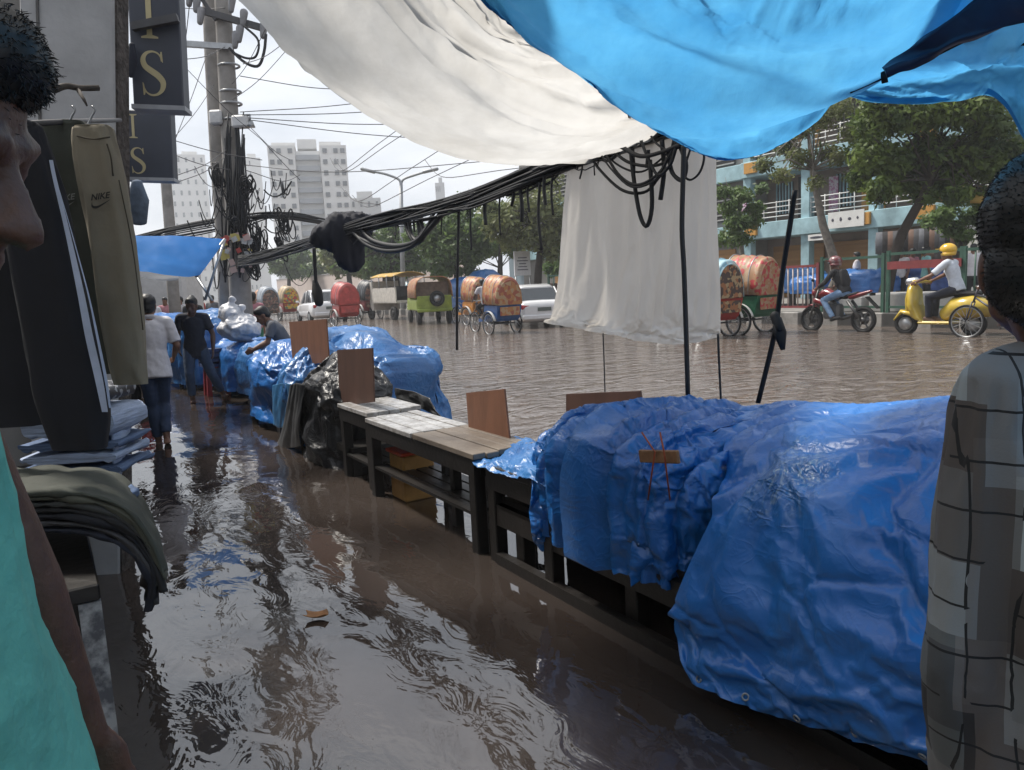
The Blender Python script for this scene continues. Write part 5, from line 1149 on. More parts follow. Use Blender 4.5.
mb = MB(); mb.loft([[(-.13, -.13, .43), (.13, -.13, .43), (.13, .13, .43), (-.13, .13, .43)], [(-.14, -.14, .46), (.14, -.14, .46), (.14, .14, .46), (-.14, .14, .46)]], smooth=False); mb.build('seat', RST, r)
for x in (-1, 1):
    for y in (-1, 1): mb = MB(); mb.loft([[(x*.15+a, y*.15+b_, -.15) for a, b_ in ((-.045, -.045), (.03, -.045), (.03, .03), (-.045, .03))], [(x*.115+a, y*.115+b_, .43) for a, b_ in ((-.045, -.045), (.02, -.045), (.02, .02), (-.045, .02))]], smooth=False); mb.build('leg', RST, r)
mb = MB(); mb.box((0, -.135, .25), (.2, .01, .07)); mb.box((0, .135, .25), (.2, .01, .07)); mb.build('brace', RST, r)
CRB = M('crate_blue', (.03, .06, .17), .5, var=.3)
r = empty('crate', p_+np.array((0, 0, .462)), SA, 'blue plastic crate standing on the red stool', 'crate')
mb = MB()
for z in (.02, .1, .18, .26):
    for y in (-.17, .17): mb.box((0, y, z), (.4, .015, .045))
    for x in (-.2, .2): mb.box((x, 0, z), (.015, .325, .045))
for x in (-.2, .2):
    for y in (-.17, .17): mb.box((x, y, .14), (.03, .03, .28))
mb.box((0, 0, .01), (.38, .32, .012)); mb.build('body', CRB, r)
mb = MB(); mb.box((0, 0, .16), (.36, .3, .24), ch=.03); mb.build('crate_lining', C_JEANS, r)
# floating leaf plate
p_ = G(318, 619); mb = MB()
B = np.array([[p_+np.array((.05*u-.012*v_*v_, .027*v_, .012+.014*v_*v_+.012*u*u)) for u in np.linspace(-1, 1, 9)] for v_ in np.linspace(-1, 1, 7)])
o = grid_mb(B, mb).build('floating_wrapper', M('wrapper_brown', (.3, .13, .04), .6, var=.4, scale=30), off=p_, label='curled brown paper scrap floating in the passage', cat='paper scrap'); o.modifiers.new('t', 'SOLIDIFY').thickness = .004
# ------------------------------------------------------------------ overhead sheets
CWHITE = M('canopy_white', (.54, .535, .52), .8, scale=1.6, col2=(.40, .39, .37), thr=(.32, .62), trans=.75, bump=.35, bscale=9, dist=.02, stretch=(1, 1, 1))
CBLUE = M('canopy_blue', (.10, .36, .60), .45, scale=1.8, col2=(.045, .24, .49), thr=(.3, .65), trans=.8, bump=.4, bscale=12, dist=.015)
rows = [[DP(-60, -420, 3.3), DP(100, -150, 3.6), DP(245, 0, 3.9), DP(310, 62, 4.1), DP(370, 104, 4.35), DP(440, 139, 4.6), DP(500, 155, 4.75), DP(548, 158, 4.8), DP(600, 152, 4.6), DP(655, 130, 4.3), DP(720, 112, 4.0)],
        [DP(0, -440, 3.2), DP(150, -180, 3.45), DP(266, 2, 3.75), DP(330, 60, 3.95), DP(390, 98, 4.15), DP(455, 128, 4.35), DP(510, 142, 4.5), DP(555, 145, 4.55), DP(606, 138, 4.4), DP(660, 118, 4.15), DP(720, 100, 3.9)],
        [DP(x, y, 2.9+.085*i) for i, (x, y) in enumerate(((90, -500), (240, -250), (320, -90), (370, -25), (420, 22), (465, 52), (505, 75), (540, 90), (575, 100), (612, 108), (650, 112)))],
        [DP(x, y, 2.4+.08*i) for i, (x, y) in enumerate(((150, -560), (260, -330), (320, -200), (360, -130), (395, -85), (425, -50), (455, -20), (485, 5), (515, 28), (545, 48), (580, 66)))],
        [DP(x, y, 1.9+.08*i) for i, (x, y) in enumerate(((160, -620), (240, -420), (290, -300), (330, -230), (360, -180), (390, -140), (415, -110), (440, -85), (465, -62), (490, -40), (520, -18)))]]
rows += [[(-2.6+.28*i, 1.0-.02*i, 2.9-.02*i) for i in range(11)], [(-3.0+.32*i, -1.2, 2.95) for i in range(11)], [(-3.0+.32*i, -3.5, 2.9) for i in range(11)]]
rows = [[np.array(p_, float) for p_ in r_] for r_ in rows]
def cdisp(u, v_, p_):
    return (.07*fbm((u*2.2+v_*1.5, v_*9, 0), 1, 3, 3)+.08*(ridge((u*2+v_*4, v_*17+1, 2), 1.0, 5)-.5)+.012*(ridge((u*9+v_*8, v_*30, 4), 1.0, 6, 2)-.5))*min(1, .25+v_*9)
cw = rsheet('canopy_sheet', rows, 150, 120, cdisp, CWHITE, 'large off-white cloth canopy stretched over the passage', 'canopy', lambda u, v_, i, j: 1.0 if j < 2 or i < 1 or i == 149 or j == 119 else .03, dict(frames=14, grow=.03, grav=.25, bend=.3))
strip(cw, LASTB[0], 0, 150, 0, 5, CWHITE, 'hem')
rows = [[T(x, y, 2.92) for x, y in ((569, 150), (600, 146), (640, 141), (680, 138), (713, 136))],
        [T(x, y, 2.92) for x, y in ((566, 180), (600, 176), (640, 172), (680, 170), (713, 170))],
        [T(x, y, 2.91) for x, y in ((558, 245), (597, 245), (640, 245), (680, 245), (715, 245))],
        [T(x, y, 2.90) for x, y in ((551, 300), (592, 306), (638, 311), (680, 313), (717, 312))],
        [T(x, y, 2.90) for x, y in ((545, 322), (588, 331), (636, 339), (682, 344), (718, 337))]]
rsheet('curtain', rows, 110, 90, lambda u, v_, p_: (.013*math.sin(u*21+2.5*fbm((u*3, v_*1.5, 0), 1, 2, 1))+.07*fbm((u*6, v_*.9, 3), 1, 3, 2)+.03*(ridge((u*8+v_, v_*1.5, 1), 1, 4)-.5))*(.5+.5*v_), M('curtain_white', (.60, .585, .56), .8, scale=2.5, col2=(.47, .455, .43), trans=.6, bump=.3, bscale=14, dist=.01, tcol=(.8, .78, .74)), 'off-white cloth curtain hanging from the cable bundle above the road', 'curtain', lambda u, v_, i, j: 1.0 if j < 2 or j > 88 and i in (0, 109) else (.45 if j > 85 else .04), dict(frames=14, grow=.022, grav=.25, bend=.1))
hem = [(470, -10), (500, 16), (540, 45), (600, 92), (650, 127), (700, 153), (735, 157), (765, 150), (800, 130), (830, 103), (862, 82), (900, 60), (945, 28), (1000, -20)]
HY = [2.6, 2.7, 2.8, 2.95, 3.05, 3.1, 3.05, 3.0, 2.9, 2.8, 2.7, 2.6, 2.5, 2.4]
r0 = [DP(x, y, Y) for (x, y), Y in zip(hem, HY)]
r1 = [DP(x+6, y-9-3*(i > 9), Y-.06) for i, ((x, y), Y) in enumerate(zip(hem, HY))]
r2 = [DP(640+(x-640)*.9+25, -45+(y-20)*.55-8, Y-.5) for (x, y), Y in zip(hem, HY)]
r3 = [DP(660+(x-640)*.9+60, -170+(y-20)*.4, Y-.95) for (x, y), Y in zip(hem, HY)]
r4 = [DP(700+(x-640)*.9+100, -420+(y-20)*.3, Y-1.4) for (x, y), Y in zip(hem, HY)]
r5 = [np.array((.2+.22*i, .3, 2.65)) for i in range(14)]; r6 = [np.array((.2+.26*i, -2.5, 2.6)) for i in range(14)]
cb = rsheet('canopy_sheet', [r0, r1, r2, r3, r4, r5, r6], 160, 120, lambda u, v_, p_: (.05*fbm((u*3.5, v_*3, 0), 1, 3, 8)+.03*(ridge((u*4, v_*9+u*4, 2), 1.0, 6)-.5)+.008*(ridge((u*14, v_*22+u*9, 5), 1.0, 9, 2)-.5))*min(1, v_*6), CBLUE, 'bright blue tarpaulin canopy sagging overhead in front of the white canopy', 'canopy', lambda u, v_, i, j: 1.0 if j < 3 or i < 1 or i == 159 or j == 119 else .03, dict(frames=14, grow=.03, grav=.25, bend=.3))
lay = [[DP(x, y+dy_, Y+.14-dy_*.002) for x, y, Y in ((590, -40, 2.45), (640, -8, 2.5), (700, 12, 2.55), (770, 20, 2.55), (850, 16, 2.45), (920, 0, 2.35), (985, -28, 2.2))] for dy_ in (0, -60, -140)]
fl = grid_mb(sheet_grid(lay, 60, 14)).build('overlap_layer', CBLUE, cb, off=V(cb.location))
hm = MB(); grid_mb(np.array([crom([p_+np.array((0, -.012, .0)) for p_ in r0], 80), crom([p_+np.array((0, -.012, .028)) for p_ in r0], 80)]), hm); o = hm.build('hem', CBLUE, cb, off=V(cb.location))
hem2 = [(820, 88), (845, 96), (870, 102), (900, 105), (935, 103), (965, 98), (985, 95), (1003, 108), (1016, 130), (1030, 160), (1060, 240)]
r0 = [DP(x, y, 3.1-.05*i) for i, (x, y) in enumerate(hem2)]
r1 = [DP(x+2, y-22+(-10 if x > 990 else 0), 3.0-.05*i) for i, (x, y) in enumerate([(820, 82), (850, 84), (880, 84), (910, 82), (945, 78), (975, 72), (1000, 72), (1024, 80), (1046, 95), (1075, 120), (1120, 180)])]
r2 = [DP(x, y, 2.6-.04*i) for i, (x, y) in enumerate([(860, 10), (890, 10), (920, 8), (950, 6), (985, 0), (1010, -4), (1040, -4), (1070, 0), (1100, 10), (1130, 30), (1180, 60)])]
r3 = [DP(x, y, 2.1-.03*i) for i, (x, y) in enumerate([(940, -110), (970, -110), (1000, -112), (1030, -114), (1060, -118), (1090, -120), (1120, -120), (1150, -118), (1180, -110), (1210, -90), (1260, -60)])]
cb2 = rsheet('canopy_sheet', [r0, r1, r2, r3], 130, 80, lambda u, v_, p_: .012*(ridge((u*8+v_*3, v_*5, 2), 1.0, 16)-.5)+.03*fbm((u*5, v_*4, 0), 1, 3, 18), CBLUE, 'smaller crinkled blue tarpaulin hanging behind the sagging one, above the big tree', 'canopy', lambda u, v_, i, j: 1.0 if j < 2 or i < 1 or i == 129 or j == 79 else .03, dict(frames=14, grow=.05, grav=.25, bend=.1))
hm = MB(); grid_mb(np.array([crom([p_+np.array((0, -.012, .0)) for p_ in r0], 80), crom([p_+np.array((0, -.012, .022)) for p_ in r0], 80)]), hm); hm.build('hem', CBLUE, cb2, off=V(cb2.location))
NAVT = M('tarp_navy', (.006, .02, .06), .6, var=.3, scale=5, bump=.3, bscale=12)
rows = [[DP(884, 70, 2.45), DP(905, 52, 2.4), DP(940, 26, 2.3), (DP(985, -8, 2.2)), DP(1060, -70, 2.0)], [DP(885, 72, 2.42), DP(925, 52, 2.36), DP(960, 34, 2.27), DP(1010, 8, 2.15), DP(1080, -40, 1.95)], [DP(886, 73, 2.4), DP(932, 54, 2.34), DP(968, 38, 2.25), DP(1030, 20, 2.12), DP(1100, 5, 1.9)]]
sheet('folded_tarp', rows, 50, 16, lambda u, v_, p_: .02*fbm(p_, 6, 3, 3), NAVT, 'dark navy folded tarpaulin roll between the two blue canopies', 'tarpaulin', thick=.03)
mb = MB(); mb.tube([DP(884, 66, 2.5), DP(884, 76, 2.5), DP(885, 83, 2.5)], [(.011, .004)]*3, 6); mb.tube([DP(896, 58, 2.48), DP(895, 67, 2.48)], [(.007, .003)]*2, 6); mb.build('strap', BLACK, off=DP(884, 70, 2.5), label='short black strap dangling from the folded navy tarpaulin', cat='strap')
for i, (a, b_) in enumerate((((850, 92), (1030, 8)), ((975, 36), (1030, 44)), ((960, 30), (1028, 28)))):
    mb = MB(); mb.tube([DP(a[0], a[1], 2.6), DP((a[0]+b_[0])/2, (a[1]+b_[1])/2+3, 2.5), DP(b_[0], b_[1], 2.4)], .006, 6); mb.build('cord', BLACK, off=DP(a[0], a[1], 2.6), label='dark cord tied along the smaller crinkled blue tarpaulin', cat='cord', group='cords of the upper right tarpaulin')
# ------------------------------------------------------------------ cable bundle and hanging cords
path = [(700, 122), (655, 131), (610, 147), (560, 163), (520, 178), (470, 198), (430, 209), (390, 218), (345, 231), (300, 246), (262, 258), (238, 262)]
L = T(655, 131, 2.9); cbu = empty('cable_bundle', L, 0, 'thick tangled bundle of black cables running along the street to the utility poles', 'cables')
rnd = random.Random(5)
W = [7, 8, 8, 8, 8, 8, 7, 7, 6, 5, 5, 5]
for k in range(34):
    o0 = rnd.uniform(-1, 1); ph = rnd.uniform(0, 6); pts = []
    for i, (x, y) in enumerate(path):
        w_ = W[i]*(1.15 if i < 6 else .9); oo = o0*w_*.8+1.5*math.sin(ph+i*1.7)+rnd.uniform(-2.6, 2.6)+(4 if 2 <= i <= 7 and o0 > .6 else 0)*rnd.random()
        pts.append(T(x, y+oo, 2.9+.05*math.sin(ph*2+i)))
    mb = MB(); mb.tube(crom(pts, 50), rnd.choice((.005, .006, .008, .011)), 5); mb.build('cable', CABLE, cbu, off=L)
def hang(label, pts, r, t=2.88, cat='cable', name='hanging_cable', group='black cables hanging from the bundle', mat=None, n=24, rnd_=None):
    P = crom([T(x, y, t) for x, y in pts], n)
    return MB().tube(P, r, 6).build(name, mat or CABLE, off=P[0], label=label, cat=cat, group=group)
hang('thick black cable hanging straight down in front of the white curtain', [(684, 140), (683, 180), (682, 230), (684, 270), (686, 330), (688, 398)], .013, 2.8, group=None)
hang('thin string from the curtain hem down to the left end of the blue bale', [(603, 333), (604, 360), (605, 392)], .004, group=None, name='string', cat='string')
hang('thin string from the right corner of the white curtain to the bale', [(718, 334), (719, 360), (721, 402)], .006, 2.85, group=None, name='string', cat='string')
P = crom([T(x, y, 2.75) for x, y in ((795, 190), (790, 225), (783, 270), (777, 318), (771, 350), (758, 403))], 24)
sp = MB().tube(P, [(.012, .006)]*24, 6).build('strap', BLACK, off=P[0], label='slanting black strap right of the green rickshaw hood', cat='strap')
mb = MB(); mb.tube([T(x, y, 2.74) for x, y in ((777, 318), (780, 333), (783, 350))], [(.02, .01), (.03, .012), (.01, .006)], 8); mb.tube([T(x, y, 2.74) for x, y in ((775, 316), (779, 328))], .022, 8, rnd=True); mb.build('knot', BLACK, sp, off=P[0])
hang('long thin black cable hanging left of the white curtain over the road', [(459, 205), (458, 250), (457, 300), (457, 350)], .011, 2.9, group=None)
for k in range(40):
    x = rnd.uniform(330, 600); yb_ = float(np.interp(x, [p_[0] for p_ in path[::-1]], [p_[1] for p_ in path[::-1]])); ln = rnd.choice((8, 10, 14, 18, 26))*rnd.uniform(.7, 1.3)
    hang('thin frayed cable end hanging from the cable bundle', [(x, yb_), (x+rnd.uniform(-3, 3), yb_+ln*.6), (x+rnd.uniform(-5, 5), yb_+ln)], rnd.uniform(.003, .006), 2.88, group='frayed cable ends under the bundle', n=8)
for k in range(16):
    x = rnd.uniform(320, 600); x2 = x+rnd.uniform(25, 80); fy = lambda q: float(np.interp(q, [p_[0] for p_ in path[::-1]], [p_[1] for p_ in path[::-1]])); sg_ = rnd.uniform(4, 18)
    mb = MB(); mb.tube([T(x+(x2-x)*q, fy(x)+(fy(x2)-fy(x))*q+sg_*4*q*(1-q)+rnd.uniform(-.6, .6), 2.88) for q in np.linspace(0, 1, 14)], rnd.choice((.004, .006, .009)), 5); mb.build('cable', CABLE, cbu, off=L)
for i, (x, y0, y1, q) in enumerate(((470, 200, 250, .008), (486, 196, 225, .014), (500, 192, 235, .007), (540, 182, 250, .010), (552, 178, 215, .008), (520, 186, 222, .014), (528, 180, 212, .008), (662, 140, 200, .013), (633, 148, 185, .008), (648, 150, 168, .012), (415, 214, 232, .01), (512, 184, 206, .012), (545, 170, 205, .012))):
    hang('short black cable end dangling from the cable bundle', [(x, y0), (x+rnd.uniform(-2, 2), (y0+y1)/2), (x+rnd.uniform(-2, 2), y1)], q, 2.87)
loops = [[(598, 150), (612, 170), (632, 187), (655, 180), (668, 158), (676, 142)], [(604, 152), (620, 176), (638, 185), (660, 172), (672, 148)], [(630, 142), (634, 180), (640, 215), (647, 226), (652, 205), (650, 160)], [(600, 148), (618, 165), (640, 172), (660, 160), (680, 140)], [(640, 138), (648, 158), (658, 175), (670, 165), (676, 148)], [(668, 150), (672, 172), (682, 180), (686, 165), (680, 145)], [(690, 150), (684, 172), (690, 180), (700, 172), (704, 155), (696, 144)], [(590, 155), (600, 170), (622, 190), (645, 192), (660, 176)], [(620, 146), (640, 156), (662, 152), (690, 140)], [(648, 130), (655, 142), (668, 150), (684, 146)], [(612, 150), (628, 162), (650, 166), (668, 160), (674, 140)]]
for i, lp in enumerate(loops):
    hang('loop of black cable tangled at the top of the white curtain', lp, .006+.003*(i % 3), 2.82+.02*(i % 4), group='cable loops at the top of the curtain', name='cable_loop')
for i, lp in enumerate(([(345, 228), (360, 238), (375, 245), (392, 248), (410, 245), (425, 230), (442, 212)], [(350, 228), (366, 244), (388, 251), (412, 246), (432, 226), (446, 210)], [(404, 216), (408, 232), (416, 243), (424, 236), (420, 218)], [(360, 226), (372, 240), (396, 246), (418, 240), (434, 218)], [(408, 214), (412, 236), (420, 240), (418, 222)])):
    hang('drooping loop of dark blue-black cable under the bundle near the street lamp', lp, .018+.006*(i % 2), 2.88, group='drooping cable loops near the street lamp', name='cable_loop')
# dark cloth bundle on the cable
c_ = T(343, 236, 2.88); mb = MB(); k_ = c_[1]/FPX
for dx, dz, r3 in ((-14, 3, (15, 11, 12)), (0, 6, (20, 12, 18)), (13, 7, (15, 11, 16)), (3, -9, (16, 11, 15)), (6, -18, (12, 9, 11)), (21, 10, (9, 7, 12)), (-24, 0, (10, 7, 8))): mb.ell((dx*k_, 0, dz*k_), np.array(r3)*k_)
cbm = relax_mesh(fuse(mb, .03, 6, lambda p, n: .03*(ridge((p[0]*1.8, p[1], p[2]*.35), 6, 4, 2)-.5)), lambda c: .6 if c[2] > .08 else .05, frames=14, grow=.16, grav=.8, bend=.02)
o = mesh_obj('cloth_bundle', cbm, M('cloth_nearblack', (.012, .014, .024), .8, var=.3), None, c_); tag(o, 'dark navy cloth bundle slung over the cables below the tower', 'cloth')
hang('thin dark cord with a black knotted end below the dark cloth bundle', [(314, 248), (315, 268), (316, 285)], .02, 2.6, group=None, name='rope', cat='rope')
P = [T(x, y, 2.6) for x, y in ((315, 282), (317, 292), (319, 302))]; MB().tube(P, [.03, .06, .05], 8, rnd=True).build('black_pouch', BLACK, off=P[0], label='black pouch at the end of the cord in front of the white saloon', cat='pouch')
# ------------------------------------------------------------------ utility poles
PCON = M('pole_concrete', (.25, .235, .22), .85, var=.35, scale=3, bump=.2, bscale=20)
def upole(label, xs, Y, r0, r1):
    B_ = DP(xs[-1][0], xs[-1][1], Y); B_[2] = -.25; P = [B_]+[DP(x, y, Y) for x, y in xs[::-1]]
    d = P[-1]-P[-2]; P.append(P[-1]+d/np.linalg.norm(d)*2.2)
    n = len(P); r = empty('utility_pole', B_, 0, label, 'pole', None)
    MB().tube(P, [r0+(r1-r0)*i/(n-1) for i in range(n)], 14).build('shaft', PCON, r, off=B_); return r, B_, P
upA, LA, PA = upole('left one of two concrete utility poles standing close together', [(209, -30), (213, 60), (219, 160), (226, 250), (228, 300)], 13.8, .18, .12)
upB, LBp, PB = upole('right thicker concrete utility pole of the close pair', [(221, -30), (226, 60), (232, 160), (238, 250), (241, 302)], 13.4, .21, .11)
upC, LC, PC = upole('thin far concrete pole behind the lower dark sign', [(161, 118), (165, 170), (170, 230), (173, 290)], 21, .17, .11)
def pbar(par, L, name, a, b_, Y, w_, mat=STEEL): MB().bar(DP(*a, Y), DP(*b_, Y), w_, w_).build(name, mat, par, off=L)
DKM = M('dark_metal', (.06, .06, .065), .6, var=.3)
pbar(upB, LBp, 'crossarm', (199, 10), (266, 29), 13.2, .1, DKM); pbar(upB, LBp, 'crossarm', (186, 44), (232, 47), 13.2, .09); pbar(upB, LBp, 'crossarm', (216, 20), (200, -4), 13.2, .06, DKM)
for x, y in ((197, 4), (201, 16), (244, 18), (264, 30), (236, 40), (240, 34), (190, -2), (232, 4)):
    MB().tube([DP(x, y-5, 13.15), DP(x-1, y+6, 13.15)], [.07, .05], 8, rnd=True).build('insulator', M('insulator_grey', (.2, .2, .21), .3), upB, off=LBp)
for y in (66, 92, 104, 120): MB().torus(DP(229+(y-66)*.06, y, 13.4), (0, 0, 1), .17, .02, 20, 6).build('band', STEEL, upB, off=LBp)
MB().box(DP(241, 122, 13.1), (.28, .2, .2), ch=.03).build('junction_box', M('box_white', (.5, .5, .5), .5), upB, off=LBp)
MB().box(DP(217, 118, 13.3), (.22, .2, .24), ch=.03).build('junction_box', MATS['box_white'], upA, off=LA)
mb = MB(); mb.tube([DP(232, 116, 13.2), DP(250, 115, 13.1), DP(250, 122, 13.1)], .02, 6); mb.tube([DP(250, 121, 13.1), DP(250, 127, 13.1)], [.05, .09], 10); mb.build('lamp_arm', STEEL, upB, off=LBp)
# coils and knots of cable on the poles
def coil(cx, cy, Y, R, n, seed, par, L, name='cable_coil', el=1.0):
    r2 = random.Random(seed); mb = MB()
    for k in range(n):
        c = DP(cx+r2.gauss(0, R*.3), cy+r2.gauss(0, R*.3*el), Y+r2.uniform(-.2, .1)); ax = (r2.uniform(-.5, .5), 1, r2.uniform(-.5, .5))
        rr2 = R*r2.uniform(.35, .9)/FPX*Y; w2 = r2.uniform(.25, .6); th = r2.uniform(-.5, .5); mb.tube([c+np.array((rr2*(w2*math.cos(q)*math.cos(th)+el*math.sin(q)*math.sin(th)), rr2*.4*math.cos(q+1), rr2*(el*math.sin(q)*math.cos(th)-w2*math.cos(q)*math.sin(th)))) for q in np.linspace(0, 2*math.pi, 16)], r2.uniform(.008, .016), 4, cap=False)
    mb.build(name, CABLE, par, off=L)
coil(217, 178, 13.2, 7, 14, 1, upA, LA, el=1.8); coil(246, 184, 13.0, 8, 14, 2, upB, LBp); coil(236, 222, 13.0, 8, 10, 3, upB, LBp); coil(257, 240, 13.2, 9, 16, 4, upB, LBp, el=1.8); coil(284, 225, 13.5, 9, 12, 5, upB, LBp, el=1.6); coil(252, 262, 13, 9, 14, 6, upB, LBp, el=1.8); coil(282, 248, 13.5, 7, 10, 7, upB, LBp, el=2)
r2 = random.Random(9); mb = MB()
for k in range(52):
    x = r2.uniform(212, 290); y = r2.uniform(175, 262); dx_ = r2.uniform(-40, 40); sg_ = r2.uniform(6, 24); yb_ = y+r2.uniform(-10, 14); mb.tube([DP(x+dx_*q, y+(yb_-y)*q+sg_*4*q*(1-q), 13.3-.3*q) for q in np.linspace(0, 1, 12)], r2.uniform(.006, .013), 4, cap=False)
mb.build('cable_tangle', CABLE, upB, off=LBp)
mb = MB()
for k in range(24):
    x = r2.uniform(224, 245); y0 = r2.uniform(110, 180); mb.tube(crom([DP(x, y0, 13.1), DP(x+r2.uniform(-3, 4), y0+50, 13.05), DP(x+r2.uniform(-5, 8), y0+r2.uniform(90, 130), 13.1)], 10), r2.uniform(.01, .02), 4)
mb.build('pole_cables', CABLE, upB, off=LBp)
pm = deco_mat('poster_red', (.42, .3, .27), (.35, .06, .05), (.4, .33, .1), 5)
r3 = random.Random(4)
for k in range(22):
    x = r3.uniform(222, 250); y = r3.uniform(234, 272); w_ = r3.uniform(.06, .15)
    MB().box(DP(x, y, 12.95-r3.random()*.1), (w_, .012, w_*r3.uniform(.7, 1.2)), np.array(Matrix.Rotation(r3.uniform(-.4, .4), 3, 'Y'))).build('poster', pm if k % 3 else M('poster_pale', (.4, .4, .4), .7, var=.4), upB, off=LBp)
# gantry of cables at pole height
for k in range(9):
    y = 228+rnd.uniform(-8, 10)
    P = crom([DP(128, 242+rnd.uniform(-5, 5), 15), DP(175, y+6, 14.5), DP(225, y-3, 14), DP(285, 216+rnd.uniform(-5, 6), 14), DP(345, 224+rnd.uniform(-5, 6), 16)], 24)
    MB().tube(P, rnd.choice((.012, .02, .03)), 5).build('overhead_cable', CABLE, off=P[0], label='dark cable crossing level between the poles above the blue awning', cat='cable', group='level cables between the poles')
# thin wires in the sky
wires = [((183, 8), (225, 8), 14, 13), ((178, 60), (262, 140), 9, 13), ((225, 47), (178, 60), 13, 9), ((243, 64), (300, 30), 13, 8), ((232, 84), (270, 20), 13, 8), ((232, 100), (300, 35), 13, 8), ((240, 112), (400, 98), 13, 14), ((242, 115), (420, 108), 13, 14), ((250, 118), (425, 124), 13, 16), ((250, 120), (450, 140), 13, 16), ((330, 158), (415, 117), 60, 6), ((335, 158), (425, 120), 60, 6), ((345, 190), (460, 137), 60, 6), ((352, 195), (490, 150), 60, 6), ((245, 165), (560, 155), 13, 5), ((262, 140), (300, 180), 13, 14), ((248, 125), (290, 160), 13, 20), ((140, 130), (262, 160), 9, 13), ((150, 145), (230, 170), 9, 13), ((178, 175), (226, 150), 9, 13), ((178, 182), (224, 158), 9, 13), ((240, 76), (360, 90), 13, 18), ((205, 60), (175, 140), 13, 12), ((214, 85), (172, 140), 13, 10), ((340, 185), (380, 205), 30, 12), ((190, 0), (183, 60), 13, 14), ((245, 170), (300, 175), 13, 30), ((425, 160), (545, 165), 40, 5)]
for i, (a, b_, Ya, Yb_) in enumerate(wires):
    A_, B2 = DP(*a, Ya), DP(*b_, Yb_); m_ = (A_+B2)/2+np.array((0, 0, -.012*np.linalg.norm(B2-A_)))
    P = crom([A_, m_, B2], 14)
    rr_ = np.array([p_[1] for p_ in P]); MB().tube(P, [float(.00052*max(4, q)) for q in rr_], 4).build('overhead_wire', M('wire_grey', (.05, .05, .055), .7), off=P[0], label='thin dark wire strung across the sky near the utility poles', cat='wire', group='overhead wires in the sky')
mb = MB(); mb.tube(crom([DP(x, y, 13) for x, y in ((229, 48), (244, 62), (258, 66), (264, 52), (266, 34))], 20), .025, 5); mb.tube(crom([DP(x, y, 13) for x, y in ((232, 52), (246, 58), (256, 56), (258, 40), (244, 26))], 20), .02, 5); mb.build('jumper_cable', CABLE, upB, off=LBp)
# double arm street lamp
SLY = 45; Bq = DP(403, 303, SLY); Bq[2] = 0; r = empty('street_lamp', Bq, 0, 'tall grey double-armed street lamp above the trees', 'street lamp')
GAL = M('galvanised', (.3, .31, .32), .5, var=.15, metal=.4)
mb = MB(); mb.tube([Bq, DP(402, 240, SLY), DP(401, 182, SLY)], [.16, .13, .1], 10); mb.build('pole', GAL, r, off=Bq)
for pts in ([(401, 184), (398, 179), (385, 174), (370, 171)], [(401, 184), (404, 179), (415, 175), (428, 171)]): MB().tube(crom([DP(x, y, SLY) for x, y in pts], 14), .07, 6).build('lamp_arm', GAL, r, off=Bq)
for a, b_ in (((362, 169), (374, 172)), ((424, 172), (437, 169))): MB().tube([DP(*a, SLY), DP(*b_, SLY)], [(.22, .1), (.2, .1)], 8, side=(0, 1, 0), rnd=True).build('lamp_head', GAL, r, off=Bq)
# notice board and roadside things left of the curtain
q = DP(523, 282, 36); r = empty('notice_board', np.array((q[0], q[1], .3)), SA, 'white notice board with grey lines standing behind the white sedan', 'sign')
MB().box((0, 0, 2.15), (.9, .06, 1.15)).build('panel', M('board_white', (.8, .8, .84), .5, var=.1), r)
mb = MB(); [mb.box((0, -.04, 1.85+.14*k), (.6-.1*(k % 3), .012, .05)) for k in range(5)]; mb.build('lettering', M('ink_grey', (.2, .2, .24), .6), r)
for x in (-.4, .4): MB().tube([(x, 0, 0), (x, 0, 1.6)], .03, 6).build('leg', STEEL, r)
for i, (x, y, Y, w_, h_, mat, lab) in enumerate(((484, 274, 40, 2.0, .4, TARPB2, 'blue roadside tarp tent left of the orange rickshaw hood'), (466, 280, 40, 2.0, .3, TARPB, 'dark blue roadside tarp under the round dark tree'), (548, 286, 36, 1.4, .2, C_BROWN, 'brown roadside heap behind the white sedan'))):
    s, t, z = st(DP(x, y, Y)); mound(lab, 'tarp tent', s, t, w_/2, .8, .3, z+h_*.5, mat, .06, 40+i, nu=60, nv=24)
# stalls behind the median railing
for i, (x, y, t, w_, mat, lab) in enumerate(((795, 273, 22.5, 1.6, TARPB2, 'blue and white covered stall behind the red railing'), (818, 281, 21.5, 1.2, TARPB, 'bright blue stall heap right of the motorcyclist'), (868, 276, 21.4, 1.3, TARPB, 'bright blue stall heap left of the dark trunk'), (890, 276, 21.8, .9, TARPB, 'small blue stall heap right of the dark trunk'), (922, 268, 22.4, 1.6, M('tarp_dusty_blue', (.05, .1, .3), .6, var=.4), 'dusty blue stall heap under the red board'), (770, 275, 22.5, 1.2, C_PINK, 'pinkish stall heap behind the green rickshaw hood'))):
    s, tt, z = st(T(x, y, t)); mound(lab, 'stall heap', s, t, w_/2*1.35, .6, .75, z+.18, mat, .07, 60+i, nu=64, nv=26, group='covered stalls behind the median railing')
    L = S(s, t, .3); r = empty('low_table', L, 0, 'dark wooden table under a covered heap behind the median railing', 'stall', 'stall tables behind the median railing')
    mb = MB(); sbox(mb, s-w_*.65, s+w_*.65, t-.5, t+.5, .72, .78); mb.build('deck', WOODD, r, off=L)
    for a in (-.6, .6):
        for b_ in (-.42, .42): mb = MB(); sbox(mb, s+a*w_-.04, s+a*w_+.04, t+b_-.04, t+b_+.04, .3, .72); mb.build('leg', WOODD, r, off=L)
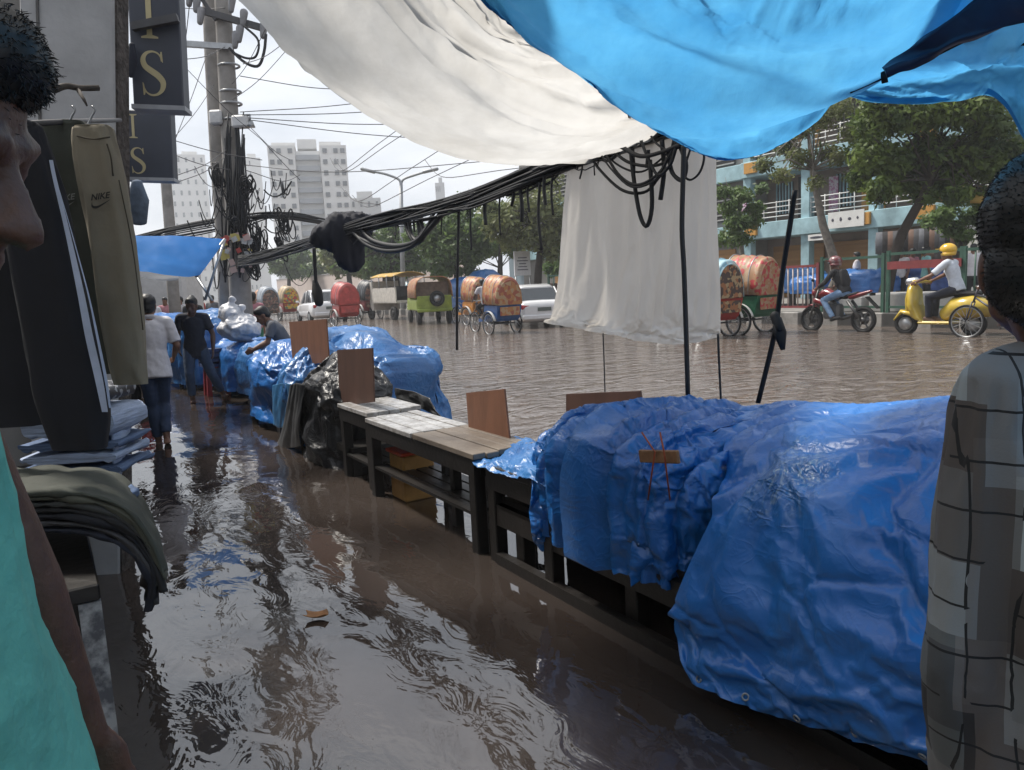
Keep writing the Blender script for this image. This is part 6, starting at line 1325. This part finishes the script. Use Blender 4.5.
# clothes hung in the shop openings across the road
for i in range(16):
    x = 880+i*5.2; s, t, z = st(T(x, 238+3*(i % 3), 26.6)); mb = MB(); h_ = .8+.3*(i % 4)/3
    mb.tube([S(s, 26.6, 2.75), S(s, 26.62, 2.4), S(s, 26.6, 2.75-h_)], [(.03, .16), (.04, .2), (.03, .17)], 8, side=vs, cap=True)
    mb.build('hanging_garment', [C_GREY, C_BLACK, C_BROWN, cloth('dkgrey', (.05, .05, .055))][i % 4], off=S(s, t, 2.75), label='dark garment hung in the shop row under the balcony across the road', cat='garment', group='garments hung across the road')
# ------------------------------------------------------------------ left side: column, wall, signs
PIL = M('plaster_grey', (.42, .42, .425), .9, var=.25, scale=2.2, bump=.35, bscale=9, dist=.02)
a_, b_ = DP(30, 150, 4.1), DP(123, 150, 4.1); wc = b_[0]-a_[0]; L = np.array(((a_[0]+b_[0])/2, 4.3, -.2)); L[0] -= .335
r = empty('concrete_column', L, 0, 'tall rough grey concrete column of the shop front behind the hung trousers', 'column'); r.rotation_euler = (0, rad(6.3), 0)
mb = MB(); mb.box((0, -.1, 2.6), (wc, .16, 5.2), ch=.01); mb.build('shaft', PIL, r)
mb = MB(); mb.box((wc/2+.006, -.11, 2.6), (.012, .12, 5.2)); mb.build('broken_edge', M('broken_brick', (.07, .06, .055), .95, var=.7, scale=18, bump=1, bscale=30, dist=.03), r)
mb = MB(); mb.box((-wc/2+.1, -.186, 2.6), (.012, .01, 5)); mb.build('crack', CONCD, r)
mb = MB(); sbox(mb, 5.0, 30, -3, .3, -.25, 3.3); mb.build('shop_building', M('wall_shop', (.2, .195, .19), .9, var=.4, scale=1), off=S(15, -1, 0), label='low grey row of shops running down the left side of the passage', cat='building')
mb = MB(); mb.box((-3.9, 4.62, 1.5), (2.75, .2, 3.5)); mb.build('shop_wall', DARKI, off=(-3.9, 4.62, 0), label='dark shop wall left of the concrete column', cat='wall')
mb = MB(); sbox(mb, -9, 4.5, -8, -3.0, -.25, 4.5); mb.build('shop_building', M('bounce_plaster', (.55, .54, .52), .9, var=.2, scale=1), off=S(-2, -5, 0), label='unseen pale shop block added behind the clothes table to shape the light', cat='building')  # unseen block added to cut sky light; walls made pale to bounce some back
SGN = M('sign_slate', (.036, .042, .06), .5, var=.2, scale=3); GOLD = M('sign_gold', (.42, .36, .2), .45, var=.1)
def letterS(mb, fn):
    P = crom(np.array([(.40, .55, 0), (.36, .75, 0), (.22, .92, 0), (-.02, .98, 0), (-.28, .88, 0), (-.42, .62, 0), (-.34, .32, 0), (-.06, .10, 0), (.22, -.10, 0), (.42, -.38, 0), (.38, -.70, 0), (.18, -.92, 0), (-.08, -.98, 0), (-.30, -.88, 0), (-.42, -.68, 0), (-.46, -.48, 0)]), 60)
    Wd = crom(np.array([(w_, 0, 0) for w_ in (.03, .03, .035, .045, .075, .11, .13, .14, .14, .13, .1, .06, .045, .035, .03, .03)]), 60)[:, 0]
    T_ = np.gradient(P, axis=0); Nn = np.stack([-T_[:, 1], T_[:, 0]], 1); Nn /= np.linalg.norm(Nn, axis=1, keepdims=True)
    vs2 = []
    for i in range(60): vs2 += [fn(P[i, 0]+Nn[i, 0]*Wd[i], P[i, 1]+Nn[i, 1]*Wd[i]), fn(P[i, 0]-Nn[i, 0]*Wd[i], P[i, 1]-Nn[i, 1]*Wd[i])]
    mb.add(vs2, [(2*i, 2*i+1, 2*i+3, 2*i+2) for i in range(59)])
    for q in ([(.43, .98), (.37, .98), (.33, .8), (.43, .5), (.46, .5)], [(-.47, -.98), (-.41, -.98), (-.36, -.8), (-.46, -.42), (-.49, -.42)]): mb.add([fn(*p_) for p_ in q], [tuple(range(5))])
def letterI(mb, fn):
    for q in ([(-.11, -.9), (.11, -.9), (.11, .9), (-.11, .9)], [(-.34, -1), (.34, -1), (.34, -.93), (.11, -.86), (-.11, -.86), (-.34, -.93)], [(-.34, 1), (.34, 1), (.34, .93), (.11, .86), (-.11, .86), (-.34, .93)]): mb.add([fn(*p_) for p_ in q], [tuple(range(len(q)))])
def signboard(label, c, w_, z0, z1, yaw, letters, th=.16, tilt=0):
    r = empty('hanging_sign', (c[0], c[1], z0), yaw, label, 'sign', None); r.rotation_euler = (0, tilt, yaw)
    MB().box((0, 0, (z1-z0)/2), (w_, th, z1-z0), ch=.008).build('panel', SGN, r)
    mb = MB(); mb.box((0, -.004, .012), (w_+.02, th+.02, .03)); mb.build('frame', M('sign_edge', (.3, .31, .33), .5), r)
    for ch_, x, z, hgt in letters:
        mb = MB(); fn = lambda a, b_: (x+a*hgt*.5, -th/2-.004, z-z0+b_*hgt*.5)
        (letterS if ch_ == 'S' else letterI)(mb, fn); mb.build('letter', GOLD, r)
    return r
Y = 5.5; zz = lambda x, y, Y: float(DP(x, y, Y)[2])
c = DP(157, 60, Y); W_ = 45/FPX*Y
signboard('upper slate hanging sign with gold letters I and S', c, W_, zz(161, 112, Y), zz(161, -75, Y), rad(8), [('S', -.025, zz(157, 77, Y), 40/FPX*Y), ('I', -.035, zz(150, 18, Y), 44/FPX*Y), ('S', -.04, zz(150, -42, Y), 40/FPX*Y)], tilt=rad(3.2))
MB().bar(DP(132, 27, Y-.14), DP(178, 18, Y-.10), .05, .05).build('sign_bracket', DKM, off=DP(150, 24, Y), label='dark bracket bar across the upper slate sign', cat='bracket')
Y = 7.4; c = DP(150, 152, Y); W_ = 42/FPX*Y
signboard('lower smaller slate hanging sign with gold letters I and S', c, W_, zz(146, 182, Y), zz(146, 112, Y), rad(8), [('S', -.1, zz(138, 163, Y), 24/FPX*Y), ('I', -.13, zz(135, 129, Y), 22/FPX*Y)], tilt=rad(3.2))
P = [DP(137, 183, 6.8), DP(138, 200, 6.8), DP(138, 222, 6.8)]; MB().tube(P, [(.05, .03), (.1, .05), (.08, .03)], 12, side=(1, 0, 0), rnd=True).build('hanging_shirt', cloth('blueshirt', (.12, .16, .22), .5), off=P[0], label='blue-grey shirt hanging under the lower slate sign', cat='shirt')
P = [DP(132, 45, 5.35), DP(133, 62, 5.35), DP(131, 76, 5.35)]; MB().tube(P, [(.02, .015), (.035, .02), (.02, .012)], 10, side=(1, 0, 0), rnd=True).build('hanging_rag', C_NAVY, off=P[0], label='dark blue rag hanging at the edge of the upper slate sign', cat='rag')
# blue awning farther on
AWB = M('awning_blue', (.02, .21, .62), .5, var=.12, scale=2, trans=.5, tcol=(.02, .3, .8))
sheet('awning', [[DP(128, 235, 10.2), DP(160, 236, 10.4), DP(195, 237, 10.6), DP(226, 239, 10.8)], [DP(132, 253, 9.6), DP(160, 256, 9.8), DP(190, 258, 10.1), DP(214, 256, 10.4)], [DP(138, 270, 9.1), (DP(162, 274, 9.3)), DP(184, 276, 9.6), DP(200, 275, 9.9)]], 50, 26, lambda u, v_, p_: .03*fbm(p_, 2, 3, 2), AWB, 'bright blue awning sheet over the left side of the passage', 'awning', thick=0)
sheet('awning', [[DP(130, 262, 11), DP(155, 268, 11), DP(180, 272, 11)], [DP(136, 275, 10), DP(158, 279, 10), DP(178, 280, 10)]], 24, 10, lambda u, v_, p_: .03*fbm(p_, 2, 3, 7), TARPG, 'small grey awning just below the bright blue awning', 'awning', thick=0)
for i, (x0, y0, x1, y1) in enumerate(((225, 239, 196, 277), (225, 239, 205, 300), (196, 276, 212, 300))):
    a_, b_ = DP(x0, y0, 10.7), DP(x1, y1, 10.4); MB().tube([a_, b_], .02, 6).build('awning_pole', STEEL, off=a_, label='thin pole propping the bright blue awning', cat='pole', group='poles of the blue awning')
s_, t_, z_ = 26, 2.0, 0; q = DP(158, 300, 26); mb = MB(); mb.box((0, 0, 1.3), (2.6, 1.5, 2.6), ch=.1); o = mb.build('delivery_van', M('van_white', (.5, .5, .5), .5, var=.15), label='white boxy vehicle far down the passage under the awning', cat='van'); o.location = (q[0], q[1], -.1)
# ------------------------------------------------------------------ hung trousers
def trousers(label, pts, Y, w_, d_, mat, seed, stripe=None, name='hanging_trousers', pocket=False):
    P = crom([DP(x, y, Y+dy) for x, y, dy, _ in pts], 40); ws = crom(np.array([(q[3], 0, 0) for q in pts]), 40)[:, 0]*Y/FPX/2
    n = 28; B = np.zeros((40, n+1, 3))
    for i in range(40):
        for j in range(n+1):
            an = 2*math.pi*j/n; e = .75
            B[i, j] = P[i]+np.array((ws[i]*math.copysign(abs(math.cos(an))**e, math.cos(an)), -d_*math.copysign(abs(math.sin(an))**e, math.sin(an))+.012*fbm((an*1.0 if j < n else 0, i*.06, seed), 1.6, 3, seed), 0))
    B = relax_tube(B, lambda u, v_, i, j: 1.0 if j < 2 else .06, frames=16, grow=.10, grav=.5, bend=.02)
    L = P[0]; r = grid_mb(B).build(name, mat, off=L, label=label, cat='trousers', group='trousers hung for sale')
    if stripe:
        for f0, f1 in stripe:
            k0 = [P[i]+np.array((ws[i]*(f0[0]*(1-i/39)+f0[1]*i/39), -d_-.014, 0)) for i in range(40)]; k1 = [P[i]+np.array((ws[i]*(f1[0]*(1-i/39)+f1[1]*i/39), -d_-.012, 0)) for i in range(40)]
            grid_mb(np.array([k0, k1])).build('stripe', M('stripe_pale', (.42, .48, .62), .7), r, off=L)
    return r, L
KH = M('cloth_khaki', (.24, .21, .155), .85, var=.15, scale=4, bump=.3, bscale=25); OL = M('cloth_olive', (.045, .05, .04), .85, var=.25, scale=4, bump=.3, bscale=25); NV = M('cloth_midnight', (.007, .008, .013), .85, var=.3, scale=4)
kr, kl = trousers('khaki jogging trousers with a dark logo hung at the column', [(93, 126, 0, 30), (94, 134, 0, 38), (100, 165, 0, 42), (109, 205, 0, 42), (117, 245, 0, 40), (124, 290, 0, 37), (132, 340, 0, 31), (136, 362, 0, 25)], 2.6, .1, .035, KH, 3)
nk = MATS.setdefault('print_dark', M('print_dark', (.02, .02, .02), .7)); mo = V(kl)
mb = MB(); mb.tube(crom([DP(107, 144, 2.56), DP(111, 158, 2.55), DP(113, 176, 2.56)], 12), .0025, 5); mb.tube(crom([DP(77, 136, 2.56), DP(93, 139, 2.55), DP(110, 137, 2.56)], 12), .0025, 5); mb.tube(crom([DP(119, 180, 2.57), DP(133, 250, 2.57), DP(143, 330, 2.57)], 14), .002, 5); mb.build('seam', M('seam_dark', (.06, .05, .035), .9), kr, off=kl)
text_mb('NIKE', lambda x, y, z: DP(100+x, 196.5-y+x*-.15, 2.545+z*.001), 8.5, .3, shear=.15, bold=.25).build('logo_lettering', nk, kr, off=kl)
def swoosh(fn, mb):
    up = crom(np.array([(-10, -1, 0), (-9, -6, 0), (-4, -6.5, 0), (3, -3.2, 0), (11, 1.2, 0)]), 20); lo = crom(np.array([(-10, -1, 0), (-10.5, -7.5, 0), (-5.5, -9.5, 0), (2, -5.6, 0), (11, 1.2, 0)]), 20)
    mb.add([fn(p_[0], p_[1]) for p_ in up]+[fn(p_[0], p_[1]) for p_ in lo], [(i, i+1, 21+i, 20+i) for i in range(19)]); return mb
swoosh(lambda x, y: DP(101+x*.9, 206-y*.9-6, 2.545), MB()).build('logo_mark', nk, kr, off=kl)
orr, ol = trousers('dark olive trousers hung between the khaki and the striped pair', [(64, 122, 0, 36), (66, 132, 0, 46), (72, 165, 0, 52), (80, 210, 0, 52), (90, 260, 0, 50), (101, 310, 0, 46), (109, 352, 0, 42)], 2.8, .1, .035, OL, 5)
nk2 = M('print_grey', (.2, .21, .2), .7)
text_mb('NIKE', lambda x, y, z: DP(65+x, 198-y+x*-.15, 2.745+z*.001), 8.5, .3, shear=.15, bold=.2).build('logo_lettering', nk2, orr, off=ol)
swoosh(lambda x, y: DP(66+x*.8, 208-y*.8-6, 2.745), MB()).build('logo_mark', nk2, orr, off=ol)
tk, tkl = trousers('black track trousers with pale side stripes hung nearest the teal-shirted man', [(18, 122, 0, 30), (20, 134, 0, 44), (29, 180, 0, 62), (42, 232, 0, 62), (57, 292, 0, 66), (67, 336, 0, 68), (77, 380, 0, 66), (84, 420, 0, 50)], 2.35, .12, .04, NV, 7)
for nm_, xs_ in (('a', ((49, 53, 160), (53, 57, 180), (65, 70, 232), (77, 84, 292), (85, 93, 336), (95, 103, 380), (102, 108, 412))), ('b', ((59, 59.6, 190), (71, 72, 232), (87, 88.5, 292), (96, 98.5, 336), (104.5, 107.5, 380), (109, 111, 408)))):
    grid_mb(np.array([crom([DP(a, y, 2.288 if nm_ == 'a' else 2.30) for a, b_, y in xs_], 30), crom([DP(b_, y, 2.29 if nm_ == 'a' else 2.305) for a, b_, y in xs_], 30)])).build('stripe', M('stripe_pale', (.42, .48, .62), .7), tk, off=tkl)
trousers('black trousers hung deepest in the shadow at the left', [(-15, 120, .2, 70), (-5, 200, .2, 80), (5, 300, .2, 80), (15, 400, .2, 70)], 2.5, .12, .04, NV, 9)
mb = MB(); mb.tube(crom([DP(54, 90, 2.75), DP(66, 86, 2.8), DP(80, 88, 2.88), DP(98, 88, 2.95)], 14), .012, 6); mb.tube([DP(78, 90, 2.85), DP(84, 100, 2.8), DP(87, 106, 2.8)], [.008, .006, .003], 5); mb.build('hanging_rod', M('stick_grey', (.07, .06, .052), .9, var=.5, scale=20), off=DP(70, 90, 2.8), label='rough stick above the hung trousers', cat='stick')
mb = MB(); mb.tube([DP(-60, 128, 2.3), DP(60, 122, 2.75), DP(120, 120, 3.9)], .010, 8); mb.build('hanging_rod', DKM, off=DP(60, 122, 2.75), label='thin rail carrying the hung trousers', cat='rail')
for i, (x, Y) in enumerate(((72, 2.8), (92, 2.9))):
    mb = MB(); mb.tube(crom([DP(x-14, 134, Y), DP(x-4, 124, Y), DP(x, 116, Y), DP(x+3, 110, Y), DP(x, 106, Y)], 16), .004, 5); mb.tube([DP(x-4, 124, Y), DP(x+16, 134, Y)], .004, 5); mb.build('clothes_hanger', STEEL, off=DP(x, 116, Y), label=['wire hanger of the olive trousers', 'wire hanger of the khaki trousers'][i], cat='hanger')
# ------------------------------------------------------------------ clothes table at the left
L = S(3.6, -.4, 0); r = empty('clothes_table', L, 0, 'dark wooden clothes table under the draped olive trousers', 'table')
mb = MB(); sbox(mb, 2.45, 4.6, -.95, .06, .68, .73, 0, .005); mb.build('table_top', WOODD, r, off=L)
mb = MB(); sbox(mb, 2.5, 4.55, -.9, .0, -.2, .679); mb.build('cabinet', WOODD, r, off=L)
mb = MB(); sbox(mb, 2.9, 3.3, .045, .065, -.2, .675); mb.build('side_panel', M('ply_cream', (.42, .31, .2), .7, scale=6, col2=(.16, .1, .065), thr=(.25, .42), bump=.2), r, off=L)
mb = MB(); sbox(mb, 2.47, 2.492, -.24, -.04, -.2, .66); mb.build('side_panel', MATS['ply_cream'], r, off=L)
mb = MB(); sbox(mb, 2.46, 2.55, .0, .06, -.2, .675); mb.build('post', M('post_painted', (.33, .33, .33), .6, scale=16, col2=(.08, .08, .09), thr=(.4, .6)), r, off=L)
def drape(label, dy, mat, seed, n=0):
    rows = [[DP(x, y+dy, Y) for x, y in ((-80, 474), (0, 470), (60, 467), (105, 471), (132, 486), (148, 512), (156+n, 545))] for Y in (2.75,)]
    rows += [[DP(x, y+dy, 2.5) for x, y in ((-80, 486), (0, 482), (60, 478), (104, 482), (133, 498), (152, 526), (162+n, 558))]]
    rows += [[DP(x, y+dy, 2.28) for x, y in ((-80, 500), (0, 494), (58, 490), (102, 496), (133, 512), (154, 542), (164+n, 572))]]
    rows += [[DP(x-2, y+dy, 2.27) for x, y in ((-80, 505), (0, 499), (58, 495), (101, 501), (131, 517), (151, 547), (160+n, 574))]]
    sheet('draped_trousers', rows, 60, 24, lambda u, v_, p_: .016*fbm(p_, 5, 3, seed)+.012*(ridge((p_[0]*1.5, p_[1]*4, p_[2]), 5, seed, 2)-.5), mat, label, 'trousers', 'trousers draped over the table edge', thick=.006)
drape('olive trousers draped topmost over the table edge', 0, OL, 1)
drape('faded olive trousers draped just under the topmost pair', 6, M('cloth_fadedolive', (.07, .072, .055), .85, var=.2), 8, 3)
drape('black trousers between the grey-green and near black pairs', 18, C_BLACK, 9, 2)
drape('dark grey trousers near the bottom of the draped pile', 31, cloth('dkgrey2', (.05, .05, .055)), 10, -5)
drape('dark grey-green trousers draped under the faded olive pair', 12, M('cloth_slate', (.035, .037, .036), .85, var=.2), 2, -4)
drape('near black trousers draped in the lower half of the pile', 24, NV, 3, -8)
drape('charcoal trousers draped lowest over the table edge', 38, C_NAVY, 4, -14)
def folded(label, x0, x1, y0, y1, Y, mat, seed, dd=.28):
    a, b_ = DP(x0, y1, Y), DP(x1, y0, Y); w_ = b_[0]-a[0]; h_ = max(.02, b_[2]-a[2]); c_ = (a+b_)/2+np.array((0, dd/2, 0))
    mb = MB(); n = 30; ring = []
    for yv, k in ((-.5, .9), (-.46, 1), (0, 1.02), (.46, 1), (.5, .9)):
        ring.append([(w_/2*math.copysign(abs(math.cos(q))**.5, math.cos(q))*(.97+.03*k), yv*dd, h_/2*k*math.copysign(abs(math.sin(q))**.5, math.sin(q))+.016*fbm((math.cos(q)*3, yv*3, seed+math.sin(q)), 1.5, 4, seed)) for q in [2*math.pi*i/n for i in range(n)]])
    mb.loft(ring); o = mb.build('folded_jeans', mat, label=label, cat='jeans', group='folded jeans stacked on the clothes table'); o.location = V(c_); return o
JL = M('denim_pale', (.36, .43, .58), .85, var=.3, scale=9, bump=.8, bscale=9, dist=.012, stretch=(1, 1, 9)); JM = M('denim_mid', (.10, .15, .26), .85, var=.4, scale=9, bump=.8, bscale=9, dist=.012, stretch=(1, 1, 9)); JD = M('denim_dark', (.018, .024, .045), .85, var=.3, scale=12); JP = deco_mat('print_dark_white', (.02, .022, .03), (.03, .03, .04), (.3, .31, .33), 60)
for i, (x0, x1, y0, y1, mat, lab) in enumerate(((20, 116, 452, 466, JL, 'pale folded jeans second from bottom of the stack'), (18, 118, 441, 452, JM, 'mid blue folded jeans in the middle of the stack'), (22, 112, 408, 441, JL, 'bulky pale blue folded jeans near the top of the stack'), (24, 100, 388, 408, JP, 'dark patterned folded cloth topmost on the jeans stack'), (10, 122, 466, 478, JM, 'mid blue folded jeans lowest of the visible stack'))):
    folded(lab, x0, x1, y0, y1, 2.9, mat, i)
for i, (x0, x1, y0, y1, mat, lab) in enumerate(((30, 62, 512, 530, cloth('camo', (.12, .12, .085), .6, sc=30), 'camouflage folded trousers in the gap below the draped trousers'), (64, 98, 514, 532, cloth('sandy', (.2, .17, .13), .3), 'sandy folded trousers in the gap below the draped trousers'), (74, 110, 502, 514, JM, 'blue folded jeans squeezed below the draped trousers'))):
    folded(lab, x0, x1, y0, y1, 2.45, mat, 9+i, .2)
rows = [[DP(112, 415, 2.95), DP(120, 418, 3.0), DP(124, 412, 3.1)], [DP(113, 440, 2.95), DP(122, 442, 3.0), DP(127, 436, 3.1)], [DP(112, 472, 2.95), DP(118, 476, 3.0), DP(124, 470, 3.1)]]
sheet('jeans_leg', rows, 14, 24, lambda u, v_, p_: .015*fbm(p_, 9, 3, 2), JL, 'pale jeans leg hanging off the right side of the stack', 'jeans', thick=.012)
# ------------------------------------------------------------------ foreground men
SKF = M('skin_fore', (.115, .052, .034), .5, var=.3, scale=38, bump=.45, bscale=170, dist=.0025)
TEAL = M('cloth_teal', (.135, .42, .335), .9, var=.12, scale=5, bump=.55, bscale=11, dist=.03, bdetail=9)
hx, hy, hz = -.472, .60, 1.685
bx, by = -.602, .64; ga = rad(-60)
def loc2(wx, wy, wz):
    q = Matrix.Rotation(-ga, 3, 'Z') @ Vector((wx-bx, wy-by, wz)); return (q.x, q.y, wz-.16)
teal_pose = dict(pelvis=(0, .0, 1.0-.0), chest=(0, .0, 1.30), neck=(.03, .03, 1.50), head=loc2(hx, hy, hz), shR=(.165, -.02, 1.42), shL=(-.175, .02, 1.43), elR=(.20, -.08, 1.12), wrR=(.2, -.02, .88), elL=(-.205, .10, 1.13), wrL=(-.225, .155, .83),
                 hipR=(.09, 0, .95), knR=(.1, .03, .5), anR=(.1, -.01, .08), hipL=(-.09, 0, .95), knL=(-.1, .03, .5), anL=(-.1, -.01, .08))
tp_ = person('man in a teal T-shirt looking down beside the hung trousers', (bx, by, .16), ga, teal_pose, 1.0, .006, TEAL, C_BLACK, SKF, sleeve=.5, yaw=rad(22), pitch=rad(24), wr=.016, untuck=.3, collar=True, fat=1.12, relax=(.04, .07))
pl = bpy.data.materials.new('plaid'); pl.use_nodes = True; nt = pl.node_tree; b = nt.nodes['Principled BSDF']; b.inputs['Roughness'].default_value = .75
tc = nd(nt, 'ShaderNodeTexCoord'); mp = nd(nt, 'ShaderNodeMapping'); nt.links.new(tc.outputs['Object'], mp.inputs['Vector']); mp.inputs['Rotation'].default_value = (rad(-90), 0, rad(3))
nz = nd(nt, 'ShaderNodeTexNoise'); nz.inputs['Scale'].default_value = 6; nt.links.new(mp.outputs[0], nz.inputs['Vector'])
mv0 = nd(nt, 'ShaderNodeMixRGB'); mv0.inputs[0].default_value = .012; nt.links.new(tc.outputs['Object'], mv0.inputs[1]); nt.links.new(nz.outputs['Color'], mv0.inputs[2]); mv = mv0
sxx = nd(nt, 'ShaderNodeSeparateXYZ'); nt.links.new(mv0.outputs[0], sxx.inputs[0])
ax_ = nd(nt, 'ShaderNodeMath', operation='MULTIPLY_ADD'); nt.links.new(sxx.outputs[1], ax_.inputs[0]); ax_.inputs[1].default_value = -.7; nt.links.new(sxx.outputs[0], ax_.inputs[2])
def brick(w_, h_, off, ramp, rot):
    cx = nd(nt, 'ShaderNodeCombineXYZ'); nt.links.new((ax_.outputs[0] if not rot else sxx.outputs[2]), cx.inputs[0]); nt.links.new((sxx.outputs[2] if not rot else ax_.outputs[0]), cx.inputs[1])
    m_ = nd(nt, 'ShaderNodeMapping'); m_.inputs['Location'].default_value = (off, off*.6, 0); nt.links.new(cx.outputs[0], m_.inputs['Vector'])
    k = nd(nt, 'ShaderNodeTexBrick'); k.inputs['Scale'].default_value = 1; k.inputs['Brick Width'].default_value = w_; k.inputs['Row Height'].default_value = h_; k.inputs['Mortar Size'].default_value = 0; k.inputs['Color1'].default_value = (0, 0, 0, 1); k.inputs['Color2'].default_value = (1, 1, 1, 1); k.offset = .37
    nt.links.new(m_.outputs[0], k.inputs['Vector']); r_ = nd(nt, 'ShaderNodeValToRGB'); r_.color_ramp.interpolation = 'CONSTANT'; e = r_.color_ramp.elements
    e[0].color = rgba(ramp[0][1]); e[1].position = ramp[1][0]; e[1].color = rgba(ramp[1][1])
    for ps, c_ in ramp[2:]: q = e.new(ps); q.color = rgba(c_)
    nt.links.new(k.outputs['Color'], r_.inputs[0]); return r_.outputs[0]
pA = brick(.075, .095, .013, [(0, (.21, .22, .235)), (.28, (.085, .072, .068)), (.5, (.38, .42, .44)), (.62, (.12, .10, .095)), (.86, (.02, .02, .024))], False)
pB = brick(.11, .052, .037, [(0, (.24, .25, .265)), (.3, (.09, .075, .07)), (.55, (.42, .45, .46)), (.7, (.15, .13, .125)), (.9, (.03, .03, .034))], True)
rp = nd(nt, 'ShaderNodeMixRGB'); rp.inputs[0].default_value = .27; nt.links.new(pA, rp.inputs[1]); nt.links.new(pB, rp.inputs[2])
sx = nd(nt, 'ShaderNodeSeparateXYZ'); nt.links.new(mv.outputs[0], sx.inputs[0])
def line(sock, per, ph, w_):
    a = nd(nt, 'ShaderNodeMath', operation='MULTIPLY_ADD'); a.inputs[1].default_value = 1/per; a.inputs[2].default_value = ph; nt.links.new(sock, a.inputs[0])
    f = nd(nt, 'ShaderNodeMath', operation='FRACT'); nt.links.new(a.outputs[0], f.inputs[0])
    l_ = nd(nt, 'ShaderNodeMath', operation='LESS_THAN'); l_.inputs[1].default_value = w_; nt.links.new(f.outputs[0], l_.inputs[0]); return l_.outputs[0]
mxn = nd(nt, 'ShaderNodeMath', operation='MAXIMUM'); nt.links.new(line(sx.outputs[0], .047, .3, .055), mxn.inputs[0]); nt.links.new(line(sx.outputs[2], .06, .1, .05), mxn.inputs[1])
n2 = nd(nt, 'ShaderNodeTexNoise'); n2.inputs['Scale'].default_value = 9; nt.links.new(tc.outputs['Object'], n2.inputs['Vector']); gt = nd(nt, 'ShaderNodeMath', operation='GREATER_THAN'); gt.inputs[1].default_value = .46; nt.links.new(n2.outputs['Fac'], gt.inputs[0])
mu = nd(nt, 'ShaderNodeMath', operation='MULTIPLY'); nt.links.new(mxn.outputs[0], mu.inputs[0]); nt.links.new(gt.outputs[0], mu.inputs[1])
mk = nd(nt, 'ShaderNodeMixRGB'); nt.links.new(mu.outputs[0], mk.inputs[0]); nt.links.new(rp.outputs[0], mk.inputs[1]); mk.inputs[2].default_value = (.012, .012, .014, 1); nt.links.new(mk.outputs[0], b.inputs['Base Color'])
n3_ = nd(nt, 'ShaderNodeTexNoise'); n3_.inputs['Scale'].default_value = 380; nt.links.new(tc.outputs['Object'], n3_.inputs['Vector']); bpn = nd(nt, 'ShaderNodeBump'); bpn.inputs['Strength'].default_value = .2; bpn.inputs['Distance'].default_value = .0015; nt.links.new(n3_.outputs['Fac'], bpn.inputs['Height']); nt.links.new(bpn.outputs[0], b.inputs['Normal'])
pp = dict(pelvis=(0, 0, .86), chest=(0, 0, 1.17), neck=(-.045, -.005, 1.39), head=(-.08, .02, 1.495), shR=(.17, 0, 1.32), shL=(-.145, 0, 1.335), elR=(.20, -.02, 1.02), wrR=(.19, .06, .78), elL=(-.185, -.0, 1.02), wrL=(-.15, .06, .78),
          hipR=(.085, 0, .83), knR=(.09, .03, .45), anR=(.09, -.01, .08), hipL=(-.085, 0, .83), knL=(-.09, .03, .45), anL=(-.09, -.01, .08))
pman = person('man in a grey-brown patchwork plaid shirt seen from behind beside the largest tarpaulin', (.75, .88, .05), rad(-4), pp, 1.0, .006, pl, C_NAVY, SKF, sleeve=1.9, relax=(.04, .07), yaw=rad(38), wr=.008, untuck=.16, collar=True, fat=1.1)
# short hair strands on the two near heads
def strands(o, c, R_, n, L_, seed, frontcut):
    r2 = random.Random(seed); mb = MB(); me = o.data; co = [v.co for v in me.vertices]; no = [v.normal for v in me.vertices]
    for _ in range(n):
        i = r2.randrange(len(co)); p_ = np.array(co[i]); n_ = np.array(no[i])
        d = n_*.16+np.array((r2.gauss(0, .6), r2.gauss(0, .6), r2.gauss(-.35, .5))); d /= np.linalg.norm(d); l = L_*r2.uniform(.5, 1.3); k = np.array((r2.gauss(0, .3), r2.gauss(0, .3), -.3))
        mb.tube([p_-n_*.002, p_+d*l*.5, p_+(d+k*.5)*l], [.0006, .0005, .0002], 3, cap=False)
    return mb.build('hair_strands', HAIR, o)
for man, nn, L_ in ((tp_, 18000, .0055), (pman, 18000, .0035)):
    hr = [c for c in man.children if c.name.startswith('hair')][0]; strands(hr, None, None, nn, L_, 3, 0)
